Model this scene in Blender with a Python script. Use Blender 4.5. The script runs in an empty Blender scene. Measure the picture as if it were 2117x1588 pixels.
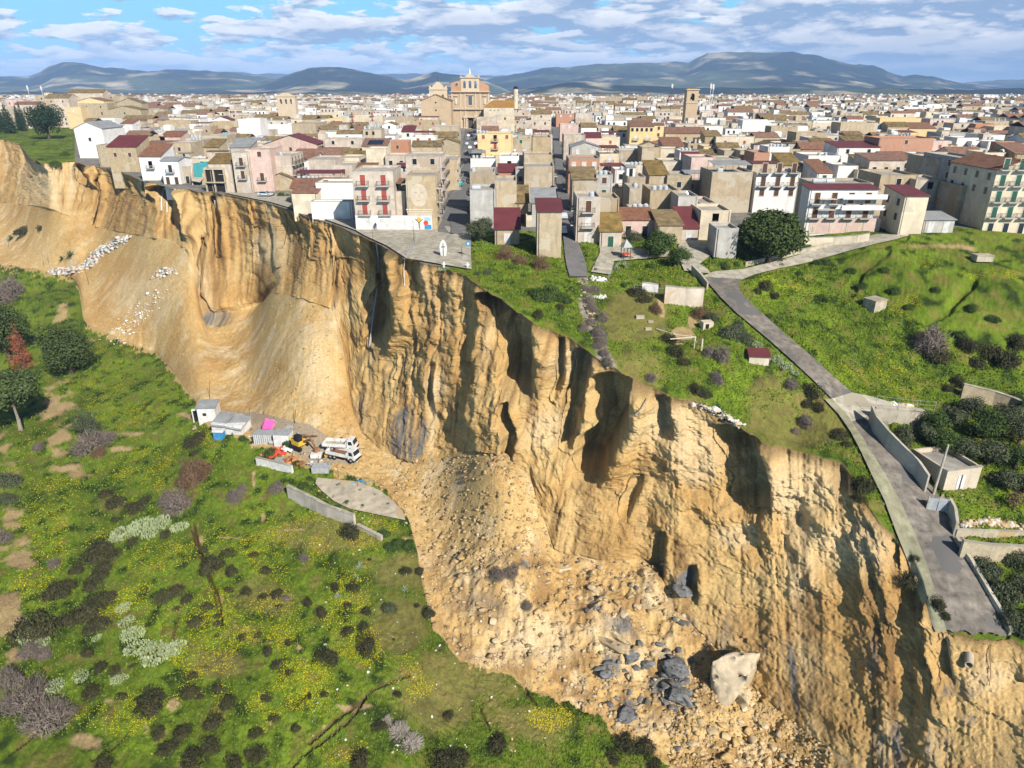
import bpy, bmesh, math, random
import numpy as np
from mathutils import Vector, Matrix
R = math.radians
sc = bpy.context.scene
COL = sc.collection
# ---------------- camera ----------------
F, CX, CY, PITCH, CAMZ = 1460.0, 1058.5, 794.0, R(23), 30.0
cd = bpy.data.cameras.new("Camera")
cam = bpy.data.objects.new("Camera", cd)
COL.objects.link(cam)
cam.location = (0, 0, CAMZ)
cam.rotation_euler = (R(90) - PITCH, 0, 0)
cd.sensor_fit = 'HORIZONTAL'; cd.sensor_width = 36
cd.lens = 36 * F / 2117.0
cd.clip_start = 0.5; cd.clip_end = 60000
sc.camera = cam
# ---------------- light ----------------
SUN_AZ, SUN_EL = R(122), R(36)          # direction the light travels to (from +X), height
sd = bpy.data.lights.new("Sun", 'SUN'); sd.energy = 5.0; sd.angle = R(0.5); sd.color = (1.0, 0.94, 0.85)
sun = bpy.data.objects.new("Sun", sd); COL.objects.link(sun)
tv = Vector((math.cos(SUN_AZ) * math.cos(SUN_EL), math.sin(SUN_AZ) * math.cos(SUN_EL), -math.sin(SUN_EL)))
sun.rotation_euler = tv.to_track_quat('-Z', 'Y').to_euler()
sc.view_settings.view_transform = 'Standard'
sc.view_settings.look = 'None'
sc.view_settings.exposure = 0.5
sc.view_settings.gamma = 1.0
sc.cycles.max_bounces = 5
sc.cycles.diffuse_bounces = 1
sc.cycles.glossy_bounces = 2
sc.cycles.transparent_max_bounces = 6
sc.cycles.volume_bounces = 0
sc.cycles.use_adaptive_sampling = True
sc.cycles.adaptive_threshold = 0.02
try:
    sc.cycles.use_denoising = True
    sc.cycles.denoiser = 'OPENIMAGEDENOISE'
except Exception:
    pass
# ---------------- sky with its clouds ----------------
w = bpy.data.worlds.new("World"); sc.world = w; w.use_nodes = True
nt = w.node_tree; N = nt.nodes; L = nt.links; N.clear()
def nn(t, **k):
    n = N.new(t)
    for a, b in k.items(): setattr(n, a, b)
    return n
def mth(op, a, b=None, c=None, clamp=False):
    n = nn('ShaderNodeMath', operation=op); n.use_clamp = clamp
    for i, v in enumerate((a, b, c)):
        if v is None: continue
        if isinstance(v, (int, float)): n.inputs[i].default_value = v
        else: L.new(v, n.inputs[i])
    return n.outputs[0]
sky = nn('ShaderNodeTexSky', sky_type='NISHITA'); sky.sun_disc = False
sky.sun_elevation = SUN_EL; sky.sun_rotation = R(90) - (SUN_AZ + math.pi); sky.altitude = 300
sky.air_density = 1.0; sky.dust_density = 0.6; sky.ozone_density = 2.0
geo = nn('ShaderNodeTexCoord')
sep = nn('ShaderNodeSeparateXYZ'); L.new(geo.outputs['Generated'], sep.inputs[0])
X, Y, Z = sep.outputs
az = mth('ARCTAN2', X, Y)
zz = mth('MAXIMUM', Z, 0.0)
# flattened cloud deck coordinates: azimuth against a compressed height
hgt = mth('POWER', mth('ADD', zz, 0.004), 0.62)
def cmb(a, b, c=0.0):
    n = nn('ShaderNodeCombineXYZ')
    for i, v in enumerate((a, b, c)):
        if isinstance(v, (int, float)): n.inputs[i].default_value = v
        else: L.new(v, n.inputs[i])
    return n.outputs[0]
def noise(vec, scale, det, rough=0.55, dist=0.0):
    n = nn('ShaderNodeTexNoise'); n.inputs['Scale'].default_value = scale; n.inputs['Detail'].default_value = det
    n.inputs['Roughness'].default_value = rough; n.inputs['Distortion'].default_value = dist
    L.new(vec, n.inputs['Vector']); return n.outputs['Fac']
def ramp(fac, pts, interp='LINEAR'):
    n = nn('ShaderNodeValToRGB'); n.color_ramp.interpolation = interp
    e = n.color_ramp.elements
    while len(e) < len(pts): e.new(0.5)
    for q, (p, c) in zip(e, pts):
        q.position = p; q.color = (c[0], c[1], c[2], 1) if not isinstance(c, (int, float)) else (c, c, c, 1)
    L.new(fac, n.inputs[0]); return n.outputs[0]
def mixc(fac, a, b, t='MIX'):
    n = nn('ShaderNodeMix', data_type='RGBA', blend_type=t)
    if isinstance(fac, (int, float)): n.inputs[0].default_value = fac
    else: L.new(fac, n.inputs[0])
    for i, v in ((6, a), (7, b)):
        if isinstance(v, tuple): n.inputs[i].default_value = (*v, 1)
        else: L.new(v, n.inputs[i])
    return n.outputs[2]
# cumulus deck: azimuth against height above the horizon, clouds shrink towards the horizon
e1 = mth('POWER', mth('ADD', zz, 0.012), 0.75)
def fld(dv, sc_, det, ro, off):
    v = cmb(mth('ADD', az, mth('MULTIPLY', warp, 0.05)), mth('ADD', mth('MULTIPLY', e1, 2.5), dv), off)
    return noise(v, sc_, det, ro)
warp = noise(cmb(az, mth('MULTIPLY', e1, 5.0), 1.0), 9.0, 3)
hi = ramp(zz, [(0.11, 1.0), (0.19, 0.0)])
cvr = nn('ShaderNodeMapRange'); cvr.inputs[1].default_value = 0.060; cvr.inputs[2].default_value = 0.100; cvr.inputs[3].default_value = 0.075; cvr.inputs[4].default_value = -0.035; L.new(zz, cvr.inputs[0])
cover = mth('ADD', mth('MULTIPLY', az, 0.17), cvr.outputs[0])
def layer(base, sc_, off, lift, thr, sharp, k_):
    d0 = mth('ADD', fld(0.0, sc_, 8, 0.55, off), cover); d1 = mth('ADD', fld(lift, sc_, 8, 0.55, off), cover)
    m0 = ramp(d0, [(thr, 0.0), (thr + sharp, 1.0)])
    top = mth('ADD', mth('MULTIPLY', mth('SUBTRACT', d0, d1), k_), 0.42, clamp=True)      # thins out above: a sunlit top
    core = ramp(d0, [(thr + .02, 0.0), (thr + .22, 1.0)])
    cc = mixc(top, (4.6, 6.6, 9.8), (16.5, 16.5, 16.5)); cc = mixc(mth('MULTIPLY', core, 0.45), cc, (4.6, 6.2, 9.0))
    return mixc(mth('MULTIPLY', m0, ramp(zz, [(0.11, 0.96), (0.20, 0.10)])), base, cc)
blue = mixc(mth('MULTIPLY', hi, 0.85), sky.outputs[0], (4.0, 11.6, 16.0))
blue = mixc(ramp(zz, [(0.0, 0.9), (0.06, 0.25), (0.12, 0.0)]), blue, (6.0, 12.0, 17.0))
s1 = layer(blue, 15.0, 2.0, 0.022, 0.47, 0.05, 7.0)
skyc = layer(s1, 8.5, 9.7, 0.034, 0.490, 0.035, 8.5)
skyc = mixc(ramp(zz, [(0.0, 0.55), (0.03, 0.15), (0.05, 0.0)]), skyc, (8.5, 13.0, 18.0))
bg = nn('ShaderNodeBackground'); bg.inputs[1].default_value = 0.05
L.new(skyc, bg.inputs[0])
wo = nn('ShaderNodeOutputWorld'); L.new(bg.outputs[0], wo.inputs[0])

# ---------------- helpers ----------------
rnd = random.Random(7)
def ray(px, py):
    x = (np.asarray(px, float) - CX) / F; y = -(np.asarray(py, float) - CY) / F
    c, s = math.cos(PITCH), math.sin(PITCH)
    return x, c + s * y, -s + c * y
def unp(px, py, z):
    """point of height z seen in that direction"""
    dx, dy, dz = ray(px, py); t = (z - CAMZ) / dz
    return dx * t, dy * t, z + 0 * t
def proj(x, y, z):
    c, s = math.cos(PITCH), math.sin(PITCH); zz_ = z - CAMZ
    d = y * c - zz_ * s; v = y * s + zz_ * c
    return CX + F * x / d, CY - F * v / d
def _h(ix, iy, iz, seed):
    n = (ix.astype(np.uint32) * np.uint32(374761393) + iy.astype(np.uint32) * np.uint32(668265263)
         + iz.astype(np.uint32) * np.uint32(2147483647) + np.uint32(seed * 974711 & 0xffffffff))
    n = (n ^ (n >> np.uint32(13))) * np.uint32(1274126177)
    n ^= n >> np.uint32(16); n *= np.uint32(2246822519); n ^= n >> np.uint32(13)
    return n.astype(np.float32) * np.float32(2.0 / 4294967295.0) - np.float32(1)
def vn(x, y, z, seed=0):
    x, y, z = np.broadcast_arrays(np.asarray(x, np.float32), np.asarray(y, np.float32), np.asarray(z, np.float32))
    fx, fy, fz = np.floor(x), np.floor(y), np.floor(z)
    ix, iy, iz = fx.astype(np.int32), fy.astype(np.int32), fz.astype(np.int32)
    u, v, q = x - fx, y - fy, z - fz
    u = u * u * (3 - 2 * u); v = v * v * (3 - 2 * v); q = q * q * (3 - 2 * q)
    o = 0
    for a in (0, 1):
        wa = u if a else 1 - u
        for b in (0, 1):
            wb = v if b else 1 - v
            for c in (0, 1):
                wc = q if c else 1 - q
                o = o + wa * wb * wc * _h(ix + a, iy + b, iz + c, seed)
    return o
def fbm(x, y, z, o=4, seed=0, g=0.5):
    a, s, t = 1.0, 0, 0
    for i in range(o):
        s = s + a * vn(x * 2.03 ** i, y * 2.03 ** i, z * 2.03 ** i, seed + i * 17); t += a; a *= g
    return s / t
def ridged(x, y, z, o=3, seed=0):
    a, s, t = 1.0, 0, 0
    for i in range(o):
        s = s + a * (1 - 2 * np.abs(vn(x * 2.1 ** i, y * 2.1 ** i, z * 2.1 ** i, seed + i * 31))); t += a; a *= 0.5
    return s / t
def sstep(a, b, x):
    t = np.clip((x - a) / (b - a), 0, 1); return t * t * (3 - 2 * t)
def poly(pts, k):
    p = np.array(pts, float)
    return lambda x: np.interp(x, p[:, 0], p[:, k])
def inpoly(px, py, pg):
    c = np.zeros(px.shape, bool); n = len(pg); j = n - 1
    for i in range(n):
        xi, yi = pg[i]; xj, yj = pg[j]
        if yi != yj:
            c ^= ((yi > py) != (yj > py)) & (px < (xj - xi) * (py - yi) / (yj - yi) + xi)
        j = i
    return c
class TPS:
    def __init__(s, pts, lam=1e-4):
        p = np.array(pts, float); s.c = p[:, :2] / 1000; n = len(p)
        d = np.linalg.norm(s.c[:, None] - s.c[None], axis=2)
        K = np.where(d > 0, d * d * np.log(d + 1e-12), 0) + lam * np.eye(n)
        A = np.zeros((n + 3, n + 3)); A[:n, :n] = K; A[:n, n] = 1; A[:n, n + 1:] = s.c; A[n:, :n] = A[:n, n:].T
        s.w = np.linalg.solve(A, np.r_[p[:, 2], 0, 0, 0])
    def __call__(s, x, y):
        x = np.asarray(x, float) / 1000; y = np.asarray(y, float) / 1000; o = s.w[-3] + s.w[-2] * x + s.w[-1] * y
        for (a, b), k in zip(s.c, s.w):
            d2 = (x - a) ** 2 + (y - b) ** 2; o = o + k * 0.5 * d2 * np.log(d2 + 1e-12)
        return o

def mesh_np(name, V, Q, mat=None, smooth=True, attrs=None, T=None):
    me = bpy.data.meshes.new(name)
    V = np.asarray(V, np.float32); Q = np.asarray(Q, np.int32)
    me.vertices.add(len(V)); me.vertices.foreach_set('co', V.ravel())
    if T is None or len(T) == 0:
        k = Q.shape[1]; nf = len(Q); me.loops.add(nf * k); me.loops.foreach_set('vertex_index', Q.ravel())
        me.polygons.add(nf); me.polygons.foreach_set('loop_start', np.arange(0, nf * k, k, dtype=np.int32))
    if smooth: me.polygons.foreach_set('use_smooth', np.ones(len(Q), bool))
    me.update(calc_edges=True)
    for k_, v in (attrs or {}).items():
        v = np.asarray(v, np.float32)
        if v.ndim == 1:
            a = me.attributes.new(k_, 'FLOAT', 'POINT'); a.data.foreach_set('value', v)
        else:
            a = me.attributes.new(k_, 'FLOAT_COLOR', 'POINT')
            a.data.foreach_set('color', np.c_[v, np.ones(len(v))].astype(np.float32).ravel())
    if mat: me.materials.append(mat)
    return me
def add(name, me, parent=None, loc=None, rot=None, scale=None):
    o = bpy.data.objects.new(name, me); COL.objects.link(o)
    if parent is not None: o.parent = parent
    if loc is not None: o.location = loc
    if rot is not None: o.rotation_euler = rot
    if scale is not None: o.scale = scale if hasattr(scale, '__len__') else (scale,) * 3
    return o
def tag(o, label=None, cat=None, group=None, kind=None):
    if label: o['label'] = label
    if cat: o['category'] = cat
    if group: o['group'] = group
    if kind: o['kind'] = kind
    return o
def root(name, loc, rz=0.0, **k):
    o = bpy.data.objects.new(name, None); COL.objects.link(o); o.location = loc; o.rotation_euler = (0, 0, rz)
    o.empty_display_size = 0.5
    return tag(o, **k)
class MB:
    """collects shapes for one mesh"""
    def __init__(s): s.v = []; s.f = []; s.m = []
    def face(s, pts, m=0):
        b = len(s.v); s.v += [tuple(p) for p in pts]; s.f.append(tuple(range(b, b + len(pts)))); s.m.append(m)
    def hexa(s, p, m=0, bottom=True):
        b = len(s.v); s.v += [tuple(q) for q in p]
        fs = [(4, 5, 6, 7), (0, 1, 5, 4), (1, 2, 6, 5), (2, 3, 7, 6), (3, 0, 4, 7)] + ([(3, 2, 1, 0)] if bottom else [])
        for f in fs: s.f.append(tuple(b + i for i in f)); s.m.append(m)
    def box(s, x0, x1, y0, y1, z0, z1, m=0, bottom=True):
        s.hexa([(x0, y0, z0), (x1, y0, z0), (x1, y1, z0), (x0, y1, z0), (x0, y0, z1), (x1, y0, z1), (x1, y1, z1), (x0, y1, z1)], m, bottom)
    def tube(s, a, b, r, n=8, m=0, r2=None):
        a = Vector(a); b = Vector(b); d = (b - a).normalized(); u = d.orthogonal().normalized(); w_ = d.cross(u)
        r2 = r if r2 is None else r2; k = len(s.v)
        for c, rr in ((a, r), (b, r2)):
            for i in range(n):
                t = 2 * math.pi * i / n; s.v.append(tuple(c + (u * math.cos(t) + w_ * math.sin(t)) * rr))
        for i in range(n):
            j = (i + 1) % n; s.f.append((k + i, k + j, k + n + j, k + n + i)); s.m.append(m)
        s.f.append(tuple(range(k + n - 1, k - 1, -1))); s.m.append(m)
        s.f.append(tuple(range(k + n, k + 2 * n))); s.m.append(m)
    def path(s, pts, r, n=6, m=0):
        for a, b in zip(pts[:-1], pts[1:]): s.tube(a, b, r, n, m)
    def mesh(s, name, mats, smooth=False):
        me = bpy.data.meshes.new(name); me.from_pydata(s.v, [], s.f)
        for q in (mats if isinstance(mats, (list, tuple)) else [mats]): me.materials.append(q)
        me.polygons.foreach_set('material_index', s.m)
        if smooth: me.polygons.foreach_set('use_smooth', [True] * len(s.f))
        me.update(); return me
    def build(s, name, mats, parent=None, smooth=False, **k):
        return add(name, s.mesh(name, mats, smooth), parent, **k)

# ---------------- materials ----------------
def newmat(name):
    m = bpy.data.materials.new(name); m.use_nodes = True; t = m.node_tree; t.nodes.clear()
    out = t.nodes.new('ShaderNodeOutputMaterial'); b = t.nodes.new('ShaderNodeBsdfPrincipled')
    t.links.new(b.outputs[0], out.inputs[0]); b.inputs['Roughness'].default_value = 0.85
    b.inputs['Specular IOR Level'].default_value = 0.25
    return m, t, b
def M_(name, col, rough=0.85, var=0.12, scale=1.5, metal=0.0, bump=0.0, dirt=0.0, bricks=None, tint=0.0, stains=0.0, spec=0.25, waves=None, patch=None):
    m, t, b = newmat(name); n = t.nodes; l = t.links
    b.inputs['Roughness'].default_value = rough; b.inputs['Metallic'].default_value = metal; b.inputs['Specular IOR Level'].default_value = spec
    tc = n.new('ShaderNodeTexCoord'); gp = n.new('ShaderNodeNewGeometry')
    def mix(f, a, c, ty='MIX'):
        q = n.new('ShaderNodeMix'); q.data_type = 'RGBA'; q.blend_type = ty
        if isinstance(f, float): q.inputs[0].default_value = f
        else: l.new(f, q.inputs[0])
        for i, v in ((6, a), (7, c)):
            if isinstance(v, tuple): q.inputs[i].default_value = (*v, 1)
            else: l.new(v, q.inputs[i])
        return q.outputs[2]
    def nz(sc_, det=5, vec=None, ro=0.6):
        q = n.new('ShaderNodeTexNoise'); q.inputs['Scale'].default_value = sc_; q.inputs['Detail'].default_value = det
        q.inputs['Roughness'].default_value = ro; l.new(vec if vec is not None else gp.outputs['Position'], q.inputs['Vector']); return q.outputs['Fac']
    def rp(f, a, c):
        q = n.new('ShaderNodeMapRange'); q.inputs[1].default_value = a; q.inputs[2].default_value = c; l.new(f, q.inputs[0]); return q.outputs[0]
    c = tuple(col)
    dk = tuple(max(0, v * (1 - var * 2.2)) for v in c); lt = tuple(min(1, v * (1 + var)) for v in c)
    o = mix(rp(nz(scale), 0.3, 0.7), dk, lt)
    if bricks:
        sc_, mc, k = bricks
        sx = n.new('ShaderNodeSeparateXYZ'); l.new(tc.outputs['Object'], sx.inputs[0])
        ad = n.new('ShaderNodeMath'); ad.operation = 'ADD'; l.new(sx.outputs[0], ad.inputs[0]); l.new(sx.outputs[1], ad.inputs[1])
        cb = n.new('ShaderNodeCombineXYZ'); l.new(ad.outputs[0], cb.inputs[0]); l.new(sx.outputs[2], cb.inputs[1])
        bt = n.new('ShaderNodeTexBrick'); bt.inputs['Scale'].default_value = sc_; bt.inputs['Mortar Size'].default_value = 0.03
        bt.inputs['Color1'].default_value = (*lt, 1); bt.inputs['Color2'].default_value = (*[v * 0.74 for v in c], 1); bt.inputs['Mortar'].default_value = (*mc, 1)
        l.new(cb.outputs[0], bt.inputs['Vector']); o = mix(k, o, bt.outputs[0])
    if stains:
        mp = n.new('ShaderNodeMapping'); mp.inputs['Scale'].default_value = (1.0, 1.0, 0.16); l.new(gp.outputs['Position'], mp.inputs[0])
        st = rp(nz(1.1, 5, mp.outputs[0]), 0.52, 0.78)
        o = mix(st, o, tuple(v * (1 - stains) for v in (c[0], c[1] * 0.98, c[2] * 0.93)))
        st2 = rp(nz(0.35, 4), 0.5, 0.75); o = mix(st2, o, tuple(v * (1 - stains * 0.55) for v in c))
    if patch:
        vq = n.new('ShaderNodeTexVoronoi'); vq.distance = 'CHEBYCHEV'; vq.inputs['Scale'].default_value = .34; l.new(gp.outputs['Position'], vq.inputs['Vector'])
        sc3 = n.new('ShaderNodeSeparateColor'); l.new(vq.outputs['Color'], sc3.inputs[0])
        pa = n.new('ShaderNodeMath'); pa.operation = 'MULTIPLY_ADD'; pa.inputs[1].default_value = .5; l.new(nz(.8, 4), pa.inputs[0]); l.new(sc3.outputs[0], pa.inputs[2])
        o = mix(rp(pa.outputs[0], 1.10, 1.13), o, patch)
    if dirt:
        o = mix(rp(nz(scale * 0.35, 4), 0.5, 0.72), o, (0.12, 0.10, 0.07) if dirt < 2 else (0.10, 0.12, 0.03))
    if waves:
        wv = n.new('ShaderNodeTexWave'); wv.bands_direction = waves[1]; wv.inputs['Scale'].default_value = waves[0]; l.new(tc.outputs['Object'], wv.inputs[0])
        o = mix(rp(wv.outputs['Fac'], 0.2, 0.6), mix(1.0, o, (0.6, 0.6, 0.6), 'MULTIPLY'), o)
    if tint:
        oi = n.new('ShaderNodeObjectInfo'); hs = n.new('ShaderNodeHueSaturation')
        r1 = rp(oi.outputs['Random'], 0, 1); r1n = r1.node; r1n.inputs[3].default_value = 1 - tint; r1n.inputs[4].default_value = 1 + tint * 0.6
        l.new(r1, hs.inputs['Value'])
        m2 = n.new('ShaderNodeMath'); m2.operation = 'FRACT'; m3 = n.new('ShaderNodeMath'); m3.operation = 'MULTIPLY'; m3.inputs[1].default_value = 7.31
        l.new(oi.outputs['Random'], m3.inputs[0]); l.new(m3.outputs[0], m2.inputs[0])
        r2 = rp(m2.outputs[0], 0, 1); r2.node.inputs[3].default_value = 1 - tint * 1.3; r2.node.inputs[4].default_value = 1 + tint
        l.new(r2, hs.inputs['Saturation']); l.new(o, hs.inputs['Color']); o = hs.outputs[0]
    l.new(o, b.inputs['Base Color'])
    if bump:
        bp = n.new('ShaderNodeBump'); bp.inputs['Strength'].default_value = 0.6; bp.inputs['Distance'].default_value = bump
        l.new(nz(scale * 3, 6), bp.inputs['Height']); l.new(bp.outputs[0], b.inputs['Normal'])
    return m
# ================= TERRAIN =================
# control lines: picture direction and height of the cliff crest, the foot of its steep face and the edge of the debris
CREST = [(-900,262,0),(-300,285,0),(0,290,0),(40,296,0),(62,325,0),(90,340,0),(150,336,0),(230,350,0),(290,372,0),(350,388,0),(420,398,0),(480,404,0),(560,422,0),(600,436,0),(650,452,0),(690,466,0),(740,484,0),(800,512,0),(830,526,0),(870,541,0),(920,556,-0.3),(960,570,-0.8),(980,585,-1),(1010,602,-2),(1060,637,-3.5),(1100,667,-5),(1180,702,-7),(1230,737,-8.5),(1290,777,-10),(1350,803,-11.5),(1400,826,-12.5),(1440,830,-13),(1500,862,-14.5),(1540,892,-15.7),(1600,925,-16.7),(1680,940,-17.6),(1740,960,-18.4),(1764,990,-19.3),(1790,1040,-21),(1830,1092,-23),(1880,1135,-25),(1905,1190,-26.5),(1930,1270,-29),(1965,1306,-30.2),(2020,1320,-30.2),(2090,1322,-30.2),(2130,1345,-30.5),(2300,1400,-29.5),(3000,1560,-31)]
FOOT = [(-900,400,-24),(-300,410,-24),(0,420,-24),(60,425,-18),(100,430,-14),(200,470,-20),(300,490,-15),(350,496,-14),(393,520,-15),(406,600,-24),(424,688,-33),(520,655,-30),(560,605,-18),(620,615,-15),(690,640,-16),(715,740,-25),(722,800,-28),(730,872,-33),(790,935,-34.5),(850,957,-35),(920,947,-32.5),(990,930,-27),(1040,940,-25.5),(1090,990,-29),(1150,1142,-38),(1250,1162,-38),(1340,1158,-38),(1400,1262,-41.1),(1450,1310,-43.2),(1560,1425,-47.3),(1650,1505,-47.4),(1750,1570,-46.1),(1850,1640,-45.5),(2100,1760,-40.9),(2400,1850,-34.2),(3000,2000,-22.1)]
TOE = [(-900,505,-34),(-300,530,-35),(0,548,-35),(60,556,-34),(100,562,-33.5),(150,572,-34.5),(166,602,-36),(170,640,-37.5),(178,668,-38.5),(230,692,-39),(330,732,-39.5),(360,775,-38.5),(400,822,-37.5),(420,865,-36.5),(500,905,-36),(640,958,-36),(750,985,-36),(800,1012,-36.5),
 (836,1055,-37),(854,1100,-38),(866,1150,-39.3),(877,1210,-40.7),(893,1290,-42.5),(950,1360,-44.5),(1000,1382,-45),(1060,1392,-45.5),(1100,1430,-46.5),(1180,1460,-47.5),(1240,1480,-48),
 (1270,1512,-48.7),(1330,1545,-49.5),(1400,1592,-50.5),(1500,1650,-51.5),(1700,1740,-53),(2000,1870,-55),(2400,2000,-56),(3000,2150,-57)]
LOW = [(-900,620,-44),(-300,800,-44),(-300,1200,-42),(-300,1700,-42),(0,700,-41),(0,900,-42),(0,1200,-42),(0,1600,-42),(0,2000,-43),(200,800,-42),(200,1000,-41.5),(200,1300,-41.5),(200,1600,-42),
 (420,1000,-38.5),(420,1200,-40),(420,1500,-42),(600,1040,-38),(600,1200,-39.5),(600,1400,-41.5),(600,1600,-43),(600,2000,-46),(800,1200,-40.2),(800,1400,-42.5),(800,1600,-44.5),
 (1000,1500,-47),(1000,1700,-48),(1200,1580,-49.5),(1200,2000,-52),(1500,2000,-55),(2000,2300,-58),(3000,2500,-60)]
PLAT = [(-900,400,0),(0,400,0),(400,450,0),(700,500,0),(1000,480,0),(1200,480,0),(1400,480,0),(1700,480,0),(2117,480,0),(3000,480,0),(950,520,0),(1080,530,-.6),(1150,560,-1.6),(1000,560,-.8),
 (1200,600,-3.2),(1130,640,-4.2),(1220,680,-6.2),(1300,700,-7),(1300,600,-4),(1350,560,-2.6),(1420,560,-2.4),(1480,580,-3.6),(1440,650,-6.5),(1460,720,-8.6),(1400,760,-10),(1500,660,-6),(1550,700,-8),(1560,800,-12.5),(1640,755,-10.5),(1700,800,-12.8),
 (1560,870,-15.2),(1650,900,-17.5),(1780,850,-15.5),(1740,920,-17.4),(1820,900,-16.9),(1850,960,-18.9),(1900,1050,-22),(1950,1150,-25),(1980,1250,-28),(2080,1310,-30),(2040,1200,-26.6),(2117,1100,-24.8),(2117,1000,-21.8),(2117,880,-18),
 (2400,1200,-27),(2400,900,-18),(2000,850,-17.3),(2117,800,-16.5),(1900,850,-16.8),(1700,560,-4.2),(1620,560,-3.6),(1600,640,-7),(1700,680,-9),(1800,620,-7),(1800,740,-12),(1900,560,-3),(1900,640,-7.5),(1900,740,-12.5),(2000,600,-5),(2000,700,-10.5),(2117,560,-2.5),
 (2117,680,-9.5),(2117,740,-13),(1800,520,-1),(2000,520,-.6),(2400,600,-5),(2400,700,-10),(3000,900,-14),(3000,1400,-29)]
tlow, tpla = TPS(LOW + [t for t in TOE]), TPS(PLAT + [c for c in CREST if c[0] > 930])
_rn = np.random.RandomState(5)
XF = np.arange(-900, 3001, 1.0)
cy = poly(CREST, 1)(XF); cz = poly(CREST, 2)(XF); fy = poly(FOOT, 1)(XF); fz = poly(FOOT, 2)(XF); ty = poly(TOE, 1)(XF); tz = poly(TOE, 2)(XF)
def smooth1(a, k):
    ker = np.hanning(k + 2)[1:-1]; ker /= ker.sum(); return np.convolve(np.pad(a, k // 2, mode='edge'), ker, 'valid')[:len(a)]
fy, fz = smooth1(fy, 31), smooth1(fz, 31); cy0 = smooth1(cy, 9); ty0 = smooth1(ty, 9)
sc_e = np.interp(XF, [0, 500, 1000, 2000], [.45, .7, 1, 1.3])
cy = cy0 + sc_e * (2.6 * fbm(XF / 26, 0, 0, 4, 3) * 2 + 1.0 * vn(XF / 3.5, 0, 0, 8))
ty = ty0 + sc_e * (9 * fbm(XF / 24, 5, 0, 5, 13, .6) + 2.5 * vn(XF / 4., 0, 4, 9))
fy = fy + sc_e * 3 * fbm(XF / 40, 9, 0, 3, 23)
# world arc length of the crest and its outward normal
wx, wy, _ = unp(XF, cy0, cz); wxs, wys = smooth1(wx, 61), smooth1(wy, 61)
ds = np.hypot(np.gradient(wxs), np.gradient(wys)); ARC = np.cumsum(ds)
nx, ny = np.gradient(wys), -np.gradient(wxs); ln = np.hypot(nx, ny); nx, ny = nx / ln, ny / ln
vx, vy = -wx / np.hypot(wx, wy), -wy / np.hypot(wx, wy)
nx, ny = nx + 0.8 * vx, ny + 0.8 * vy; ln = np.hypot(nx, ny); nx, ny = nx / ln, ny / ln
SH = np.interp(XF, [0, 350, 450, 700, 850, 1000, 1200, 1330, 1450, 1600, 1800, 1900, 2100], [-10, -10, 15, 25, -8, -60, -95, -30, 40, 85, 55, 10, 0])
# columns: dense inside the picture
PXc = np.concatenate([np.arange(-620, -40, 10.0), np.arange(-40, 2160, 2.15), np.arange(2160, 2760, 10.0)])
nC = len(PXc)
def atc(a): return np.interp(PXc, XF, a)
cyC, czC, fyC, fzC, tyC, tzC = map(atc, (cy, cz, fy, fz, ty, tz))
_t = tpla(PXc, cyC); _m = sstep(930, 990, PXc); czC = czC * (1 - _m) + _t * _m
fyC = np.maximum(fyC, cyC + 25); tyC = np.maximum(tyC, fyC + 6)
nL, nT, nF, nP = 330, 150, 300, 250
def blend(n): return np.linspace(0, 1, n)
# lower slope rows from below the picture up to the debris edge
u = blend(nL)[:, None] ** 0.85
BOT = 2050 + np.maximum(0, PXc - 1200) * 0.25
pyL = BOT[None] + (tyC[None] - BOT[None]) * u; pxL = np.repeat(PXc[None], nL, 0)
zL = tlow(pxL, pyL); tzC = zL[-1].copy()
xl, yl, _ = unp(pxL, pyL, zL); LW = np.stack([xl, yl, zL], -1)
def pt(px, py, z): a, b, c = unp(px, py, z); return np.stack([a, b, c], -1)
Tp, Fp, Cp = pt(PXc, tyC, tzC), pt(PXc, fyC, fzC), pt(PXc, cyC, czC)
v = blend(nT + 1)[1:, None, None]; TW = Tp[None] + (Fp - Tp)[None] * v

_w = (np.sin(np.pi * v[..., 0]) ** .5 * np.ones((1, 1)))[..., None]
_k = np.hanning(63)[1:-1]; _k /= _k.sum(); SMT = np.empty_like(TW)
for _a in range(3):
    _p = np.pad(TW[..., _a], ((0, 0), (30, 30)), mode='edge'); SMT[..., _a] = np.apply_along_axis(lambda r: np.convolve(r, _k, 'valid'), 1, _p)
_on = ((PXc > -30) & (PXc < 1480)).astype(float)[None, :, None] * np.interp(PXc, [820, 845, 900, 925], [1, 0, 0, 1])[None, :, None]
TW = TW * (1 - _w * _on) + SMT * _w * _on
TW[..., 2] -= (np.sin(np.pi * v[..., 0]) * 0.10 * np.linalg.norm((Fp - Tp)[:, :2], axis=1)[None] * 0.35)
q = blend(nF + 1)[1:]; FW = Fp[None] + (Cp - Fp)[None] * q[:, None, None]
# rows above the crest: plateau
pc = blend(nP + 1)[1:, None]
PYT = 195.0
pyP = PYT + (cyC[None] - PYT) * (1 - pc) ** 1.35; pxP = np.repeat(PXc[None], nP, 0)
zP = tpla(pxP, pyP) * sstep(440, 500, pyP + np.maximum(0, 930 - pxP) * -1.0)
zP = np.where(pxP < 930, 0, zP)
wg = (1 - sstep(0.0, 0.10, pc)) * (pxP < 990); zP = zP * (1 - wg) + czC[None] * wg
xp, yp, _ = unp(pxP, pyP, zP); PW = np.stack([xp, yp, zP], -1)
GRID = np.concatenate([LW, TW, FW, PW], 0); nR = GRID.shape[0]
zone = np.concatenate([np.zeros(nL), np.ones(nT), np.full(nF, 2), np.full(nP, 3)])
PXg, PYg = proj(GRID[..., 0], GRID[..., 1], GRID[..., 2])
BASE = GRID.copy()
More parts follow.
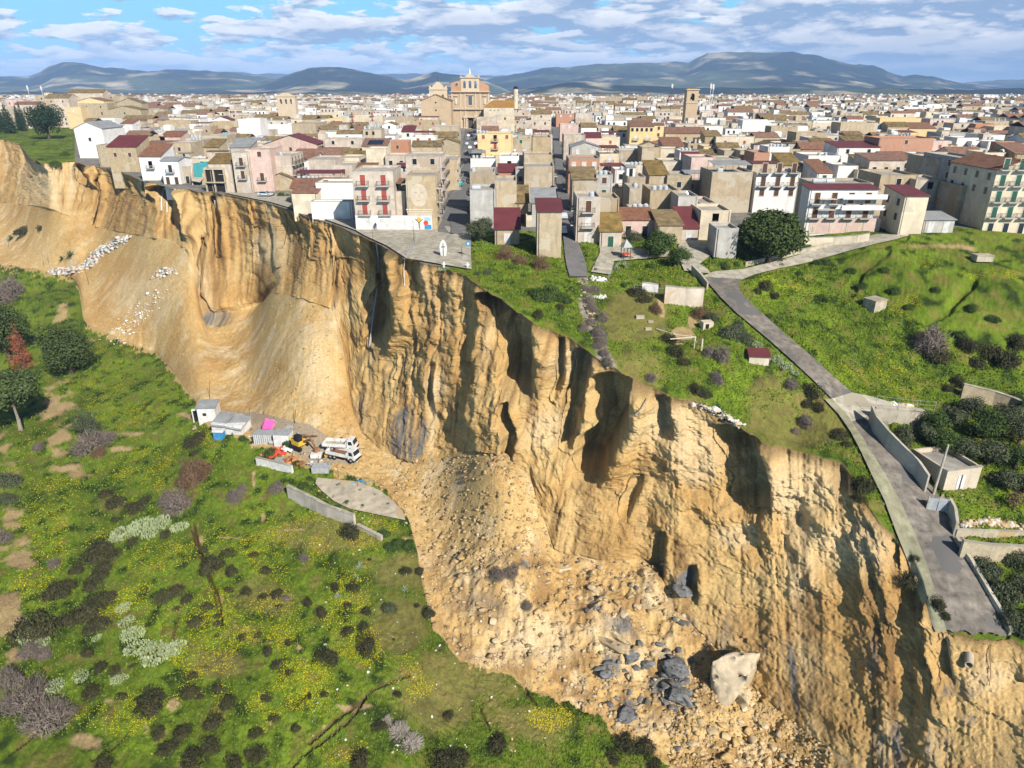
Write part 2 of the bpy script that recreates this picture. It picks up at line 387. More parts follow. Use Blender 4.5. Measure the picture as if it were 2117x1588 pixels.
# ---- roads and paved areas in plan (edges given as matching point pairs, near end first) ----
ROAD = [((1957,1308),(2082,1316)),((1938,1240),(2052,1240)),((1915,1165),(2015,1165)),((1890,1100),(1985,1100)),((1860,1035),(1948,1035)),((1832,985),(1910,985)),((1805,940),(1868,940)),((1780,900),(1832,895)),
 ((1752,860),(1845,845)),((1720,825),(1762,812)),((1680,785),(1722,778)),((1640,748),(1684,742)),((1600,712),(1641,706)),((1560,678),(1600,670)),((1520,645),(1560,634)),((1490,615),(1532,606)),((1470,592),(1526,588)),((1452,572),(1535,578))]
ROADB = [((1452,572),(1535,578)),((1474,562),(1562,567)),((1540,556),(1612,555)),((1600,541),(1662,545)),((1650,528),(1712,531)),((1700,514),(1762,517)),((1742,503),(1808,505)),((1782,492),(1852,495)),((1812,484),(1880,487))]
ROADC = [((1716,826),(1760,872)),((1762,812),(1812,856)),((1800,820),(1850,850)),((1850,834),(1890,850)),((1905,846),(1925,854))]
VERGE = [((1934,1308),(1957,1308)),((1902,1240),(1938,1240)),((1878,1165),(1915,1165)),((1852,1100),(1890,1100)),((1828,1035),(1860,1035)),((1803,985),(1832,985)),((1780,935),(1805,940)),((1758,893),(1780,900)),((1734,858),(1752,860)),((1704,826),(1720,825))]
ESPL = [((840,534),(975,557)),((800,508),(974,530)),((756,488),(974,508)),((735,476),(974,492)),((640,442),(972,472)),((608,432),(727,452)),((560,418),(610,428)),((480,402),(600,410)),((462,398),(600,402))]
STEPS = [((1208,640),(1262,752)),((1212,640),(1246,640))]
ST1 = [((905,480),(972,486)),((905,455),(966,455)),((918,430),(965,430)),((930,400),(966,400)),((938,375),(968,375)),((946,345),(972,345)),((952,320),(976,320)),((958,298),(981,298)),((961,280),(984,280)),((963,268),(986,268))]
ST2 = [((1178,572),(1216,572)),((1172,552),(1212,549)),((1168,530),(1206,528)),((1166,505),(1196,503)),((1163,480),(1193,478)),((1158,440),(1184,440)),((1152,400),(1176,400)),((1149,360),(1168,360)),((1146,320),(1161,320)),((1143,290),(1156,290)),((1142,265),(1152,265))]
PLAZA = [((1222,562),(1262,568)),((1232,540),(1270,540)),((1240,524),(1390,530)),((1240,510),(1380,516))]
YARD2 = [((1415,560),(1470,566)),((1408,545),(1462,556)),((1400,520),(1446,546)),((1405,500),(1480,520)),((1410,494),(1478,500))]
PADC = [((722,1052),(838,1076)),((690,1036),(832,1056)),((665,1015),(812,1036)),((652,1000),(785,1014)),((655,988),(740,996))]
PADT = [((520,900),(640,955)),((500,880),(735,962)),((490,860),(745,940)),((440,845),(640,880))]
FWD = [ROAD, ROADB, ROADC, VERGE, ESPL, ST1, ST2, PLAZA, YARD2, PADC]
def ring(st): return [a for a, b in st] + [b for a, b in st[::-1]]
flat = np.zeros(PXg.shape, bool)
for st in FWD: flat |= inpoly(PXg, PYg, ring(st))
flatf = flat.astype(np.float32)
for _ in range(3):
    f2 = flatf.copy(); f2[1:] = np.maximum(f2[1:], flatf[:-1]); f2[:-1] = np.maximum(f2[:-1], flatf[1:]); f2[:, 1:] = np.maximum(f2[:, 1:], flatf[:, :-1]); f2[:, :-1] = np.maximum(f2[:, :-1], flatf[:, 1:]); flatf = f2
# ---- relief ----
xx, yy, zz0 = (GRID[..., i].astype(np.float32) for i in range(3)); PXg = PXg.astype(np.float32); PYg = PYg.astype(np.float32)
def zf(f, zs):
    o = np.zeros(xx.shape, np.float32)
    for a, b in ([(0, nL)] if 0 in zs else []) + ([(nL, nL + nT)] if 1 in zs else []) + ([(nL + nT, nL + nT + nF)] if 2 in zs else []) + ([(nL + nT + nF, nR)] if 3 in zs else []):
        o[a:b] = f(xx[a:b], yy[a:b])
    return o
z3 = zone[:, None] * np.ones(nC)
dist = np.hypot(xx, yy)
# grass
gr = (z3 == 0) | ((z3 == 3))
nearw = np.clip(90 / dist, .2, 1)
hum = zf(lambda a, b: 0.9 * fbm(a / 14, b / 14, 0, 3, 1) + 0.28 * fbm(a / 2.2, b / 2.2, 0, 4, 2) + 0.16 * np.abs(vn(a / .55, b / .55, 0, 4)) + .10 * vn(a / .25, b / .25, 0, 6), (0, 3))
town = ((PYg < 470) & (z3 == 3)) | ((z3 == 3) & (PXg < 930))
rgh = np.where(z3 == 0, 1.0, np.where((PXg > 1500) & (PYg > 505), 0.9, 0.35)) * np.where(town, 0.0, 1.0)
lp = np.zeros_like(zz0); lp[:nL] = 1; lp[nL + nT + nF:] = 1
edge = np.ones(nR); k0 = nL + nT + nF; edge[k0:k0 + 14] = np.linspace(0.15, 1, 14); edge[nL - 8:nL] = np.linspace(1, .3, 8)
GRID[..., 2] += lp * hum * rgh * edge[:, None] * (1 - flatf) - 0.30 * flatf
# steep bank in the right-hand meadow and gullies in the lower grass
GN = zf(lambda a, b: fbm(a / 3, b / 3, 0, 3, 44), (0, 3))
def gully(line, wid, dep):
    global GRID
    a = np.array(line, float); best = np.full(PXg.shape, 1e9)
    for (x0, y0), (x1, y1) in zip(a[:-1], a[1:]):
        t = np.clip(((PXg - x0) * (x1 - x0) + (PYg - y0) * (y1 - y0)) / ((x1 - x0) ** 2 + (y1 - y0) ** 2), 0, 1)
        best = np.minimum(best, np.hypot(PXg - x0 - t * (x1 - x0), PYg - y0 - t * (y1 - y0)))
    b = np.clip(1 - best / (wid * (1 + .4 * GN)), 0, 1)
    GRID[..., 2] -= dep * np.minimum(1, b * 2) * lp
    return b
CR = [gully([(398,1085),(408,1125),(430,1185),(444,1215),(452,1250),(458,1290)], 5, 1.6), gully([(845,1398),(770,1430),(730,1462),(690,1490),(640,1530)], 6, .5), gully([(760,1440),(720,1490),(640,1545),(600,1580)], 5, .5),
      gully([(1075,1400),(1092,1440),(1110,1462)], 3, .9), gully([(1150,1450),(1172,1466),(1185,1480)], 3, .9), gully([(990,1460),(1008,1500),(1014,1510)], 2.5, .7),
      gully([(20,1560),(60,1530),(90,1500)], 3, .7), gully([(190,1570),(230,1545),(255,1520)], 3, .7), gully([(350,1340),(362,1290),(370,1262)], 3, .8)]
gully([(1830,520),(1780,560),(1760,600)], 14, .7); gully([(2010,590),(1960,640),(1920,660)], 12, .8); gully([(2117,700),(2060,740),(2000,760)], 16, .7)
# debris talus
tl = (z3 == 1)
vT = np.zeros(nR); vT[nL:nL + nT] = blend(nT); eT = np.sin(np.pi * np.clip(vT, 0, 1)) ** .35
chaos = sstep(840, 960, PXg) * sstep(1080, 1180, PYg)
rub = zf(lambda a, b: 0.45 * fbm(a / 5, b / 5, 0, 4, 51) + 0.12 * vn(a / .5, b / .5, 0, 53), (1,)) + zf(lambda a, b: 0.35 * ridged(a / 1.6, b / 1.6, 0, 3, 52), (1,)) * (0.35 + 1.4 * chaos) + chaos * zf(lambda a, b: fbm(a / 2.6, b / 2.6, 3, 3, 54), (1,))
pad = inpoly(PXg, PYg, ring(PADT))
rub = np.where(pad, rub * .15, rub)
GRID[..., 2] += np.where(tl, rub * np.clip(eT, 0, 1)[:, None], 0)
# mounds of slipped earth
def mound(px, py, rx, ry, h, zn=1):
    global GRID
    d = ((PXg - px) / rx) ** 2 + ((PYg - py) / ry) ** 2
    GRID[..., 2] += h * np.exp(-d * 1.6) * (z3 <= zn)
for a in [(640,740,120,70,3.2),(470,760,110,40,1.5),(560,850,120,40,1.0),(1000,1010,60,60,3.0),(1060,1040,70,90,2.5),(1240,1300,120,80,2.0),(980,1200,90,60,1.2),(1100,1200,70,40,1.4),(330,620,120,60,2.0),(1340,1220,50,50,1.6),(1480,1470,100,50,1.5)]: mound(*a)
# cliff face
i0, i1 = nL + nT, nL + nT + nF
fx_, fy_, fz_ = xx[i0:i1], yy[i0:i1], zz0[i0:i1]
pf, yf = PXg[i0:i1], PYg[i0:i1]
V = (1 - q)[:, None] * np.ones(nC)                # 0 at the crest, 1 at the foot
pe = PXc[None] - atc(SH)[None] * V
pe = pe + 7 * fbm(pf / 60, V * 3, 0, 3, 60)
S = np.interp(pe, XF, ARC); drop = (Cp - Fp)[:, 2][None] * V
env = sstep(0.0, 0.10, V) * (1 - 0.55 * sstep(0.75, 1.0, V))
hl = np.linalg.norm((Cp - Fp)[:, :2], axis=1)[None]
D = np.interp(PXc, [1350, 1600, 1720, 1850], [-.17, -.10, -.05, -.05])[None] * np.minimum(hl, 26) * np.sin(np.pi * V ** 0.75) * 1.0                # steeper at the top, spreading at the foot
flu = np.interp(PXc, [0, 300, 420, 690, 750, 1000, 1050, 1330, 1450, 1700, 1900], [.75, .8, .4, .6, 1.15, 1.15, 1.3, 1.15, .42, .32, .45])[None]
S2 = S + 1.3 * fbm(S / 4, drop / 5, 2, 3, 59) + 3.4 * fbm(S / 12, drop / 9, 4, 2, 57)
low_ = 1 - .72 * sstep(.38, .60, V) * sstep(1400, 1480, PXc)[None]
FM = .25 + .95 * sstep(-.15, .30, fbm(S / 8, drop / 7, 7, 3, 58))
flu = flu * np.ones_like(S); flu2 = flu * FM * low_
ribs = 2.9 * fbm(S2 / 14, drop / 20, 0, 3, 61) * flu + 0.75 * ridged(S2 / 5.6, drop / 7, 0, 3, 62) * flu2 + 0.34 * ridged(S2 / 2.0, drop / 5, 0, 2, 63) * flu2
fine = 0.22 * ridged(S2 / .75, drop / 4.5, 0, 2, 64) * FM * (.4 + .6 * low_) + np.interp(PXc, [350, 450, 700, 800], [.8, .5, .7, 1.0])[None] * fbm(fx_ / 3.0, fy_ / 3.0, fz_ / 2.4, 5, 65, .62) + 0.30 * np.abs(vn(fx_ / .5, fy_ / .5, fz_ / .5, 67))
strat = 0.22 * vn(0, 0, (fz_ + .02 * S) / .9, 66) + .35 * vn(S / 30, 0, (fz_ + .03 * S) / 2.2, 68)
und = np.interp(PXc, [395, 408, 540, 570], [0, 1, 1, 0])[None] * np.exp(-((V - .93) / .05) ** 2) * 3.0
D = D - und + env * (ribs + strat + np.interp(PXc, [1300, 1450], [.8, 1.6])[None] * fbm(S / 3.0, drop / 2.4, 3, 5, 56, .58) * sstep(.02, .1, V) * (1 - sstep(.45, .65, V))) + sstep(0, .04, V) * fine
# bays whose right-hand wall throws the big shadows: right edge (x,y) points, width, depth
BV = np.zeros_like(D)
BAYS = [([(800,505),(806,600),(800,700),(775,748)], 64, 10), ([(722,470),(722,538)], 52, 3.5), ([(868,532),(866,584)], 52, 3.4), ([(1040,615),(1098,665),(1102,760),(1098,830)], 88, 7.0),
 ([(1168,700),(1160,800),(1142,850)], 20, 2.6), ([(1222,728),(1216,800),(1195,900),(1180,960)], 52, 4.6), ([(1308,780),(1300,880),(1262,960),(1235,1015)], 92, 7.0), ([(1384,822),(1390,870),(1392,915)], 46, 3.2),
 ([(1552,892),(1585,960),(1592,1010),(1590,1078)], 96, 6.0), ([(897,760),(896,852)], 20, 2.2), ([(446,412),(448,470),(446,540)], 20, 3.0), ([(362,388),(372,430),(384,500)], 56, 7), ([(180,342),(182,388)], 34, 6),
 ([(308,372),(312,408)], 36, 6), ([(1376,1110),(1372,1205)], 28, 2.5), ([(1440,1185),(1442,1250)], 40, 2.6), ([(1912,1215),(1920,1290)], 66, 2.6), ([(1752,965),(1754,1012)], 20, 1.6), ([(416,500),(412,650)], 14, 2.2), ([(130,355),(128,400)], 10, 2), ([(690,520),(692,640)], 12, 2.0), ([(520,420),(524,470)], 12, 1.6), ([(200,370),(200,485)], 10, 3.5),
 ([(980,585),(978,700),(965,760)], 26, 2.2), ([(1060,835),(1075,905),(1060,960)], 30, 2.6), ([(1330,1000),(1300,1080)], 40, 2.0), ([(655,470),(640,540)], 20, 1.8), ([(1860,1115),(1862,1170)], 26, 1.5), ([(1960,1330),(1975,1420)], 40, 1.3), ([(560,430),(566,560)], 14, 1.4)]
for ed, wid, dep in BAYS:
    e = np.array(ed, float); y0, y1 = e[0, 1], e[-1, 1]
    xr = np.interp(yf, e[:, 1], e[:, 0]) + 3.5 * fbm(yf / 22, 3, wid, 3, 71) * (wid > 30)
    tpos = (xr - pf) / (wid * (1 + .25 * fbm(yf / 40, 1, wid, 2, 72)))
    sh = np.where(tpos < 0, 0, np.clip(1 - tpos, 0, 1)) * sstep(-0.02, 0.06, tpos)
    sh = np.minimum(1, sh * 1.5)
    dep = dep * (2.4 if e[0, 0] < 480 else 1.3 if e[0, 0] < 1320 else 1.1)
    vy_ = sstep(y0 - 12, y0 + 8, yf) * (1 - sstep(y1 - 0.15 * (y1 - y0) - 6, y1 + 10, yf))
    buttress = np.exp(-((pf - xr - wid * .18) / (wid * .22)) ** 2) * 0.28
    D = D + dep * buttress * vy_ * sstep(0.0, .05, V)
    BV = np.maximum(BV, dep * sh * vy_ * sstep(0.0, .05, V)); D = np.where(sh * vy_ > .3, D * .55, D)
D = np.where(V > .985, D * (1 - V) / .015, D)
# damp against overshoot on the shallow far-left slopes
GRID[i0:i1, :, 0] += D * atc(nx)[None]; GRID[i0:i1, :, 1] += D * atc(ny)[None]
GRID[i0:i1, :, 0] -= BV * atc(vx)[None]; GRID[i0:i1, :, 1] -= BV * atc(vy)[None]
GRID[i0:i1, :, 2] += 0.25 * env * fbm(S / 3, drop / 3, 1, 3, 69)

# ---- colours of the ground itself ----
def C(*c): return np.array(c, np.float32)
SAND, OCH, BRN, PALE, CLAY, DARKB = C(.51,.350,.15), C(.42,.25,.088), C(.20,.115,.046), C(.62,.485,.29), C(.115,.118,.118), C(.10,.065,.03)
def lerp(a, b, t): t = np.clip(t, 0, 1)[..., None]; return a * (1 - t) + b * t
col = np.zeros(GRID.shape, np.float32); flo = np.zeros(zz0.shape, np.float32); wet = np.zeros(zz0.shape, np.float32)
# grass
gn = zf(lambda a, b: fbm(a / 9, b / 9, 0, 5, 80), (0, 3)); gn2 = zf(lambda a, b: fbm(a / 2.0, b / 2.0, 0, 4, 81), (0, 3)); gn3 = zf(lambda a, b: vn(a / .5, b / .5, 0, 82), (0, 3))
G1, G2, G3, G4 = C(.150,.220,.019), C(.085,.130,.013), C(.160,.145,.036), C(.030,.050,.011)
g = lerp(G1 + 0 * gn[..., None], G2, gn * 1.6 + .45); g = lerp(g, G3, (gn2 - .10) * 2.2); g = lerp(g, G4, (-gn2 - .08) * 3.0); g *= (1 + .22 * gn3[..., None])
DRY, SOIL = C(.20,.165,.055), C(.42,.30,.15)
_nc = {}
def spot(px, py, rx, ry, amp=1.0, ns=.6, sc_=6.):
    if sc_ not in _nc: _nc[sc_] = fbm(xx / sc_, yy / sc_, 1, 4, 83)
    d = np.hypot((PXg - px) / rx, (PYg - py) / ry)
    return np.clip((1.15 - d + ns * _nc[sc_]) * 2.2, 0, 1) * amp
sp = 0
for a in [(110,840,34,46),(118,900,24,46),(10,930,30,40),(30,1150,40,40),(20,1280,30,110),(30,1060,30,30),(150,965,50,16),(70,1510,26,20),(190,1535,36,22),(302,1500,18,44),(355,1455,14,14),(225,1445,24,10),(735,1465,34,6),(672,1500,20,5),
          (270,895,50,6),(405,860,30,10),(250,925,20,4),(545,1070,8,22),(525,1000,6,24),(590,1097,40,2.5),(470,1112,50,3),(412,1115,10,14),(855,1115,40,4),(455,1235,6,6),(1960,512,70,7),(1365,640,10,22),(1410,690,22,14),(1400,710,20,8),
          (620,1345,10,6),(560,1490,12,7),(1430,665,12,16),(880,520,60,10),(1290,498,40,6),(170,700,30,4),(128,652,18,20),(185,660,26,10),(200,668,20,8),(560,1330,12,4)]:
    sp = np.maximum(sp, spot(a[0], a[1], a[2] * .72, a[3] * .72, ns=1.7, sc_=3.5) * .9)
dr = 0
for a in [(1000,1400,130,70),(1100,1500,120,50),(860,1180,90,40),(700,1110,120,30),(1320,650,60,60),(1330,760,50,40),(1640,860,110,50),(1580,820,50,50),(1900,1480,1,1),(560,1240,70,50),(820,1290,60,60),(930,1460,80,60),(240,1050,60,30),(1900,512,120,6),(460,1370,60,26)]:
    dr = np.maximum(dr, spot(*a, amp=.65, ns=.9, sc_=11.))
g = lerp(g, DRY * (1 + .15 * gn3[..., None]), dr)
g = lerp(g, SOIL * (1 + .25 * gn2[..., None]), sp)
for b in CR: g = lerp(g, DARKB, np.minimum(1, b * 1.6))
for a in [(110,1100,70,140),(75,1080,30,100),(330,1150,60,50),(500,1120,80,30),(640,1090,110,46),(430,1290,90,120),(560,1300,110,90),(700,1300,70,60),(620,1400,150,60),(470,1430,110,90),(690,1190,50,60),(560,1170,100,30),(90,1200,60,60),(300,1270,60,60),(250,1480,60,60),(340,1560,60,40),
          (220,760,70,70),(260,860,70,40),(380,800,60,60),(300,960,60,60),(1640,620,60,30),(1700,760,80,40),(1780,810,80,24),(1560,600,60,30),(1890,650,50,40),(1050,525,50,14),(1150,560,40,12),(1160,620,40,30),(1850,1040,30,40),(1840,780,60,50),(2060,870,60,40),(1010,530,40,12),
          (1300,566,60,10),(1400,566,40,8),(1480,640,30,26),(1830,490,60,8),(1900,540,60,12),(1120,1490,40,16),(700,1560,60,30),(440,880,30,40),(90,1000,60,60),(2100,560,60,30)]:
    flo = np.maximum(flo, spot(*a, amp=1.0, ns=2.0, sc_=5.))
flo = flo * (1 - sp) * (1 - flatf) * (0.35 + 1.1 * np.clip(zf(lambda a, b: fbm(a / 3.2, b / 3.2, 2, 3, 84), (0, 3)) + .35, 0, 1)) * (lp > 0)
# sand spilled over the turf along the debris edge
spl = np.clip(1 - (PYg - np.interp(PXg, XF, ty)) / (9 + 20 * np.clip(gn2 + .25, 0, 1)), 0, 1) * (z3 == 0)
g = lerp(g, SAND * .95, np.where(spl * (gn2 + .45 + spl * .3) > .30, .85, 0)); flo = flo * (spl < .3)
# town ground: grey dust and asphalt
tg = lerp(C(.26,.24,.20) + 0 * gn[..., None], C(.15,.145,.135), gn2 + .5); 
tn = ((z3 == 3) & (PYg < 478 + (PXg < 940) * 70)) & ~((PXg < 155) & (PYg > 255))
tnf = tn & ~((PXg > 1700) & (PYg > 470 + 0 * PXg) & (PYg < 520))
g = np.where(tnf[..., None], tg, g); flo = np.where(tnf, 0, flo)
# steps of rubble running down the strip
stp = np.zeros_like(flo)
ln_ = [(1205,575),(1215,640),(1235,700),(1258,762)]
for (x0, y0), (x1, y1) in zip(ln_[:-1], ln_[1:]):
    t = np.clip(((PXg - x0) * (x1 - x0) + (PYg - y0) * (y1 - y0)) / ((x1 - x0) ** 2 + (y1 - y0) ** 2), 0, 1)
    stp = np.maximum(stp, 1 - np.hypot(PXg - x0 - t * (x1 - x0), PYg - y0 - t * (y1 - y0)) / (13 + 8 * t))
g = np.where((z3 == 3)[..., None], lerp(g, C(.30,.26,.20) * (1 + .5 * gn3[..., None]), np.clip(stp * 3, 0, .9) * (gn2 > -.15)), g)
# face and talus
fs = np.zeros(xx.shape, np.float32); fs[nL:i1] = fbm(xx[nL:i1] / 7, yy[nL:i1] / 7, zz0[nL:i1] / 4, 4, 90)
Sg = np.zeros_like(zz0); Sg[i0:i1] = S; Vg = np.ones_like(zz0); Vg[i0:i1] = V; dg = np.zeros_like(zz0); dg[i0:i1] = drop
st1 = np.zeros_like(zz0); st1[i0:i1] = fbm(S / 1.3, drop / 12, 0, 4, 91); st2 = np.zeros_like(zz0); st2[i0:i1] = fbm(S / 5, drop / 22, 3, 3, 92)
st3 = np.zeros_like(zz0); st3[i0:i1] = vn(S / .35, drop / 5, 0, 93)
band = np.zeros(xx.shape, np.float32); band[i0:i1] = vn(0, 0, (zz0[i0:i1] + .03 * S) / .8, 94)
f = lerp(SAND + 0 * fs[..., None], OCH, fs * 1.3 + .32 + .25 * st2); f = lerp(f, PALE, (-st2 - .25) * 1.8); f = lerp(f, BRN, (st1 - .16) * 1.9); f *= (1 + .13 * st3 + .06 * band)[..., None]
def win(px, py, rx, ry, k=1.6, ns=.35):
    d = np.hypot((PXg - px) / rx, (PYg - py) / ry); return np.clip((1 - d + ns * fs) * k, 0, 1)
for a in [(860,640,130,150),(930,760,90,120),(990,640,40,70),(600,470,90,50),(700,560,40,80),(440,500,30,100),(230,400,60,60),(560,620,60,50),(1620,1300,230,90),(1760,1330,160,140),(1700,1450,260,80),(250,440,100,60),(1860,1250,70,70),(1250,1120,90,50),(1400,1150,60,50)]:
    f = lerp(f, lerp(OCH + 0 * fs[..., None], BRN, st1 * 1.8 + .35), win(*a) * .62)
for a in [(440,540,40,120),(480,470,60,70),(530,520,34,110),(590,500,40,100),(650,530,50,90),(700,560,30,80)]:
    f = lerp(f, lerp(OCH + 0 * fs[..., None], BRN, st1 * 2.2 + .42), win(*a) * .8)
for a in [(1390,880,110,70),(1440,960,70,70),(1650,1010,130,90),(1180,760,60,60),(1750,1130,120,80),(900,800,30,40),(80,370,60,70),(330,560,60,40),(2050,1400,80,60),(1520,1120,60,30),(1130,900,60,60),(540,520,50,50)]:
    f = lerp(f, PALE, win(*a) * .55)
for a in [(838,900,48,52),(835,930,40,26),(742,850,12,44),(1410,1215,34,24),(447,665,40,16),(1985,1430,40,14),(2000,1495,34,26),(1420,1300,34,30)]:
    cw = win(*a, k=3.0, ns=.5) * np.clip(.62 + 1.1 * st1 + .4 * st3, 0, 1) * (Vg > .05)
    f = lerp(f, CLAY * (1 + .5 * st1[..., None]), cw)
for a in [(1480,1340,90,90),(1600,1400,100,100),(1900,1540,110,60),(1750,1380,60,80)]:
    f = lerp(f, CLAY * 1.7, win(*a) * np.clip(st1 * 1.5 + .18, 0, .75))
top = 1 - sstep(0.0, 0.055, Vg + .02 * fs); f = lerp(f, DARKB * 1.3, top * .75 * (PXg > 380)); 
# talus
T1, T2, T3, T4, T5, T6 = [zf(k, (1,)) for k in (lambda a, b: fbm(a / 11, b / 11, 0, 4, 95), lambda a, b: fbm(a / 3, b / 3, 0, 4, 96), lambda a, b: vn(a / .4, b / .4, 0, 97),
    lambda a, b: fbm(a / 2.2, b / 2.2, 5, 4, 98), lambda a, b: fbm(a / 1.5, b / 1.5, 5, 3, 99), lambda a, b: fbm(a / 1.8, b / 1.8, 9, 3, 100))]
tb = lerp(SAND * 1.05 + 0 * fs[..., None], OCH * 1.05, T1 * 1.2 + .25); tb = lerp(tb, PALE, (T2 - .05) * 1.5); tb *= (1 + .16 * T3)[..., None]
tb = lerp(tb, BRN * 1.25, chaos * np.clip(T4 * 2.2, 0, .7))
for a in [(1050,1190,90,60),(1010,1260,60,40)]: tb = lerp(tb, C(.21,.16,.11), win(*a) * np.clip(.4 + 1.2 * T5, 0, .8))
for a in [(1290,1310,60,36),(1385,1400,48,62),(1262,1390,26,40),(1300,1460,34,30),(1330,1250,30,30)]: tb = lerp(tb, CLAY * 1.25, win(*a, k=2.5, ns=.7) * np.clip(.55 + 1.6 * T6, 0, .9))
for a in [(640,720,90,60),(300,600,90,80),(1120,1330,120,60),(660,790,50,70)]: tb = lerp(tb, PALE, win(*a) * .55)
for a in [(400,770,80,40),(250,560,120,40),(150,440,120,60)]: tb = lerp(tb, OCH, win(*a) * .5)
tb = np.where(pad[..., None], C(.36,.29,.20), tb)
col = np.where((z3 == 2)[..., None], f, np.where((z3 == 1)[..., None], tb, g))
# knoll below the far-left trees is grassy
kn = (z3 == 2) & inpoly(PXg, PYg, [(60,318),(150,300),(156,345),(120,372),(95,368),(60,345)])
me = mesh_np('terrain', GRID.reshape(-1, 3), np.zeros((1, 4)) if False else (lambda i: np.stack([i[:-1, :-1], i[:-1, 1:], i[1:, 1:], i[1:, :-1]], -1).reshape(-1, 4))(np.arange(nR * nC).reshape(nR, nC)), None, True,
             {'Col': col.reshape(-1, 3), 'Flo': flo.ravel(), 'Cliff': ((z3 == 2) | (z3 == 1)).astype(np.float32).ravel()})
mt, t_, b_ = newmat('ground'); n_ = t_.nodes; l_ = t_.links
def at_(nm): a = n_.new('ShaderNodeAttribute'); a.attribute_name = nm; return a
ac, af, ak = at_('Col'), at_('Flo'), at_('Cliff'); gp = n_.new('ShaderNodeNewGeometry')
def nz_(s, d=4, vec=None, ro=.6):
    x = n_.new('ShaderNodeTexNoise'); x.inputs['Scale'].default_value = s; x.inputs['Detail'].default_value = d; x.inputs['Roughness'].default_value = ro
    l_.new(vec or gp.outputs['Position'], x.inputs['Vector']); return x.outputs['Fac']
def mr(f, a, b, c=0., d=1.):
    x = n_.new('ShaderNodeMapRange'); 
    for i, v_ in enumerate((a, b, c, d)): x.inputs[i + 1].default_value = v_
    l_.new(f, x.inputs[0]); return x.outputs[0]
def mx(f, a, b, ty='MIX'):
    x = n_.new('ShaderNodeMix'); x.data_type = 'RGBA'; x.blend_type = ty
    if isinstance(f, float): x.inputs[0].default_value = f
    else: l_.new(f, x.inputs[0])
    for i, v_ in ((6, a), (7, b)):
        if isinstance(v_, tuple): x.inputs[i].default_value = (*v_, 1)
        else: l_.new(v_, x.inputs[i])
    return x.outputs[2]
def ml(a, b, op='MULTIPLY'):
    x = n_.new('ShaderNodeMath'); x.operation = op
    for i, v_ in enumerate((a, b)):
        if isinstance(v_, (int, float)): x.inputs[i].default_value = v_
        else: l_.new(v_, x.inputs[i])
    return x.outputs[0]
fine_ = mr(nz_(3.2, 6, ro=.75), .25, .75, .62, 1.3)
cmbn = n_.new('ShaderNodeCombineXYZ'); [l_.new(fine_, cmbn.inputs[i]) for i in range(3)]
o_ = mx(1.0, ac.outputs['Color'], cmbn.outputs[0], 'MULTIPLY')
# yellow flowers: speckles where the mask allows
sp_ = nz_(4.5, 3, ro=.85); thr = mr(af.outputs['Fac'], 0., 1., .80, .53)
fm = ml(ml(sp_, thr, 'SUBTRACT'), 9.0); fmc = n_.new('ShaderNodeClamp'); l_.new(fm, fmc.inputs[0])
fm2 = ml(fmc.outputs[0], ml(af.outputs['Fac'], 0.01, 'GREATER_THAN'))
o_ = mx(ml(fm2, .85), o_, (.60, .52, .012))
l_.new(o_, b_.inputs['Base Color']); b_.inputs['Roughness'].default_value = .95; b_.inputs['Specular IOR Level'].default_value = .1
bp_ = n_.new('ShaderNodeBump'); bp_.inputs['Distance'].default_value = .35; bp_.inputs['Strength'].default_value = .75
l_.new(nz_(1.9, 8, ro=.72), bp_.inputs['Height']); l_.new(bp_.outputs[0], b_.inputs['Normal'])
me.materials.append(mt)
ground = tag(add('ground', me), 'terrain of grassy slopes, collapsed sandy cliff and debris', kind='structure')
# lookup of a point on the finished ground
PYB = PYg.copy()
def G(px, py, up=0.0):
    fc = np.interp(px, PXc, np.arange(nC)); c0 = int(min(fc, nC - 2)); fr = fc - c0
    P = []
    for c in (c0, c0 + 1):
        ycol = PYB[:, c]; rr = np.interp(-py, -ycol, np.arange(nR)); r0 = int(min(rr, nR - 2)); t = rr - r0
        P.append(GRID[r0, c] * (1 - t) + GRID[r0 + 1, c] * t)
    p = P[0] * (1 - fr) + P[1] * fr
    return Vector((float(p[0]), float(p[1]), float(p[2]) + up))
def GB(px, py, up=0.0):
    fc = np.interp(px, PXc, np.arange(nC)); c0 = int(min(fc, nC - 2)); fr = fc - c0
    P = []
    for c in (c0, c0 + 1):
        ycol = PYB[:, c]; rr = np.interp(-py, -ycol, np.arange(nR)); r0 = int(min(rr, nR - 2)); t = rr - r0
        P.append(BASE[r0, c] * (1 - t) + BASE[r0 + 1, c] * t)
    p = P[0] * (1 - fr) + P[1] * fr
    return Vector((float(p[0]), float(p[1]), float(p[2]) + up))
def ppm(px, py):   # picture pixels per metre at that ground point
    p = G(px, py); d = p.y * math.cos(PITCH) - (p.z - CAMZ) * math.sin(PITCH); return F / d
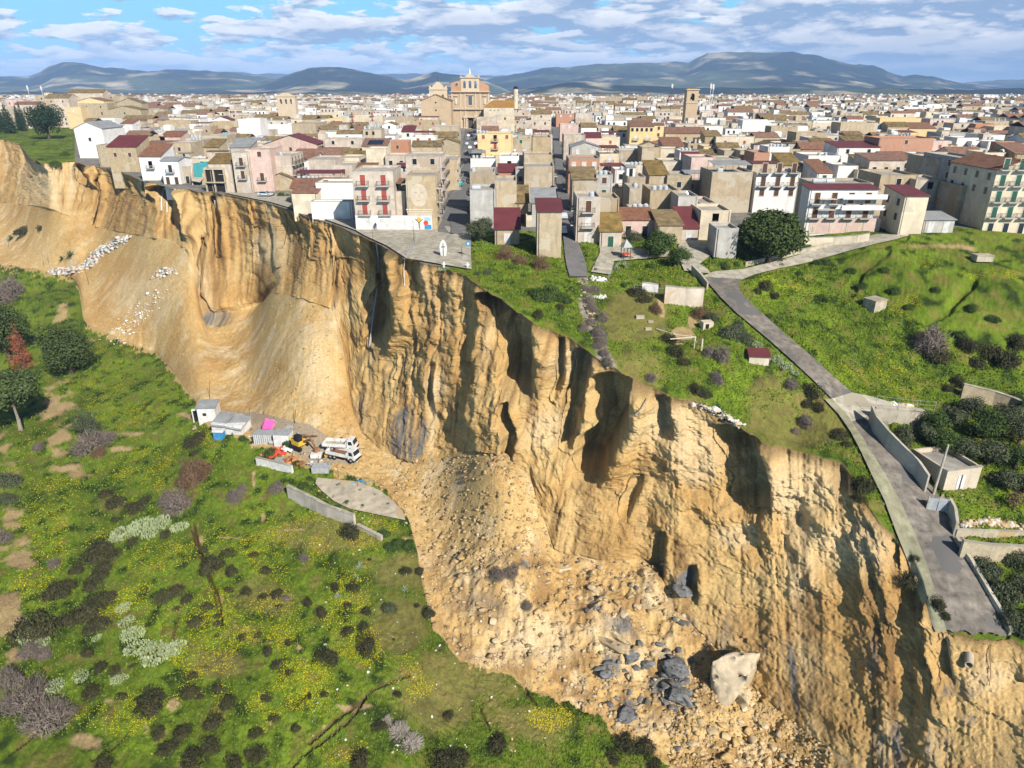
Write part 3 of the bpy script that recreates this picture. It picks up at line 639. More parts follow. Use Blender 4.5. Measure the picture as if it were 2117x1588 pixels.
def strip(name, st, mat, up, label, nu=24, nv=16, kind='structure', ragged=False):
    st = np.array(st, float); n = len(st); rows = []
    for k in range(n - 1):
        m_ = max(2, nv)
        for t in (np.arange(m_) / m_ if k < n - 2 else np.arange(m_ + 1) / m_):
            rows.append(st[k] * (1 - t) + st[k + 1] * t)
    Vv = []
    for a in rows:
        for u_ in np.linspace(0, 1, nu + 1):
            p_ = a[0] * (1 - u_) + a[1] * u_
            if ragged and len(Vv) <= nu: p_ = p_ + np.array([0., 3 - 16 * abs(float(vn(u_ * 7, 1.5, 0, 5))) - 7 * abs(float(vn(u_ * 23, .5, 0, 5)))])
            Vv.append(GB(p_[0], p_[1], up))
    idx = np.arange(len(Vv)).reshape(len(rows), nu + 1)
    Q_ = np.stack([idx[:-1, :-1], idx[:-1, 1:], idx[1:, 1:], idx[1:, :-1]], -1).reshape(-1, 4)
    o = add(name, mesh_np(name, np.array([tuple(a) for a in Vv]), Q_, mat)); return tag(o, label, kind=kind)
m_asph = M_('worn_asphalt', (.21,.185,.155), var=.28, scale=.8, dirt=.0, stains=.4, patch=(.12,.115,.11), bump=.02)
m_asph_g = M_('street_asphalt', (.17,.165,.16), var=.16, scale=.5, stains=.3)
m_conc = M_('worn_concrete', (.43,.395,.315), var=.22, scale=.7, stains=.45, patch=(.30,.27,.20), bump=.02)
m_conc_l = M_('pale_concrete', (.47,.41,.31), var=.18, scale=.7, patch=(.40,.31,.18), stains=.4)
m_verge = M_('mossy_concrete', (.27,.26,.17), var=.2, scale=.9, stains=.3)
strip('road', ROAD, m_asph, .05, 'narrow worn asphalt road broken off at the cliff edge', ragged=True)
strip('road', ROADB, m_conc, .054, 'pale road running from the junction up towards the houses')
strip('road', ROADC, m_conc, .058, 'pale side road leading right behind the concrete wall')
strip('road', ST1, m_asph_g, .05, 'straight town street leading to the church'); strip('road', ST2, m_asph_g, .05, 'narrow shaded town street')
strip('pavement', VERGE, m_verge, .10, 'mossy concrete verge beside the broken road')
strip('pavement', ESPL, m_conc, .03, 'cracked concrete terrace along the cliff edge')
strip('pavement', PLAZA, m_conc, .05, 'paved little square of the playground'); strip('pavement', YARD2, m_conc, .05, 'paved forecourt above the junction')
strip('pavement', PADC, m_conc_l, .07, 'cracked concrete pad on the lower slope')
# distant plain that closes the ground towards the hills
Y0_ = float(PW[-1, nC // 2, 1])
# ================= HILLS =================
def ridge_px(pts): p = np.array(pts, float); return lambda x: np.interp(x, p[:, 0], p[:, 1])
RDG = [ # name, distance, front width, skyline
 (13500., 3000., ridge_px([(-900,158),(0,160),(300,156),(380,151),(440,150),(520,152),(600,156),(780,157),(860,156),(1010,158),(1060,158),(1300,160),(1990,172),(2060,167),(2117,166),(3000,160)])),
 (7800., 2600., ridge_px([(-900,168),(0,166),(30,163),(60,166),(90,155),(110,143),(140,135),(175,134),(215,139),(260,144),(300,147),(400,154),(480,158),(560,165),(640,180),(740,200),(3000,210)])),
 (6600., 2300., ridge_px([(-900,210),(430,210),(500,190),(560,174),(610,155),(640,146),(665,143),(705,142),(735,145),(770,151),(800,158),(840,168),(880,160),(900,155),(925,156),(960,160),(1000,167),(1060,190),(1200,210),(3000,210)])),
 (9000., 3200., ridge_px([(-900,210),(960,200),(1005,168),(1040,162),(1075,156),(1120,143),(1150,140),(1180,141),(1240,131),(1290,131),(1330,133),(1395,132),(1420,136),(1440,124),(1455,117),(1500,115),(1560,113),(1630,113),(1650,118),(1690,121),(1730,130),(1760,138),(1800,138),(1830,148),(1865,161),(1890,159),(1925,160),(1960,168),(1990,175),(2117,186),(2300,200),(3000,215)])),
 (4600., 1500., ridge_px([(-900,188),(0,190),(200,192),(420,196),(520,194),(640,190),(760,196),(1000,200),(1060,186),(1110,178),(1150,173),(1180,171),(1210,174),(1260,182),(1400,186),(1600,184),(1800,186),(2000,190),(2117,186),(3000,186)])),
]
PXh = np.arange(-900, 3001, 5.0); Dh = np.geomspace(2300, 17500, 330)
th = (PXh - CX) / F
Xh = Dh[:, None] * th[None] * math.cos(PITCH) * 1.0; Yh = np.repeat(Dh[:, None], len(PXh), 1)
Hh = np.full(Xh.shape, -60.0)
for D0, W0, rf in RDG:
    ysk = rf(PXh); # height at distance D0 so that the skyline shows there
    # vertical angle of the skyline
    yy_ = -(ysk - CY) / F; c, s = math.cos(PITCH), math.sin(PITCH)
    tanv = (-s + c * yy_) / (c + s * yy_)
    top_ = CAMZ + tanv * D0
    Dl = D0 * (1 + .04 * fbm(PXh / 170, D0, 0, 3, 7))[None]
    t = (Yh - Dl) / W0
    pr = np.where(t < 0, np.exp(-np.abs(t) ** 1.25 * 2.4), np.exp(-np.abs(t) ** 2 * 3.0))
    Hh = np.maximum(Hh, -60 + (top_[None] + 60) * pr)
ero = ridged(Xh / 620, Yh / 620, 0, 5, 5); e2 = fbm(Xh / 1500, Yh / 1500, 0, 5, 6)
relf = np.clip((Hh + 60) / 260, 0, 1)
Hh = Hh + relf * (ero * 115 + e2 * 70) * (1 - np.clip((Hh + 60) / 420, 0, .66)) - 4
Hh = np.where(Dh[:, None] < 2400, -90, Hh)
nh = fbm(Xh / 900, Yh / 900, 0, 5, 8); nh2 = fbm(Xh / 260, Yh / 260, 0, 4, 9); nh3 = vn(Xh / 90, Yh / 60, 0, 10)
DG, FG, PF, RK = C(.020,.030,.022), C(.085,.105,.045), C(.30,.27,.17), C(.42,.34,.24)
hc = lerp(DG + 0 * nh[..., None], FG, nh * 3.2 + .30 - relf * .35); hc = lerp(hc, PF, (nh2 - .16) * 5 * (1 - relf * .8)); hc = lerp(hc, RK, np.clip((nh2 + nh * .4 - .38) * 3, 0, .6)); hc *= (1 + .3 * nh3[..., None])
idx = np.arange(Xh.size).reshape(Xh.shape)
meh = mesh_np('hills', np.stack([Xh, Yh, Hh], -1).reshape(-1, 3), np.stack([idx[:-1, :-1], idx[:-1, 1:], idx[1:, 1:], idx[1:, :-1]], -1).reshape(-1, 4), None, True, {'Col': hc.reshape(-1, 3)})
mh, th_, bh = newmat('hillside'); a = th_.nodes.new('ShaderNodeAttribute'); a.attribute_name = 'Col'; 
q1 = th_.nodes.new('ShaderNodeNewGeometry'); q2 = th_.nodes.new('ShaderNodeTexNoise'); q2.inputs['Scale'].default_value = .012; q2.inputs['Detail'].default_value = 8; q2.inputs['Roughness'].default_value = .75
th_.links.new(q1.outputs['Position'], q2.inputs['Vector']); q3 = th_.nodes.new('ShaderNodeMapRange'); q3.inputs[1].default_value = .3; q3.inputs[2].default_value = .7; q3.inputs[3].default_value = .45; q3.inputs[4].default_value = 1.5
th_.links.new(q2.outputs['Fac'], q3.inputs[0]); q4 = th_.nodes.new('ShaderNodeVectorMath'); q4.operation = 'SCALE'; th_.links.new(a.outputs['Color'], q4.inputs[0]); th_.links.new(q3.outputs[0], q4.inputs['Scale'])
th_.links.new(q4.outputs[0], bh.inputs['Base Color']); bh.inputs['Roughness'].default_value = 1; bh.inputs['Specular IOR Level'].default_value = 0
meh.materials.append(mh)
tag(add('hills', meh), 'blue wooded hills beyond the town', kind='structure')
# plain between the town and the hills
PLN = np.array([(x, y, -70. if y > 1500 else -8.) for y in (900, 1900, 2600) for x in (-9000, -2000, 0, 2000, 9000)], float)
ii = np.arange(15).reshape(3, 5)
m_plain = M_('valley_fields', (.07,.09,.035), var=.4, scale=.004)
tag(add('plain', mesh_np('plain', PLN, np.stack([ii[:-1, :-1], ii[:-1, 1:], ii[1:, 1:], ii[1:, :-1]], -1).reshape(-1, 4), m_plain)), 'valley floor between the town and the hills', kind='structure')
# ---------------- haze ----------------
hz = MB(); hz.box(-21000, 21000, -600, 18200, -140, 470)
mz = bpy.data.materials.new('haze'); mz.use_nodes = True; tz_ = mz.node_tree; tz_.nodes.clear()
oz = tz_.nodes.new('ShaderNodeOutputMaterial'); pv = tz_.nodes.new('ShaderNodeVolumePrincipled'); pv.inputs['Color'].default_value = (.36,.58,1.0,1); pv.inputs['Density'].default_value = .000072; pv.inputs['Anisotropy'].default_value = -.2
tz_.links.new(pv.outputs[0], oz.inputs['Volume'])
tag(hz.build('haze', mz), 'thin blue air haze over the valley', kind='stuff')
# ================= TOWN =================
WALL = {
 'T': M_('tufa_block', (.47,.375,.245), scale=.9, bricks=(1.5,(.36,.30,.21),.45), patch=(.46,.40,.30), stains=.45, tint=.14, bump=.02),
 'S': M_('rough_stone', (.44,.37,.25), scale=1.2, var=.22, bricks=(1.1,(.30,.25,.17),.4), stains=.3, bump=.06),
 'W': M_('white_plaster', (.76,.75,.73), scale=.5, var=.08, patch=(.66,.63,.57), stains=.26, tint=.05),
 'C': M_('cream_plaster', (.66,.57,.42), scale=.5, var=.10, patch=(.52,.45,.34), stains=.32, tint=.07),
 'P': M_('pink_plaster', (.62,.46,.40), scale=.5, var=.10, patch=(.50,.40,.32), stains=.32, tint=.08),
 'B': M_('beige_plaster', (.57,.49,.40), scale=.5, var=.12, patch=(.44,.35,.25), stains=.42, tint=.10),
 'Y': M_('yellow_plaster', (.68,.53,.28), scale=.5, var=.07, stains=.15, tint=.06),
 'O': M_('orange_brick', (.46,.23,.14), scale=.9, bricks=(2.2,(.42,.25,.16),.5), stains=.15, tint=.08),
 'G': M_('grey_render', (.46,.44,.40), scale=.6, var=.12, stains=.35, tint=.10),
}
CNAME = {'T':'tan stone', 'S':'rough stone', 'W':'white', 'C':'cream', 'P':'pink', 'B':'beige', 'Y':'yellow', 'O':'orange brick', 'G':'grey'}
m_roofc = M_('roof_screed', (.40,.37,.32), scale=.5, var=.18, stains=.35, tint=.15, dirt=0)
m_tin = M_('red_sheet_roof', (.17,.045,.048), scale=.4, var=.1, rough=.55, waves=(3.0,'X'))
m_tile = M_('terracotta_tiles', (.27,.14,.09), scale=.9, var=.2, rough=.9, waves=(4.5,'X'), tint=.12)
m_moss = M_('mossy_tiles', (.27,.19,.075), scale=.6, var=.3, waves=(4.5,'X'), tint=.12, stains=.35)
m_grey_roof = M_('grey_sheet', (.33,.34,.34), scale=.4, rough=.6, waves=(3.0,'X'))
ROOFM = {'r': m_tin, 't': m_tile, 'm': m_moss, 'k': m_grey_roof}
RNAME = {'r':'red sheet roof', 't':'terracotta roof', 'm':'mossy tile roof', 'k':'grey sheet roof', 'f':'flat roof'}
m_glass = M_('dark_glass', (.02,.024,.03), rough=.15, var=.0, spec=.6)
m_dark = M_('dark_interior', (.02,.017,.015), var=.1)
m_frame = M_('window_surround', (.62,.58,.50), var=.06)
SHUT = {'b': M_('brown_shutters', (.12,.06,.035), waves=(7,'Z'), rough=.6), 'r': M_('red_shutters', (.42,.09,.07), waves=(7,'Z'), rough=.6), 'g': M_('green_shutters', (.03,.12,.08), waves=(7,'Z'), rough=.6),
        'w': M_('white_shutters', (.72,.72,.70), waves=(7,'Z'), rough=.6), 'd': m_glass, 'p': M_('pink_shutters', (.60,.28,.25), waves=(7,'Z'), rough=.6)}
m_rail = M_('iron_railing', (.06,.055,.05), rough=.6)
m_slab = M_('balcony_slab', (.50,.46,.40), stains=.3)
m_tank = M_('grey_water_tank', (.45,.49,.52), rough=.45, var=.05)
m_tankb = M_('blue_water_tank', (.12,.42,.60), rough=.45, var=.05)
m_dish = M_('dish_white', (.75,.75,.74), rough=.5)
m_pv = M_('solar_glass', (.012,.02,.045), rough=.2, spec=.6, waves=(1.2,'X'))
m_cop = M_('parapet_coping', (.42,.38,.31), stains=.3, tint=.1)

def mk_window(w_, h_, sh):
    m = MB(); f = .09; y = -.06
    m.box(-w_/2-f, -w_/2, y, .05, 0, h_); m.box(w_/2, w_/2+f, y, .05, 0, h_); m.box(-w_/2-f, w_/2+f, y, .05, h_, h_+f); m.box(-w_/2-f-.05, w_/2+f+.05, y-.06, .05, -f, 0)
    fr = m.mesh('window_frame', m_frame)
    m = MB(); m.box(-w_/2, w_/2, -.025, .04, 0, h_); m.box(-.03, .03, -.045, -.02, 0, h_); pn = m.mesh('window_pane', SHUT[sh])
    return fr, pn
WIN = {(k, s): mk_window(*((1.15, 1.45) if k == 'w' else (1.15, 2.25)), s) for k in 'wd' for s in SHUT}
def mk_balcony(w_=2.7):
    m = MB(); m.box(-w_/2, w_/2, -1.05, .04, -.16, 0)
    sl = m.mesh('balcony_slab', m_slab); m = MB()
    for i in range(15): x = -w_/2+.04 + i*(w_-.08)/14; m.tube((x,-1.0,0), (x,-1.0,.95), .018, 4)
    for y in (-.75,-.5,-.25): [m.tube((sx*(w_/2-.04), y, 0), (sx*(w_/2-.04), y, .95), .018, 4) for sx in (-1,1)]
    m.path([(-w_/2+.04,.0,.97),(-w_/2+.04,-1.0,.97),(w_/2-.04,-1.0,.97),(w_/2-.04,.0,.97)], .035, 4)
    return sl, m.mesh('railing', m_rail)
BALC = mk_balcony()
def mk_tank(mat, horiz=False):
    m = MB(); n = 12
    if horiz:
        m.tube((-.9,0,.75),(.9,0,.75),.55,n); m.tube((-1.0,0,.75),(-.9,0,.75),.35,n,0,.55); m.tube((.9,0,.75),(1.0,0,.75),.55,n,0,.35); m.box(-.7,-.55,-.45,.45,0,.35); m.box(.55,.7,-.45,.45,0,.35)
    else:
        m.tube((0,0,.12),(0,0,1.25),.55,n); m.tube((0,0,1.25),(0,0,1.42),.55,n,0,.24); m.tube((0,0,1.42),(0,0,1.5),.2,8)
        for z in (.45,.85): m.tube((0,0,z),(0,0,z+.06),.58,n)
        m.box(-.45,.45,-.45,.45,0,.12)
    return m.mesh('water_tank', mat)
TANK = {'v': mk_tank(m_tank), 'b': mk_tank(m_tankb), 'h': mk_tank(m_tank, True)}
def mk_dish():
    m = MB(); n = 12; c = Vector((0,-.25,1.1)); ax = Vector((.35,-.8,.5)).normalized(); u = ax.orthogonal().normalized(); v = ax.cross(u)
    for k in range(2):
        r0, r1 = (.0, .28) if k == 0 else (.28, .5); d0, d1 = (0, .05) if k == 0 else (.05, .16)
        for i in range(n):
            t0, t1 = 2*math.pi*i/n, 2*math.pi*(i+1)/n
            P = lambda r, d, t: c + ax*d + (u*math.cos(t)+v*math.sin(t))*r
            if k: m.face([P(r0,d0,t0), P(r1,d1,t0), P(r1,d1,t1), P(r0,d0,t1)])
            else: m.face([c, P(r1,d1,t0), P(r1,d1,t1)])
    m.tube((0,0,0),(0,-.2,1.1),.03,5); m.tube(tuple(c), tuple(c+ax*.5), .02, 4)
    return m.mesh('satellite_dish', m_dish)
DISH = mk_dish()
def mk_antenna():
    m = MB(); m.tube((0,0,0),(0,0,2.6),.025,5); m.tube((-.6,0,2.4),(.6,0,2.4),.02,4)
    for i in range(5): m.tube((-.5+i*.25,-.28,2.4),(-.5+i*.25,.28,2.4),.012,4)
    return m.mesh('antenna', m_rail)
ANT = mk_antenna()

HOUSES = []      # (px0,px1,ytop,ybase,Y,X0,X1,h) for occlusion tests
LBL = []
def zone_of(px, Yd):
    if px < 150: a = 'beside the cypresses'
    elif px < 480: a = 'above the far cliff'
    elif px < 725: a = 'left of the mural block'
    elif px < 960: a = 'left of the church street'
    elif px < 1165: a = 'between the two streets'
    elif px < 1440: a = 'right of the narrow street'
    elif px < 1680: a = 'behind the big pine'
    elif px < 1880: a = 'above the meadow'
    else: a = 'at the right edge'
    b = 'front' if Yd < 175 else 'second-row' if Yd < 235 else 'middle' if Yd < 320 else 'back' if Yd < 480 else 'distant'
    return a, b
def house(x0, x1, ytop, h, wall='T', roof='f', win='', yb=None, dep=None, label=None, name='house', rz=0.0, tanks=0, tk='v', extra='', sink=None, side='', attic=0, rise=None, gm=None, zg=None):
    pc_ = (x0 + x1) / 2
    if yb is not None:
        b = G(pc_, yb) if zg is None else Vector(unp(pc_, yb, zg)); Yf, z0 = b.y, b.z
        if zg is None and pc_ < 1150: z0 = 0 if yb < 500 else b.z
        dx, dy, dz = ray(pc_, ytop); h = CAMZ + dz * Yf / dy - z0
    else:
        z0 = 0 if zg is None else zg
        dx, dy, dz = ray(pc_, ytop); Yf = (z0 + h - CAMZ) / dz * dy
    dcam = lambda Y_, z_: Y_ * math.cos(PITCH) - (z_ - CAMZ) * math.sin(PITCH)
    k = dcam(Yf, z0 + h) / F; X0, X1 = (x0 - CX) * k, (x1 - CX) * k
    Wd = X1 - X0; Dp = dep or (9 + 3 * rnd.random())
    Xc = (X0 + X1) / 2
    rt = root(name, (Xc, Yf, z0), rz)
    hw = Wd / 2; zb = -(sink if sink is not None else .8); wm = WALL[wall]
    front_roof = roof[0]
    m = MB()
    P = .45 if front_roof == 'f' else 0
    # walls
    for pts in ([(-hw,0),(hw,0)], [(hw,0),(hw,Dp)], [(hw,Dp),(-hw,Dp)], [(-hw,Dp),(-hw,0)]):
        (a0,b0),(a1,b1) = pts; m.face([(a0,b0,zb),(a1,b1,zb),(a1,b1,h),(a0,b0,h)])
    rise = rise if rise is not None else (Dp * .22 if roof in ('rs','ts','ms','ks') else (Wd * .17 if roof.endswith('g') else Dp * .2))
    rm = None
    if front_roof == 'f':
        t = .22
        for (a0,b0,a1,b1) in ((-hw+t,t,hw-t,t),(hw-t,t,hw-t,Dp-t),(hw-t,Dp-t,-hw+t,Dp-t),(-hw+t,Dp-t,-hw+t,t)):
            m.face([(a1,b1,h-P),(a0,b0,h-P),(a0,b0,h),(a1,b1,h)])
        c_ = MB()
        for (a0,a1,b0,b1) in ((-hw-.04,hw+.04,-.04,t+.02),(-hw-.04,hw+.04,Dp-t-.02,Dp+.04),(-hw-.04,-hw+t+.02,t+.02,Dp-t-.02),(hw-t-.02,hw+.04,t+.02,Dp-t-.02)): c_.box(a0,a1,b0,b1,h-.01,h+.09)
        c_.build('parapet_coping', wm if rnd.random() < .4 else m_cop, rt)
        rm = MB(); rm.box(-hw+t, hw-t, t, Dp-t, h-P-.12, h-P); rm.build('roof', m_roofc, rt)
    elif roof.endswith('s'):     # slopes towards the camera
        m.face([(hw,0,h),(hw,Dp,h),(hw,Dp,h+rise)]); m.face([(-hw,Dp,h),(-hw,0,h),(-hw,Dp,h+rise)]); m.face([(hw,Dp,h),(-hw,Dp,h),(-hw,Dp,h+rise),(hw,Dp,h+rise)])
        rm = MB(); o = .3; s_ = rise/Dp
        rm.hexa([(-hw-o,-o,h-o*s_+.03),(hw+o,-o,h-o*s_+.03),(hw+o,Dp+o,h+rise+o*s_+.03),(-hw-o,Dp+o,h+rise+o*s_+.03)] + [(-hw-o,-o,h-o*s_+.17),(hw+o,-o,h-o*s_+.17),(hw+o,Dp+o,h+rise+o*s_+.17),(-hw-o,Dp+o,h+rise+o*s_+.17)])
        rm.build('roof', ROOFM[front_roof], rt)
    elif roof.endswith('g'):     # gable to the camera
        m.face([(-hw,0,h),(hw,0,h),(0,0,h+rise)]); m.face([(hw,Dp,h),(-hw,Dp,h),(0,Dp,h+rise)])
        rm = MB(); o = .3; s_ = rise/hw
        for q_ in (-1,1):
            a = [(q_*(hw+o),-o,h-o*s_+.03),(0,-o,h+rise+.03),(0,Dp+o,h+rise+.03),(q_*(hw+o),Dp+o,h-o*s_+.03)]
            if q_ > 0: a = [a[1],a[0],a[3],a[2]]
            rm.hexa(a + [(x,y,z+.14) for x,y,z in a])
        rm.build('roof', ROOFM[front_roof], rt)
    elif roof.endswith('x'):     # ridge along the facade
        m.face([(hw,0,h),(hw,Dp,h),(hw,Dp/2,h+rise)]); m.face([(-hw,Dp,h),(-hw,0,h),(-hw,Dp/2,h+rise)])
        rm = MB(); o = .3; s_ = rise/(Dp/2)
        a = [(-hw-o,-o,h-o*s_+.03),(hw+o,-o,h-o*s_+.03),(hw+o,Dp/2,h+rise+.03),(-hw-o,Dp/2,h+rise+.03)]; rm.hexa(a + [(x,y,z+.14) for x,y,z in a])
        a = [(-hw-o,Dp/2,h+rise+.03),(hw+o,Dp/2,h+rise+.03),(hw+o,Dp+o,h-o*s_+.03),(-hw-o,Dp+o,h-o*s_+.03)]; rm.hexa(a + [(x,y,z+.14) for x,y,z in a])
        rm.build('roof', ROOFM[front_roof], rt)
    if wall in 'CBPYWG' and h > 5.5:            # string courses and a downpipe
        fh_ = h / max(1, int(h // 3.0)); zc_ = fh_
        while zc_ < h - 1.5: m.box(-hw - .045, hw + .045, -.045, .02, zc_ - .09, zc_ + .09); zc_ += fh_
    m.build('wall', wm, rt)
    if Yf < 330 and rnd.random() < .6:
        pm = MB(); px_ = rnd.choice((-1, 1)) * (hw - .35); pm.tube((px_, -.09, 0), (px_, -.09, h - .1), .055, 6); pm.build('downpipe', m_rail if rnd.random() < .4 else m_slab, rt)
    def put_win(kind, sh, x, z, y=0.0, ang=0.0, balc=False, sx=1.0, sz=1.0):
        fr, pn = WIN[(kind, sh)]
        o = add('window' if kind == 'w' else 'door', fr, rt, (x, y, z), (0, 0, ang), (sx, 1, sz)); add('pane' if kind == 'w' else 'shutter', pn, o)
        if balc:
            b_ = add('balcony', BALC[0], rt, (x, y, z - .02), (0, 0, ang)); add('railing', BALC[1], b_)
    # win spec: 'cols x floors style[B]' e.g. 3x2rB ; several separated by spaces, '@z' start floor
    for sp_ in win.split():
        B_ = 'B' in sp_; sp_ = sp_.replace('B', ''); fl0 = None
        if '@' in sp_: sp_, f0_ = sp_.split('@'); fl0 = float(f0_)
        c_n, rest = sp_.split('x'); st_ = rest[-1]; nf = int(rest[:-1]); c_n = int(c_n)
        ftot = max(1, int(h // 3.0)); fh = h / ftot if h > 3 else 3
        f_start = fl0 if fl0 is not None else max(0, ftot - nf)
        for fl in range(nf):
            z = (f_start + fl) * fh
            for i in range(c_n):
                x = -hw + Wd * (i + .5) / c_n
                if B_: put_win('d', st_, x, z + .12, balc=True)
                elif z < .5: put_win('d', st_, x, .0)
                else: put_win('w', st_, x, z + .95)
    for sp_ in side.split():     # windows on the flank that faces a street: L or R
        sd_, nf, st_ = sp_[0], int(sp_[1]), sp_[2]; B_ = len(sp_) > 3
        for fl in range(nf):
            for i in range(2 if Dp < 12 else 4):
                y = Dp * (i + .5) / (2 if Dp < 12 else 4)
                put_win('d' if B_ else 'w', st_, -hw if sd_ == 'L' else hw, max(.2, h - 3.0 * (fl + 1) + (.2 if B_ else .8)), y, R(-90) if sd_ == 'L' else R(90), balc=B_)
    zr = h - P if front_roof == 'f' else h + .3
    used = []
    if attic and front_roof == 'f':
        aw, ad, ah = Wd * rnd.uniform(.3, .55), Dp * rnd.uniform(.35, .5), rnd.uniform(2.1, 2.6); sx = rnd.choice((-1, 1)); ax = sx * (hw - aw / 2 - .35)
        a = MB(); a.box(ax-aw/2, ax+aw/2, Dp-ad-.3, Dp-.3, zr, zr+ah); ro = a.build('rooftop_room', WALL[gm or rnd.choice('TTBGW')], rt)
        a = MB(); a.box(ax-aw/2-.2, ax+aw/2+.2, Dp-ad-.6, Dp-.1, zr+ah+.01, zr+ah+.14)
        a.build('roof', rnd.choice([m_roofc, m_roofc, m_tin, m_moss]), ro); fr, pn = WIN[('d', rnd.choice('bdwr'))]; o = add('door', fr, ro, (ax, Dp-ad-.3, zr+.02), None, (.8,1,.9)); add('shutter', pn, o)
        used.append((ax-aw/2, ax+aw/2))
    for i in range(tanks):
        tx = -hw + .9 + (Wd - 1.8) * ((i + .5) / max(tanks, 1)) if tanks > 2 else rnd.uniform(-hw + .8, hw - .8)
        if tanks > 2: tx = rnd.uniform(-.1,.1) + (-hw + 1 + i * 1.35)
        if abs(tx) > hw - .5: continue
        add('water_tank', TANK[tk if tk != 'r' else rnd.choice('vvvhb')], rt, (tx, (rnd.uniform(.9, 1.6) if front_roof == 'f' else Dp*.5), zr + (0 if front_roof == 'f' else .3)), (0, 0, rnd.uniform(-.3, .3)))
    if 'd' in extra: add('satellite_dish', DISH, rt, (rnd.uniform(-hw+.6, hw-.6), .6, zr), (0, 0, rnd.uniform(-.5, .5)))
    if 'a' in extra: add('antenna', ANT, rt, (rnd.uniform(-hw+.6, hw-.6), Dp * .6, zr + (rise if front_roof != 'f' else 0) * .5), (0, 0, rnd.uniform(-1, 1)))
    if 'c' in extra:             # tin canopy on posts over the terrace
        cm = rnd.choice([m_tin, m_tile, m_grey_roof]) if 'R' not in extra else m_tin
        a = MB(); cx0, cx1 = (-hw+.3, hw-.3) if rnd.random() < .5 or 'R' in extra else (-hw+.3, hw*.2)
        a.hexa([(cx0,.3,zr+2.1),(cx1,.3,zr+2.1),(cx1,Dp*.55,zr+2.6),(cx0,Dp*.55,zr+2.6),(cx0,.3,zr+2.18),(cx1,.3,zr+2.18),(cx1,Dp*.55,zr+2.68),(cx0,Dp*.55,zr+2.68)])
        cn = a.build('canopy', cm, rt); a = MB()
        for x in (cx0+.1, (cx0+cx1)/2, cx1-.1):
            for y, zt in ((.4, 2.1), (Dp*.55-.1, 2.55)): a.tube((x,y,zr),(x,y,zr+zt),.05,5)
        a.build('canopy_posts', m_rail, cn)
    rt['_hw'] = 0; del rt['_hw']
    yb_ = float(proj(Xc, Yf, z0)[1])
    HOUSES.append((x0, x1, ytop, yb_, Yf, X0, X1, h, Dp))
    nst = max(1, int(round(h / 3.1)))
    d = CNAME[wall] + (' gabled' if roof.endswith('g') else '') + ' house with ' + RNAME[front_roof]
    if label: d = label
    LBL.append([rt, d, pc_, Yf, bool(label), tanks, win, attic, 'c' in extra])
    return rt
SPEC = []
def H(*a, **k): SPEC.append((a, k))
def flush():
    SPEC.sort(key=lambda t: -t[0][2])
    for a, k in SPEC:
        a = list(a)
        if k.get('yb') is None:
            pcx = (a[0] + a[1]) / 2; dx, dy, dz = ray(pcx, a[2])
            need = 0
            if a[1] <= 300 and a[2] <= 229:
                zt_ = CAMZ + dz / dy * (585 - (a[2] - 190) * 1.2); k['zg'] = zt_ - 8; a[3] = 8; k['sink'] = zt_ - 6; house(*a, **k); continue
            for (u0, u1, t, bb, y1, X0, X1, hh, dp) in HOUSES:
                if a[1] > u0 + 2 and a[0] < u1 - 2 and t > a[2] + 1 and not (bb < a[2]): need = max(need, y1 + dp + .25)
            while a[3] > 3.0 and (a[3] - CAMZ) / dz * dy < need: a[3] -= .25
        house(*a, **k)
    SPEC.clear()
# ---- left end, above the cliff ----
H(12,48,207,7,'P','f','3x1r',dep=10); H(30,78,216,6,'B','tx','2x1w',dep=9); H(-10,14,221,6,'C','f','1x1d'); H(2,60,236,5,'C','f','2x1d'); H(72,96,197,9,'T','f','1x1d',attic=1,extra='a')
H(92,140,203,8,'B','mx','2x1b',dep=14); H(140,212,192,9,'B','mx','',dep=12); H(134,166,222,8,'Y','f','1x1w',attic=0); H(160,214,209,7,'Y','tg','1x1d',dep=14,rise=2.2)
H(216,240,195,10,'T','f','1x1b',dep=8,tanks=1,tk='h'); H(238,262,199,9,'T','f','',dep=9); H(163,221,214,9,'S','f','2x2b',dep=10,label='old rough stone house with four shuttered windows above the cliff'); H(240,292,213,8,'S','mg','',dep=10)
H(223,290,227,8,'S','mg','1x1d',dep=11,rise=2.4,label='stone house with broad gable behind the small red roof'); H(195,237,246,8,'W','f','',dep=10); H(273,300,250,8,'T','ts','',dep=10); H(249,274,256,7,'W','ts','',dep=10,label='small white house under a tilted terracotta roof')
H(152,210,266,13,'W','kg','1x1d@2',yb=327,dep=18,sink=4,rise=2.6,label='tall white gabled house hanging over the far cliff edge')
H(211,238,268,10,'W','f','2x1d',dep=9,sink=2); H(238,273,260,9,'W','f','2x1w',dep=9,sink=2)
H(220,280,304,9,'T','rs','2x1b',yb=357,dep=11,sink=6,label='tan house under a dark red sheet roof at the cliff edge',rise=3.2); H(198,220,300,7,'S','f','',yb=345,dep=8,sink=5)
H(292,310,265,7,'G','f','1x1b',extra='c'); H(290,340,283,7,'T','f','',tanks=2,dep=12); H(326,394,250,9,'T','f','',dep=12,tanks=0,extra='c'); H(318,368,274,7,'C','f','1x1w',tanks=3); H(330,372,283,7,'P','ts','',dep=9)
H(344,393,296,8,'T','f','1x1d',dep=12); H(393,420,290,8,'T','f','',dep=12,tanks=3)
H(286,330,324,9,'W','ts','1x1b 1x1bB',yb=373,dep=11,sink=5,rise=3.2,label='white house under a sloping orange tile roof at the edge'); H(331,367,333,9,'W','kx','1x1dB 2x1b@0',yb=381,dep=10,sink=5,rise=.8,label='white house with dark loggia balcony hanging over the edge')
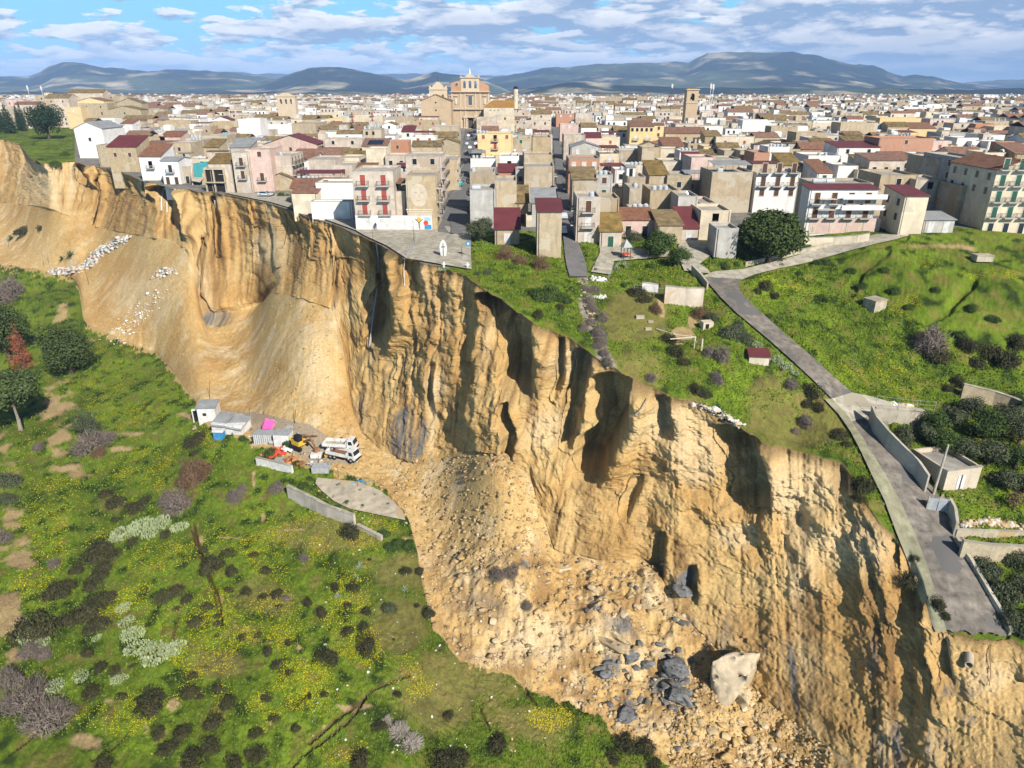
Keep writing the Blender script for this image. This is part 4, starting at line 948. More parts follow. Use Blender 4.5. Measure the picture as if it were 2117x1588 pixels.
H(367,400,345,7,'T','f','1x1d',yb=379,dep=10,sink=5); H(430,476,338,8,'B','ms','1x1d',yb=396,dep=9,sink=5,label='ruined house with open front at the broken edge')
H(400,434,262,8,'T','f','2x1b',tanks=1,extra='c'); H(432,490,252,9,'T','f','',dep=12); H(436,478,249,7,'W','rg','',dep=10); H(416,470,280,8,'T','f','2x1g',tanks=2,tk='b'); H(455,492,300,7,'B','f','1x1w'); H(420,450,305,7,'T','ms','')
H(478,513,316,9,'B','f','1x2bB',yb=397,dep=11,label='pale house with two stacked balconies beside the pink house'); H(512,557,309,9,'P','f','1x1b 1x1bB@1',yb=396,dep=12,label='pink house facing the cliff with one balcony')
H(474,516,305,6,'G','ks','',dep=10); H(556,600,322,9,'B','f','',yb=392,dep=14,side='R3bB',label='whitewashed house with balconies down its right flank',tanks=1); H(554,604,369,4,'T','mg','',yb=394,dep=5,rise=1.5,label='low tan gabled front beside the parked car')
H(491,536,246,14,'W','f','',dep=12,sink=1,label='tall blank white block above the red corrugated roof'); H(551,603,257,11,'W','f','',dep=11); H(602,652,256,12,'T','f','',dep=24,side='R3bB'); H(536,560,270,7,'B','f','1x1b')
H(545,655,299,7,'P','rg','1x1b',dep=14,rise=3.6,side='R2b',label='pinkish house under a bright red corrugated gable roof'); H(637,692,330,9,'B','f','',dep=14,yb=382); H(690,728,342,7,'B','f','1x1b',dep=12)
H(668,748,288,9,'B','f','2x1d',dep=12); H(700,742,326,7,'C','f','2x1bB'); H(596,640,232,8,'W','f','2x1b',tanks=2); H(560,600,230,7,'B','f','',tanks=1,attic=1)
H(655,705,233,8,'C','f','3x1d',attic=1); H(672,708,246,7,'Y','f','1x1b'); H(707,790,240,11,'C','f','2x3rB@1',dep=12,tanks=4,tk='b',label='cream three-storey house with red shutters and blue tanks'); H(790,818,258,9,'W','mg','1x1d',rise=1.2)
H(816,860,243,11,'T','f','',dep=14); H(855,908,250,12,'T','f','2x1r',dep=12,extra='c'); H(830,856,273,9,'W','rs','1x1d'); H(892,948,262,12,'T','f','',dep=14); H(852,900,283,9,'W','f','2x1r',extra='c'); H(896,944,284,8,'T','mx','')
H(748,800,303,8,'C','ts','',dep=9,rise=2.2,label='cream house whose terracotta roof carries solar panels'); H(756,797,308,8,'C','f','',dep=9,yb=372); H(798,844,292,8,'O','f','1x1b',dep=9,tanks=1); H(852,912,303,8,'T','mx','',dep=9); H(900,950,296,7,'S','mg','',dep=10)
H(796,840,322,8,'B','f','2x1d',dep=10); H(838,912,323,12,'B','f','2x1d',yb=420,dep=14,side='R3pB'); H(910,944,330,9,'T','f','',dep=16,side='R3wB'); H(735,775,352,7,'O','ts','',dep=6)
# ---- white chapel and the mural block ----
H(603,655,399,7,'C','ts','',yb=441,dep=13,rise=1.8,sink=2,label='cream hall with slanting brown roof next to the white yard wall'); H(652,728,378,7,'W','f','',dep=8,yb=436,sink=1,label='white chapel annexe with curved parapet behind the yard wall',name='chapel')
H(642,726,417,3.5,'W','f','',yb=453,dep=3.0,label='low white walled yard building left of the mural apartment block')
H(727,812,354,12,'B','f','2x3rB@1',yb=474,dep=12,label='four-storey apartment block with six red shuttered balconies',name='apartment_block')
H(838,900,364,10,'T','f','',yb=474,dep=11,side='R3bB',label='tan block with a faded white face mural on its wall',name='apartment_block'); H(810,840,396,8,'B','f','',dep=11,yb=470,extra='c')
# ---- between the two streets ----
H(985,1027,243,10,'B','f','',dep=11,side='L2b'); H(1024,1064,240,10,'C','f','1x1d',tanks=3); H(1062,1102,232,9,'B','f','1x1d',attic=1); H(1098,1140,236,10,'B','mx','1x1d',tanks=4); H(1066,1100,258,8,'B','f','2x1b'); H(1073,1138,250,11,'B','f','3x1b',dep=10,tanks=3)
H(987,1060,276,12,'Y','f','1x2rB 3x1r',dep=13,side='L3bB',tanks=3,label='yellow four-storey house with two stacked red-shuttered balconies'); H(1058,1096,286,9,'T','f','1x1g',tanks=1,tk='b'); H(1101,1139,284,12,'T','f','',dep=13,extra='cR',side='R3b')
H(1084,1142,320,9,'T','f','',dep=11); H(1033,1073,323,8,'W','f','1x1r 1x1b',extra='',tanks=1); H(1084,1146,344,11,'T','f','',yb=418,dep=11,side='R3bB'); H(1030,1066,356,7,'O','rs','',dep=6,rise=1.6); H(1066,1086,352,8,'G','f','1x1b')
H(971,1023,356,10,'T','f','',dep=11,side='L2bB',tanks=1); H(971,1024,393,9,'G','f','',yb=472,dep=10,tanks=1,tk='h',label='grey plastered house on the corner of the church street'); H(1023,1068,374,11,'T','f','',dep=10,yb=462)
H(1023,1074,474,4,'T','rs','1x1w',yb=505,dep=8,rise=2.8,label='low house with maroon sheet roof and white shuttered door'); H(1100,1150,420,8,'G','ks','1x1b',dep=9,yb=470); H(1068,1092,420,7,'T','ms','1x1b'); H(1088,1112,446,4.5,'C','f','',dep=5,yb=470)
H(1111,1162,438,9,'T','rs','',yb=532,dep=8,rise=1.2,side='R2w',label='tall narrow blank tan house with maroon eave at the street end')
# ---- right of the narrow street ----
H(1150,1190,215,9,'B','f','3x1d'); H(1192,1222,212,9,'T','mx','1x1b'); H(1150,1190,236,9,'O','f','2x1w'); H(1190,1228,246,9,'B','f','',tanks=3); H(1158,1196,257,9,'P','f','1x1w',side='L3w'); H(1232,1290,203,11,'T','f','',attic=1,dep=12); H(1288,1318,207,10,'C','ms','2x1r'); H(1316,1340,200,12,'T','f','')
H(1166,1210,279,10,'B','f','',dep=12,side='L3b'); H(1211,1243,285,8,'P','rs','',dep=8); H(1243,1282,283,8,'C','f','1x1r',extra='cR'); H(1180,1240,304,10,'G','kg','2x1w',dep=9,rise=1.5); H(1176,1240,328,10,'O','f','3x1wB 3x1w@1',dep=11,side='L3wB',label='orange brick house with white shuttered balconies beside the narrow street')
H(1240,1281,318,9,'C','f','1x1wB',extra='c'); H(1280,1327,313,8,'T','f','',tanks=1,tk='h'); H(1184,1234,371,8,'T','ms','',dep=9); H(1233,1267,362,9,'G','f','1x1b 1x1g@1',tanks=3)
H(1193,1242,408,9,'B','f','1x1bB@2 1x1wB@1 1x1w@0',yb=501,dep=9,tanks=1,side='L2bB',label='beige house with green canvas balcony at the street mouth'); H(1241,1281,411,8,'T','f','',dep=9,yb=478); H(1241,1286,478,3.5,'B','ms','1x1g@0',yb=508,dep=6,rise=2.6,label='low house with tiled roof and green garage door')
H(1303,1352,262,12,'Y','ts','5x1d 2x1wB@2',dep=10,rise=2.0,label='yellow house with a glazed veranda under a terracotta roof'); H(1352,1373,259,12,'Y','tx','1x3b@1',dep=8,rise=.8); H(1384,1446,242,8,'C','f','',dep=10,extra='a'); H(1376,1460,276,8,'T','tx','3x1b',dep=12,rise=2.6); H(1458,1492,282,8,'T','ms','1x1b',rise=2)
H(1328,1367,305,10,'T','f','',dep=10); H(1367,1411,308,8,'C','f','1x1w'); H(1368,1412,334,8,'C','f','2x1wB'); H(1406,1444,312,8,'W','f','1x1rB',tanks=3,label='white house with one red door and three tanks on top'); H(1455,1482,303,6,'Y','f','1x1b')
H(1430,1479,326,12,'P','f','',yb=412,dep=10,label='pale pink blank wall with orange brick parapet'); H(1478,1531,329,9,'T','f','',dep=11); H(1498,1530,312,7,'T','f',''); H(1272,1297,352,7,'W','f','1x1d',tanks=1); H(1298,1335,366,8,'T','f','',dep=9,attic=1); H(1343,1382,362,8,'T','ms',''); H(1380,1431,363,8,'S','f','1x1d',dep=10)
H(1302,1324,389,9,'T','f','',dep=9,tanks=1); H(1303,1348,432,6,'T','f','',dep=6,tanks=7); H(1345,1404,394,10,'T','f','',yb=460,dep=11,tanks=3,label='broad blank tan block with three tanks above the garden trees'); H(1403,1444,406,8,'G','f','',dep=9,extra='d'); H(1424,1460,340,8,'B','rs','')
H(1283,1352,455,4.5,'P','ts','2x1d',yb=490,dep=7,rise=1.4,label='low red-walled house with covered porch behind the playground'); H(1362,1412,466,5,'T','ms','',yb=503,dep=9,rise=1.6); H(1407,1444,472,4.5,'B','rs','1x1w@0',yb=497,dep=8,rise=3.0,label='garage with bright red sloping roof and grey door')
H(1473,1557,356,13,'T','f','',yb=440,dep=12,tanks=2,extra='c',label='wide blank tan block with water tanks left of the white balconies'); H(1450,1512,436,7,'C','f','1x1b 1x1d',yb=494,dep=9,tanks=0); H(1447,1480,420,6,'P','f','1x1r')
H(1482,1528,473,8,'G','f','',yb=536,dep=6,label='small square tower house standing alone beside the big pine',name='tower_house')
H(1565,1656,358,12,'W','f','3x2bB@2 3x1b@1',yb=440,dep=10,attic=1,gm='T',tanks=1,label='white apartment house with two long balconies behind the pine',name='apartment_block')
H(1481,1560,283,8,'C','f','2x1r',dep=12,tanks=1); H(1505,1558,232,9,'W','tx','2x1b',dep=12); H(1536,1602,249,11,'W','f','',dep=11,label='big bare white wall in the middle of the town'); H(1595,1650,262,9,'T','f','',dep=10,extra='c',tanks=1); H(1531,1566,312,9,'T','f',''); H(1560,1592,316,8,'O','f','')
H(1589,1633,304,11,'W','f','',dep=10,tanks=4,label='square white block with grey tanks along its front'); H(1647,1712,274,13,'T','f','',dep=12,label='tall blank tan block right of the square white block'); H(1680,1736,256,8,'C','f','2x1b'); H(1672,1700,285,7,'B','f',''); H(1620,1660,342,7,'T','ms','')
H(1672,1740,322,8,'W','f','1x1d',dep=12,tanks=2,attic=0); H(1690,1722,358,6,'W','ts','1x1g'); H(1732,1820,305,9,'W','rs','2x1d',dep=12,rise=1.2,label='long whitish house with a thin red roof edge'); H(1734,1775,343,7,'W','f',''); H(1739,1816,254,12,'T','f','',dep=12); H(1812,1836,240,13,'C','f','',dep=14); H(1820,1914,244,9,'Y','f','')
H(1748,1785,279,6,'O','ms','',dep=6); H(1819,1932,286,12,'O','f','1x1b',dep=12,label='wide unfinished orange brick block in a concrete frame'); H(1836,1880,262,8,'T','mx','1x1b'); H(1880,1936,266,7,'Y','ts',''); H(1774,1800,352,6,'C','f','')
H(1799,1872,332,9,'B','ts','3x1d',dep=11,rise=1.2,yb=392,label='house with a dark glazed roof veranda'); H(1900,1932,320,8,'W','f','1x1d',tanks=2); H(1930,1962,291,8,'P','f','1x1r'); H(1926,1958,330,7,'Y','tx','1x1b')
H(1675,1816,392,11,'W','rs','4x1bB@2 4x1bB@1 4x1g@0',yb=481,dep=4.5,rise=.5,label='wide white house with long balconies and pink ground floor above the road',name='apartment_block'); H(1684,1806,379,11,'T','f','',dep=9,tanks=3,tk='h')
H(1822,1900,362,11,'T','f','1x1d',yb=446,dep=12,label='tan house with one small window behind the cream tower'); H(1895,1956,372,9,'B','f','1x1r 1x1w',dep=10)
H(1872,1921,406,8,'C','rs','',yb=484,dep=9,rise=1.0,side='L2b',label='narrow cream house with red sheet roof on the corner',name='tower_house'); H(1912,1975,455,3.5,'G','ks','2x1w@0',yb=481,dep=6,rise=.7,label='low white sheet-metal shed at the foot of the grey wall',name='shed')
H(1945,2010,330,12,'T','f','',yb=430,dep=16); H(2003,2060,330,14,'G','f','1x3b',yb=445,dep=20,side='L3b'); H(1990,2056,385,10,'T','f','',yb=462,dep=9)
H(2062,2160,352,16,'C','tg','3x4gB@1 3x1d@0',yb=482,dep=17,rise=2.0,side='L2d',label='tall cream block with green shutters and curved balconies at the right',name='apartment_block')
H(1972,2010,255,9,'B','f','1x1d'); H(2018,2058,256,9,'O','f','',dep=10); H(2056,2117,262,8,'C','f','4x1p'); H(1980,2024,285,8,'W','f',''); H(2044,2090,293,7,'W','f','1x1d'); H(2078,2130,296,8,'O','f',''); H(2036,2080,316,9,'C','f','1x1b',tanks=2,tk='v',extra='d'); H(1939,1972,254,8,'T','f',''); H(2100,2150,318,9,'T','ts','')
H(1900,1960,218,9,'W','f','3x1d'); H(1855,1880,212,10,'T','f',''); H(1990,2030,232,7,'W','f','2x1b',tanks=3); H(2030,2070,222,8,'W','f',''); H(2060,2095,226,8,'T','f','2x1d'); H(1870,1925,222,8,'W','f','4x1d'); H(2035,2064,196,12,'W','f','3x2d',dep=16)
flush(); NH = len(HOUSES)
# ---- infill by rows behind, kept from hiding the houses above ----
FILL = []
def fits(x0, x1, yt, Y_):
    for (a, b, t, bb, yy1, X0, X1, h, dp) in HOUSES:
        if x1 > a + 1 and x0 < b - 1:
            if yy1 > Y_ and yt < t + (min(bb, t + 60) - t) * .55 and yt < bb: return False
            if abs(yy1 - Y_) < 3: return False
    return True
def street_clear(px0, px1, Y_):
    for st in (ST1, ST2):
        for (a, b) in st:
            pass
    yb_ = proj(0, Y_, 0)[1]
    for st in (ST1, ST2):
        s_ = np.array(st, float); ys = s_[:, 0, 1][::-1]; l_x = np.interp(yb_, ys, s_[:, 0, 0][::-1]); r_x = np.interp(yb_, ys, s_[:, 1, 0][::-1])
        if px1 > l_x - 1 and px0 < r_x + 1 and yb_ > 262: return False
    if px1 > 900 and px0 < 1062 and yb_ > 262 and Y_ > 440 : return False
    return True
def infill(Ya, Yb, dY, indiv):
    Y_ = Ya; n_ = 0
    while Y_ < Yb:
        dc = Y_ * math.cos(PITCH) + CAMZ * math.sin(PITCH); k = dc / F
        px = -60.0 + rnd.uniform(0, 30)
        lim_l = np.interp(Y_, [200, 260, 330, 540, 620], [480, 300, 165, 160, -80])
        while px < 2190:
            wd = rnd.uniform(7, 15) / k * (1.0 if indiv else rnd.choice((1, 1, 1.6)))
            x1 = px + wd
            if px > lim_l and rnd.random() < .93 and street_clear(px, x1, Y_):
                for h in (rnd.choice((6.5, 7.5, 9, 10, 11)), 6.2, 4.2):
                    yt = float(proj(0, Y_, h)[1])
                    if fits(px, x1, yt, Y_):
                        FILL.append((px, x1, yt, h, Y_)); n_ += 1; break
            px = x1 + (rnd.uniform(.3, 2) if rnd.random() < .8 else rnd.uniform(3, 7) / k)
        Y_ += dY * rnd.uniform(.85, 1.2)
    return n_
# keep clear of the church, belfries and towers
for a in [(930,1015,158,268,545,0,0,36,20),(868,934,190,245,525,0,0,20,20),(1414,1442,182,236,455,0,0,22,8),(572,612,192,214,560,0,0,18,8),(1016,1062,205,240,530,0,0,10,8)]: HOUSES.append(a)
infill(196, 470, 17, True); nA = len(FILL); infill(470, 1500, 24, False)
palette = 'TTTTTTTBBBWWWWCCPOGTTB'
# only what can be seen counts
def vis_len(f):
    px0, x1, yt, h, Y_ = f; hid = 0
    for (a, b, t, bb, y1, *_) in HOUSES[:NH]:
        if y1 < Y_ and t <= yt + 2 and bb >= yt + 4: hid += max(0, min(x1, b) - max(px0, a))
    return 1 - hid / (x1 - px0)
near = [f for f in FILL[:nA]]; near = [f for f in near if vis_len(f) > .25]
far = FILL[nA:]; cap = 292 - NH
near.sort(key=lambda f: f[4]); ind = near[:cap]; rest = near[cap:]
far = [f for f in far if vis_len(f) > .1]; far.sort(key=lambda f: f[4])
k_ = max(0, cap - len(ind)); ind += far[:k_]; rest += far[k_:]
for (px0, x1, yt, h, Y_) in ind:
    wl = rnd.choice(palette); rf = rnd.choice(['f']*12+['ms','ts','mx','mx','tx','mg']); st_ = rnd.choice('bbdwrgp'); wn = '' if rnd.random() < .3 else '%dx1%s%s' % (rnd.choice((1,2,3)), st_, 'B' if rnd.random() < .3 and Y_ < 330 else '')
    H(px0, x1, yt, h, wl, rf, wn, tanks=rnd.choice((0,1,2,3,4,5)) if rf == 'f' else 0, tk=rnd.choice('vvvr'), attic=1 if rnd.random() < .35 else 0, extra=rnd.choice(['a','','ad','d','c','ad']) if rf == 'f' else rnd.choice(['','a']))
flush()
# the rest of the town reads as one mass
dm = [WALL[c] for c in 'TBWCPYOG'] + [m_roofc, m_tile, m_moss, m_tin, m_glass, m_tank]; D_ = MB()
for (px0, x1, yt, h, Y_) in rest:
    k = (Y_ * math.cos(PITCH) - (h - CAMZ) * math.sin(PITCH)) / F; X0, X1 = (px0 - CX) * k, (x1 - CX) * k; dp = rnd.uniform(8, 13); wi = dm.index(WALL[rnd.choice('TTTTBBBWWWWWCCPGTB')])
    D_.box(X0, X1, Y_, Y_ + dp, -2, h, wi, False)
    r_ = rnd.random()
    if r_ < .74:
        D_.box(X0 - .1, X1 + .1, Y_ - .1, Y_ + dp + .1, h + .002, h + .12, 8)
        if rnd.random() < .5: a = rnd.uniform(X0, X1 - 3.5); D_.box(a, a + 3.5, Y_ + dp * .5, Y_ + dp - .3, h + .12, h + 2.6, dm.index(WALL[rnd.choice('TBWWG')]))
        for _ in range(rnd.choice((0,1,2,3))): a = rnd.uniform(X0 + .6, X1 - .6); D_.tube((a, Y_ + 1.2, h + .12), (a, Y_ + 1.2, h + 1.4), .55, 7, 13)
    else:
        mi = rnd.choice((9,10,10,10,9)); rs = dp * .18; a = [(X0-.2,Y_-.2,h+.01),(X1+.2,Y_-.2,h+.01),(X1+.2,Y_+dp/2,h+rs),(X0-.2,Y_+dp/2,h+rs)]; D_.hexa(a + [(x,y,z+.14) for x,y,z in a], mi)
        a = [(X0-.2,Y_+dp/2,h+rs),(X1+.2,Y_+dp/2,h+rs),(X1+.2,Y_+dp+.2,h+.01),(X0-.2,Y_+dp+.2,h+.01)]; D_.hexa(a + [(x,y,z+.14) for x,y,z in a], mi)
    for fl in range(int(h // 3.2)):
        for i in range(int((X1 - X0) / 3)):
            if rnd.random() < .45: a = X0 + 1.2 + i * 3; b = h - 2.4 - fl * 3.1; D_.box(a, a + 1.1, Y_ - .05, Y_ - .002, b, b + 1.5, 12)
tag(D_.build('distant_town', dm), 'mass of small flat-roofed houses running back to the hills', kind='stuff')
print('houses', NH, 'fill individual', len(ind), 'mass', len(rest))
# ---- labels that single each house out ----
ORD = ['first','second','third','fourth','fifth','sixth','seventh','eighth','ninth','tenth','eleventh','twelfth','thirteenth','fourteenth','fifteenth','sixteenth']
grp = {}; GETH = {}
for L_ in LBL:
    rt_, d, px_, Y_, own, tn_, wn_, at_c, cn_ = L_
    if own: GETH[d] = rt_; tag(rt_, d, 'apartment block' if rt_.name.startswith('apart') else 'chapel' if rt_.name.startswith('chap') else 'shed' if rt_.name.startswith('shed') else 'house', 'houses of the town'); continue
    a, b = zone_of(px_, Y_)
    dd = (b + ' ' + d.replace('flat roof', 'flat roof' if not tn_ else 'flat roof')).replace(' house with ', (' house with %s, ' % (['', 'one tank', 'two tanks', 'three tanks', 'four tanks'][tn_])) if 0 < tn_ < 5 else ' house with ')
    grp.setdefault((dd, a), []).append((px_, rt_))
for (dd, a), lst in grp.items():
    lst.sort(key=lambda t: t[0])
    for i, (p_, rt_) in enumerate(lst):
        lab = '%s %s' % (dd, a) if len(lst) == 1 else '%s %s, %s from left' % (dd, a, ORD[min(i, 15)])
        if len(lab.split()) > 16: lab = lab.replace(' from left', '')
        tag(rt_, lab, 'house', 'houses of the town')
# ================= CHURCH, BELFRIES, TOWER =================
m_chs = M_('church_sandstone', (.50,.38,.25), scale=.35, var=.10, stains=.25)
m_cho = M_('church_ochre_stone', (.48,.28,.17), scale=.35, var=.10, stains=.25)
m_chl = M_('church_pale_trim', (.58,.47,.34), scale=.4, var=.07, stains=.2)
m_bell = M_('bell_bronze', (.10,.075,.045), rough=.5)
m_goldtile = M_('golden_lichen_tiles', (.42,.22,.055), scale=.4, var=.15, waves=(3.0,'X'), stains=.25)
def arch_wall(m, x0, x1, z0, z1, y0, y1, holes, mi=0, seg=8):
    """front wall slab with arched holes (cx, halfwidth, zbottom, zspring)"""
    xs = [x0]
    for (c, w_, zb, zs) in holes: xs += [c - w_, c + w_]
    xs.append(x1)
    for i in range(0, len(xs), 2): m.box(xs[i], xs[i+1], y0, y1, z0, z1, mi)
    for (c, w_, zb, zs) in holes:
        if zb > z0: m.box(c - w_, c + w_, y0, y1, z0, zb, mi)
        for j in range(seg):
            t0, t1 = math.pi * j / seg, math.pi * (j + 1) / seg
            a0, a1 = c - w_ * math.cos(t0), c - w_ * math.cos(t1); b0, b1 = zs + w_ * math.sin(t0), zs + w_ * math.sin(t1)
            m.hexa([(a0,y0,b0),(a1,y0,b1),(a1,y1,b1),(a0,y1,b0),(a0,y0,z1),(a1,y0,z1),(a1,y1,z1),(a0,y1,z1)], mi)
def bell(par, x, y, z, s):
    m = MB(); m.tube((x,y,z),(x,y,z+.5*s),.55*s,10,0,.42*s); m.tube((x,y,z+.5*s),(x,y,z+1.0*s),.42*s,10,0,.2*s); m.tube((x,y,z+1.0*s),(x,y,z+1.5*s),.05*s,5)
    m.build('bell', m_bell, par)
def church():
    Y = 556.; k = (Y * math.cos(PITCH) + CAMZ * math.sin(PITCH)) / F
    X0, X1 = (935 - CX) * k, (1012 - CX) * k; c = (X0 + X1) / 2; hw = (X1 - X0) / 2
    zat = lambda py: float(CAMZ + ray(0, py)[2] * Y / ray(0, py)[1])
    rt = root('church', (c, Y, 0), 0, label='ochre baroque church with triple bell arches at the end of the long street', cat='church')
    z1, z2, z3, z4 = zat(226), zat(190), zat(161), zat(172)
    m = MB(); m.box(-hw, hw, 2, 16, -1, z2 - .5); m.build('nave', m_chs, rt)
    m = MB(); dw = 1.9
    arch_wall(m, -hw, hw, -1, z1, 0, 1.8, [(0, dw, 0, z1 * .42)]); m.build('wall', m_chs, rt)
    m = MB(); m.box(-dw, dw, .9, 1.0, 0, z1 * .42 + dw); m.build('door', M_('church_door', (.07,.06,.055)), rt)
    m = MB()
    for x in (-4.6, -3.3, 3.3, 4.6): m.tube((x,-.7,0),(x,-.7,z1*.52),.45,10); m.box(x-.6,x+.6,-1.3,-.02,z1*.52,z1*.56); m.box(x-.6,x+.6,-1.3,-.02,-.2,.6)
    m.box(-5.4, 5.4, -1.5, -.02, z1*.562, z1*.62)
    for i in range(8):
        t0, t1 = math.pi*i/8, math.pi*(i+1)/8; r0, r1 = 2.2, 2.8
        m.hexa([(-r0*math.cos(t0),-.5,z1*.42+r0*math.sin(t0)),(-r0*math.cos(t1),-.5,z1*.42+r0*math.sin(t1)),(-r0*math.cos(t1),-.01,z1*.42+r0*math.sin(t1)),(-r0*math.cos(t0),-.01,z1*.42+r0*math.sin(t0)),
                (-r1*math.cos(t0),-.5,z1*.42+r1*math.sin(t0)),(-r1*math.cos(t1),-.5,z1*.42+r1*math.sin(t1)),(-r1*math.cos(t1),-.01,z1*.42+r1*math.sin(t1)),(-r1*math.cos(t0),-.01,z1*.42+r1*math.sin(t0))])
    for s in (-1, 1): m.hexa([(s*3.9-1.2,-1.2,z1*.625),(s*3.9+1.2,-1.2,z1*.625),(s*3.9+1.2,-.02,z1*.625),(s*3.9-1.2,-.02,z1*.625),(s*3.9-.2-s*.9,-1.0,z1*.72),(s*3.9+.2-s*.9,-1.0,z1*.72),(s*3.9+.2-s*.9,-.02,z1*.72),(s*3.9-.2-s*.9,-.02,z1*.72)])
    m.build('portal', m_chl, rt)
    # second order
    m = MB(); m.box(-hw, hw, 0, 1.8, z1 + .001, z2); m.build('upper_wall', m_chs, rt)
    m = MB()
    for x in (-hw+.5, -hw*.52, hw*.52, hw-.5, -hw*.28, hw*.28):
        for a, b in ((0, z1-.8), (z1+.6, z2-.8)): m.box(x-.45, x+.45, -.35, -.003, a, b)
    m.build('pilaster', m_chl, rt)
    for nm, a in (('cornice', z1), ('cornice', z2)):
        m = MB(); m.box(-hw-.5, hw+.5, -1.0, 2.1, a-.55, a-.15); m.box(-hw-.9, hw+.9, -1.4, 2.3, a-.15, a+.35); m.build(nm, m_chl, rt)
    zc = z1 + (z2 - z1) * .5
    m = MB(); m.box(-2.0, 2.0, -.3, -.004, zc-3.6, zc+3.6); m.box(-2.6,2.6,-.9,-.004,zc+3.6,zc+4.2); wf = m.build('window', m_chl, rt); m = MB(); m.box(-1.35,1.35,-.36,-.305,zc-3.0,zc+3.0); m.build('pane', M_('church_glass', (.09,.11,.15), rough=.3, spec=.5), wf)
    for s in (-1, 1):
        m = MB(); x = s * hw * .77; m.box(x-.9,x+.9,-.25,-.005,zc-2.6,zc+1.6); m.box(x-1.5,x+1.5,-.7,-.005,zc+2.9,zc+3.3); nf = m.build('niche', m_chl, rt)
        m = MB(); m.tube((x,-.3,zc-2.2),(x,-.3,zc+.6),.5,8,0,.3); m.tube((x,-.3,zc+.6),(x,-.3,zc+1.2),.28,8); m.build('statue', M_('pale_marble', (.70,.66,.58)), nf)
    # side wings of the crown and belfry
    zw = zat(172)
    for s in (-1, 1):
        m = MB(); xa, xb = s * 6.6, s * hw
        a = [(xa,0,z2+.36),(xb,0,z2+.36),(xb,1.5,z2+.36),(xa,1.5,z2+.36),(xa,0,zw+2.0),(xb,0,zat(178) if s > 0 else zw),(xb,1.5,zat(178) if s > 0 else zw),(xa,1.5,zw+2.0)]
        if s < 0: a = [a[1],a[0],a[3],a[2],a[5],a[4],a[7],a[6]]
        m.hexa(a); wg = m.build('crown_wing', m_cho, rt)
        if s < 0: m = MB(); m.tube((-9.6,-.25,z2+5.0),(-9.6,-.005,z2+5.0),1.5,16); cf = m.build('clock', m_chl, wg); m = MB(); m.tube((-9.6,-.32,z2+5.0),(-9.6,-.255,z2+5.0),1.15,16); m.build('clock_face', M_('clock_dark', (.13,.12,.11)), cf)
    m = MB(); arch_wall(m, -6.6, 6.6, z2 + .36, z3, -.2, 1.7, [(-4.0, .95, z2+2.4, z3-3.0), (0, 1.0, z2+2.4, z3-2.8), (4.0, .95, z2+2.4, z3-3.0)]); bf = m.build('belfry', m_chl, rt)
    m = MB(); m.box(-7.3, 7.3, -.9, 2.3, z3 + .01, z3 + .7); m.build('cornice', m_chl, bf)
    for x in (-4.0, 0, 4.0): bell(bf, x, .7, z2 + 3.3, 1.1)
    m = MB()
    for i, (w_, h_) in enumerate(((3.0, .8), (2.0, 1.5), (1.1, 2.2))): m.box(-w_, w_, -.2, 1.5, z3 + .71 + (0 if i == 0 else (.8, 1.5)[i-1]), z3 + .71 + h_)
    m.build('crest', m_chl, bf)
    m = MB(); zt = z3 + 2.95; m.tube((0,.6,zt),(0,.6,zt+2.4),.7,8,0,.35); m.tube((0,.6,zt+2.4),(0,.6,zt+3.2),.35,8); m.build('statue', M_('white_statue', (.75,.73,.68)), bf)
    for x in (-6.4, 6.4): m = MB(); m.tube((x,.6,z3+.71),(x,.6,z3+1.4),.35,8); m.tube((x,.6,z3+1.4),(x,.6,z3+2.3),.5,8,0,.1); m.build('finial', m_chl, bf)
    return Y
Yc = church()
def fpx(px, py, Y): k = (Y * math.cos(PITCH) + 14 * math.sin(PITCH)) / F; return (px - CX) * k, float(CAMZ + ray(0, py)[2] * Y / ray(0, py)[1])
# smaller church beside it
Y = 530.
X0, zE = fpx(870, 209, Y); X1, _ = fpx(932, 209, Y); zA = fpx(0, 196, Y)[1]
rt = root('church', ((X0+X1)/2, Y, 0), 0, label='small tan stone church with scrolled bell gable left of the big church', cat='church'); hw = (X1-X0)/2
m = MB(); m.box(-hw, hw, 0, 20, -1, zE); m.face([(-hw,0,zE),(hw,0,zE),(0,0,zA)]); m.face([(hw,20,zE),(-hw,20,zE),(0,20,zA)]); wl = m.build('wall', m_chs, rt)
m = MB()
for s in (-1, 1):
    a = [(s*(hw+.4),-.4,zE-.1),(0,-.4,zA+.05),(0,20.4,zA+.05),(s*(hw+.4),20.4,zE-.1)]
    if s > 0: a = [a[1],a[0],a[3],a[2]]
    m.hexa(a + [(x,y,z+.3) for x,y,z in a])
m.build('roof', m_moss, rt)
m = MB()
for z in (zE - 1, zE - 6): m.tube((0,-.06,z),(0,-.003,z),.6,10)
m.build('window', m_dark, rt)
Xa, zb = fpx(886, 194, Y); Xb, zt = fpx(923, 186, Y); c_ = (X0+X1)/2; m = MB(); a, b = Xa-c_, Xb-c_; z9 = fpx(0, 171, Y)[1]
arch_wall(m, a, b, zE - 2, zt, 8, 10, [(a+(b-a)*.25, .9, zE+2.2, zE+3.4), (a+(b-a)*.75, .9, zE+2.2, zE+3.4)]); mid = (a+b)/2
m.box(a-.4, b+.4, 7.6, 10.4, zt + .01, zt + .6)
for i, (w_, q0, q1) in enumerate(((.42,0,.25),(.30,.25,.55),(.20,.55,.8),(.10,.8,1.0))): m.box(mid-(b-a)*w_, mid+(b-a)*w_, 8.2, 9.8, zt+.61+(z9-zt)*q0, zt+.61+(z9-zt)*q1-.002)
for x in (a+.6, b-.6): m.box(x-.6, x+.6, 8.1, 9.9, zt+.62, zt+2.6)
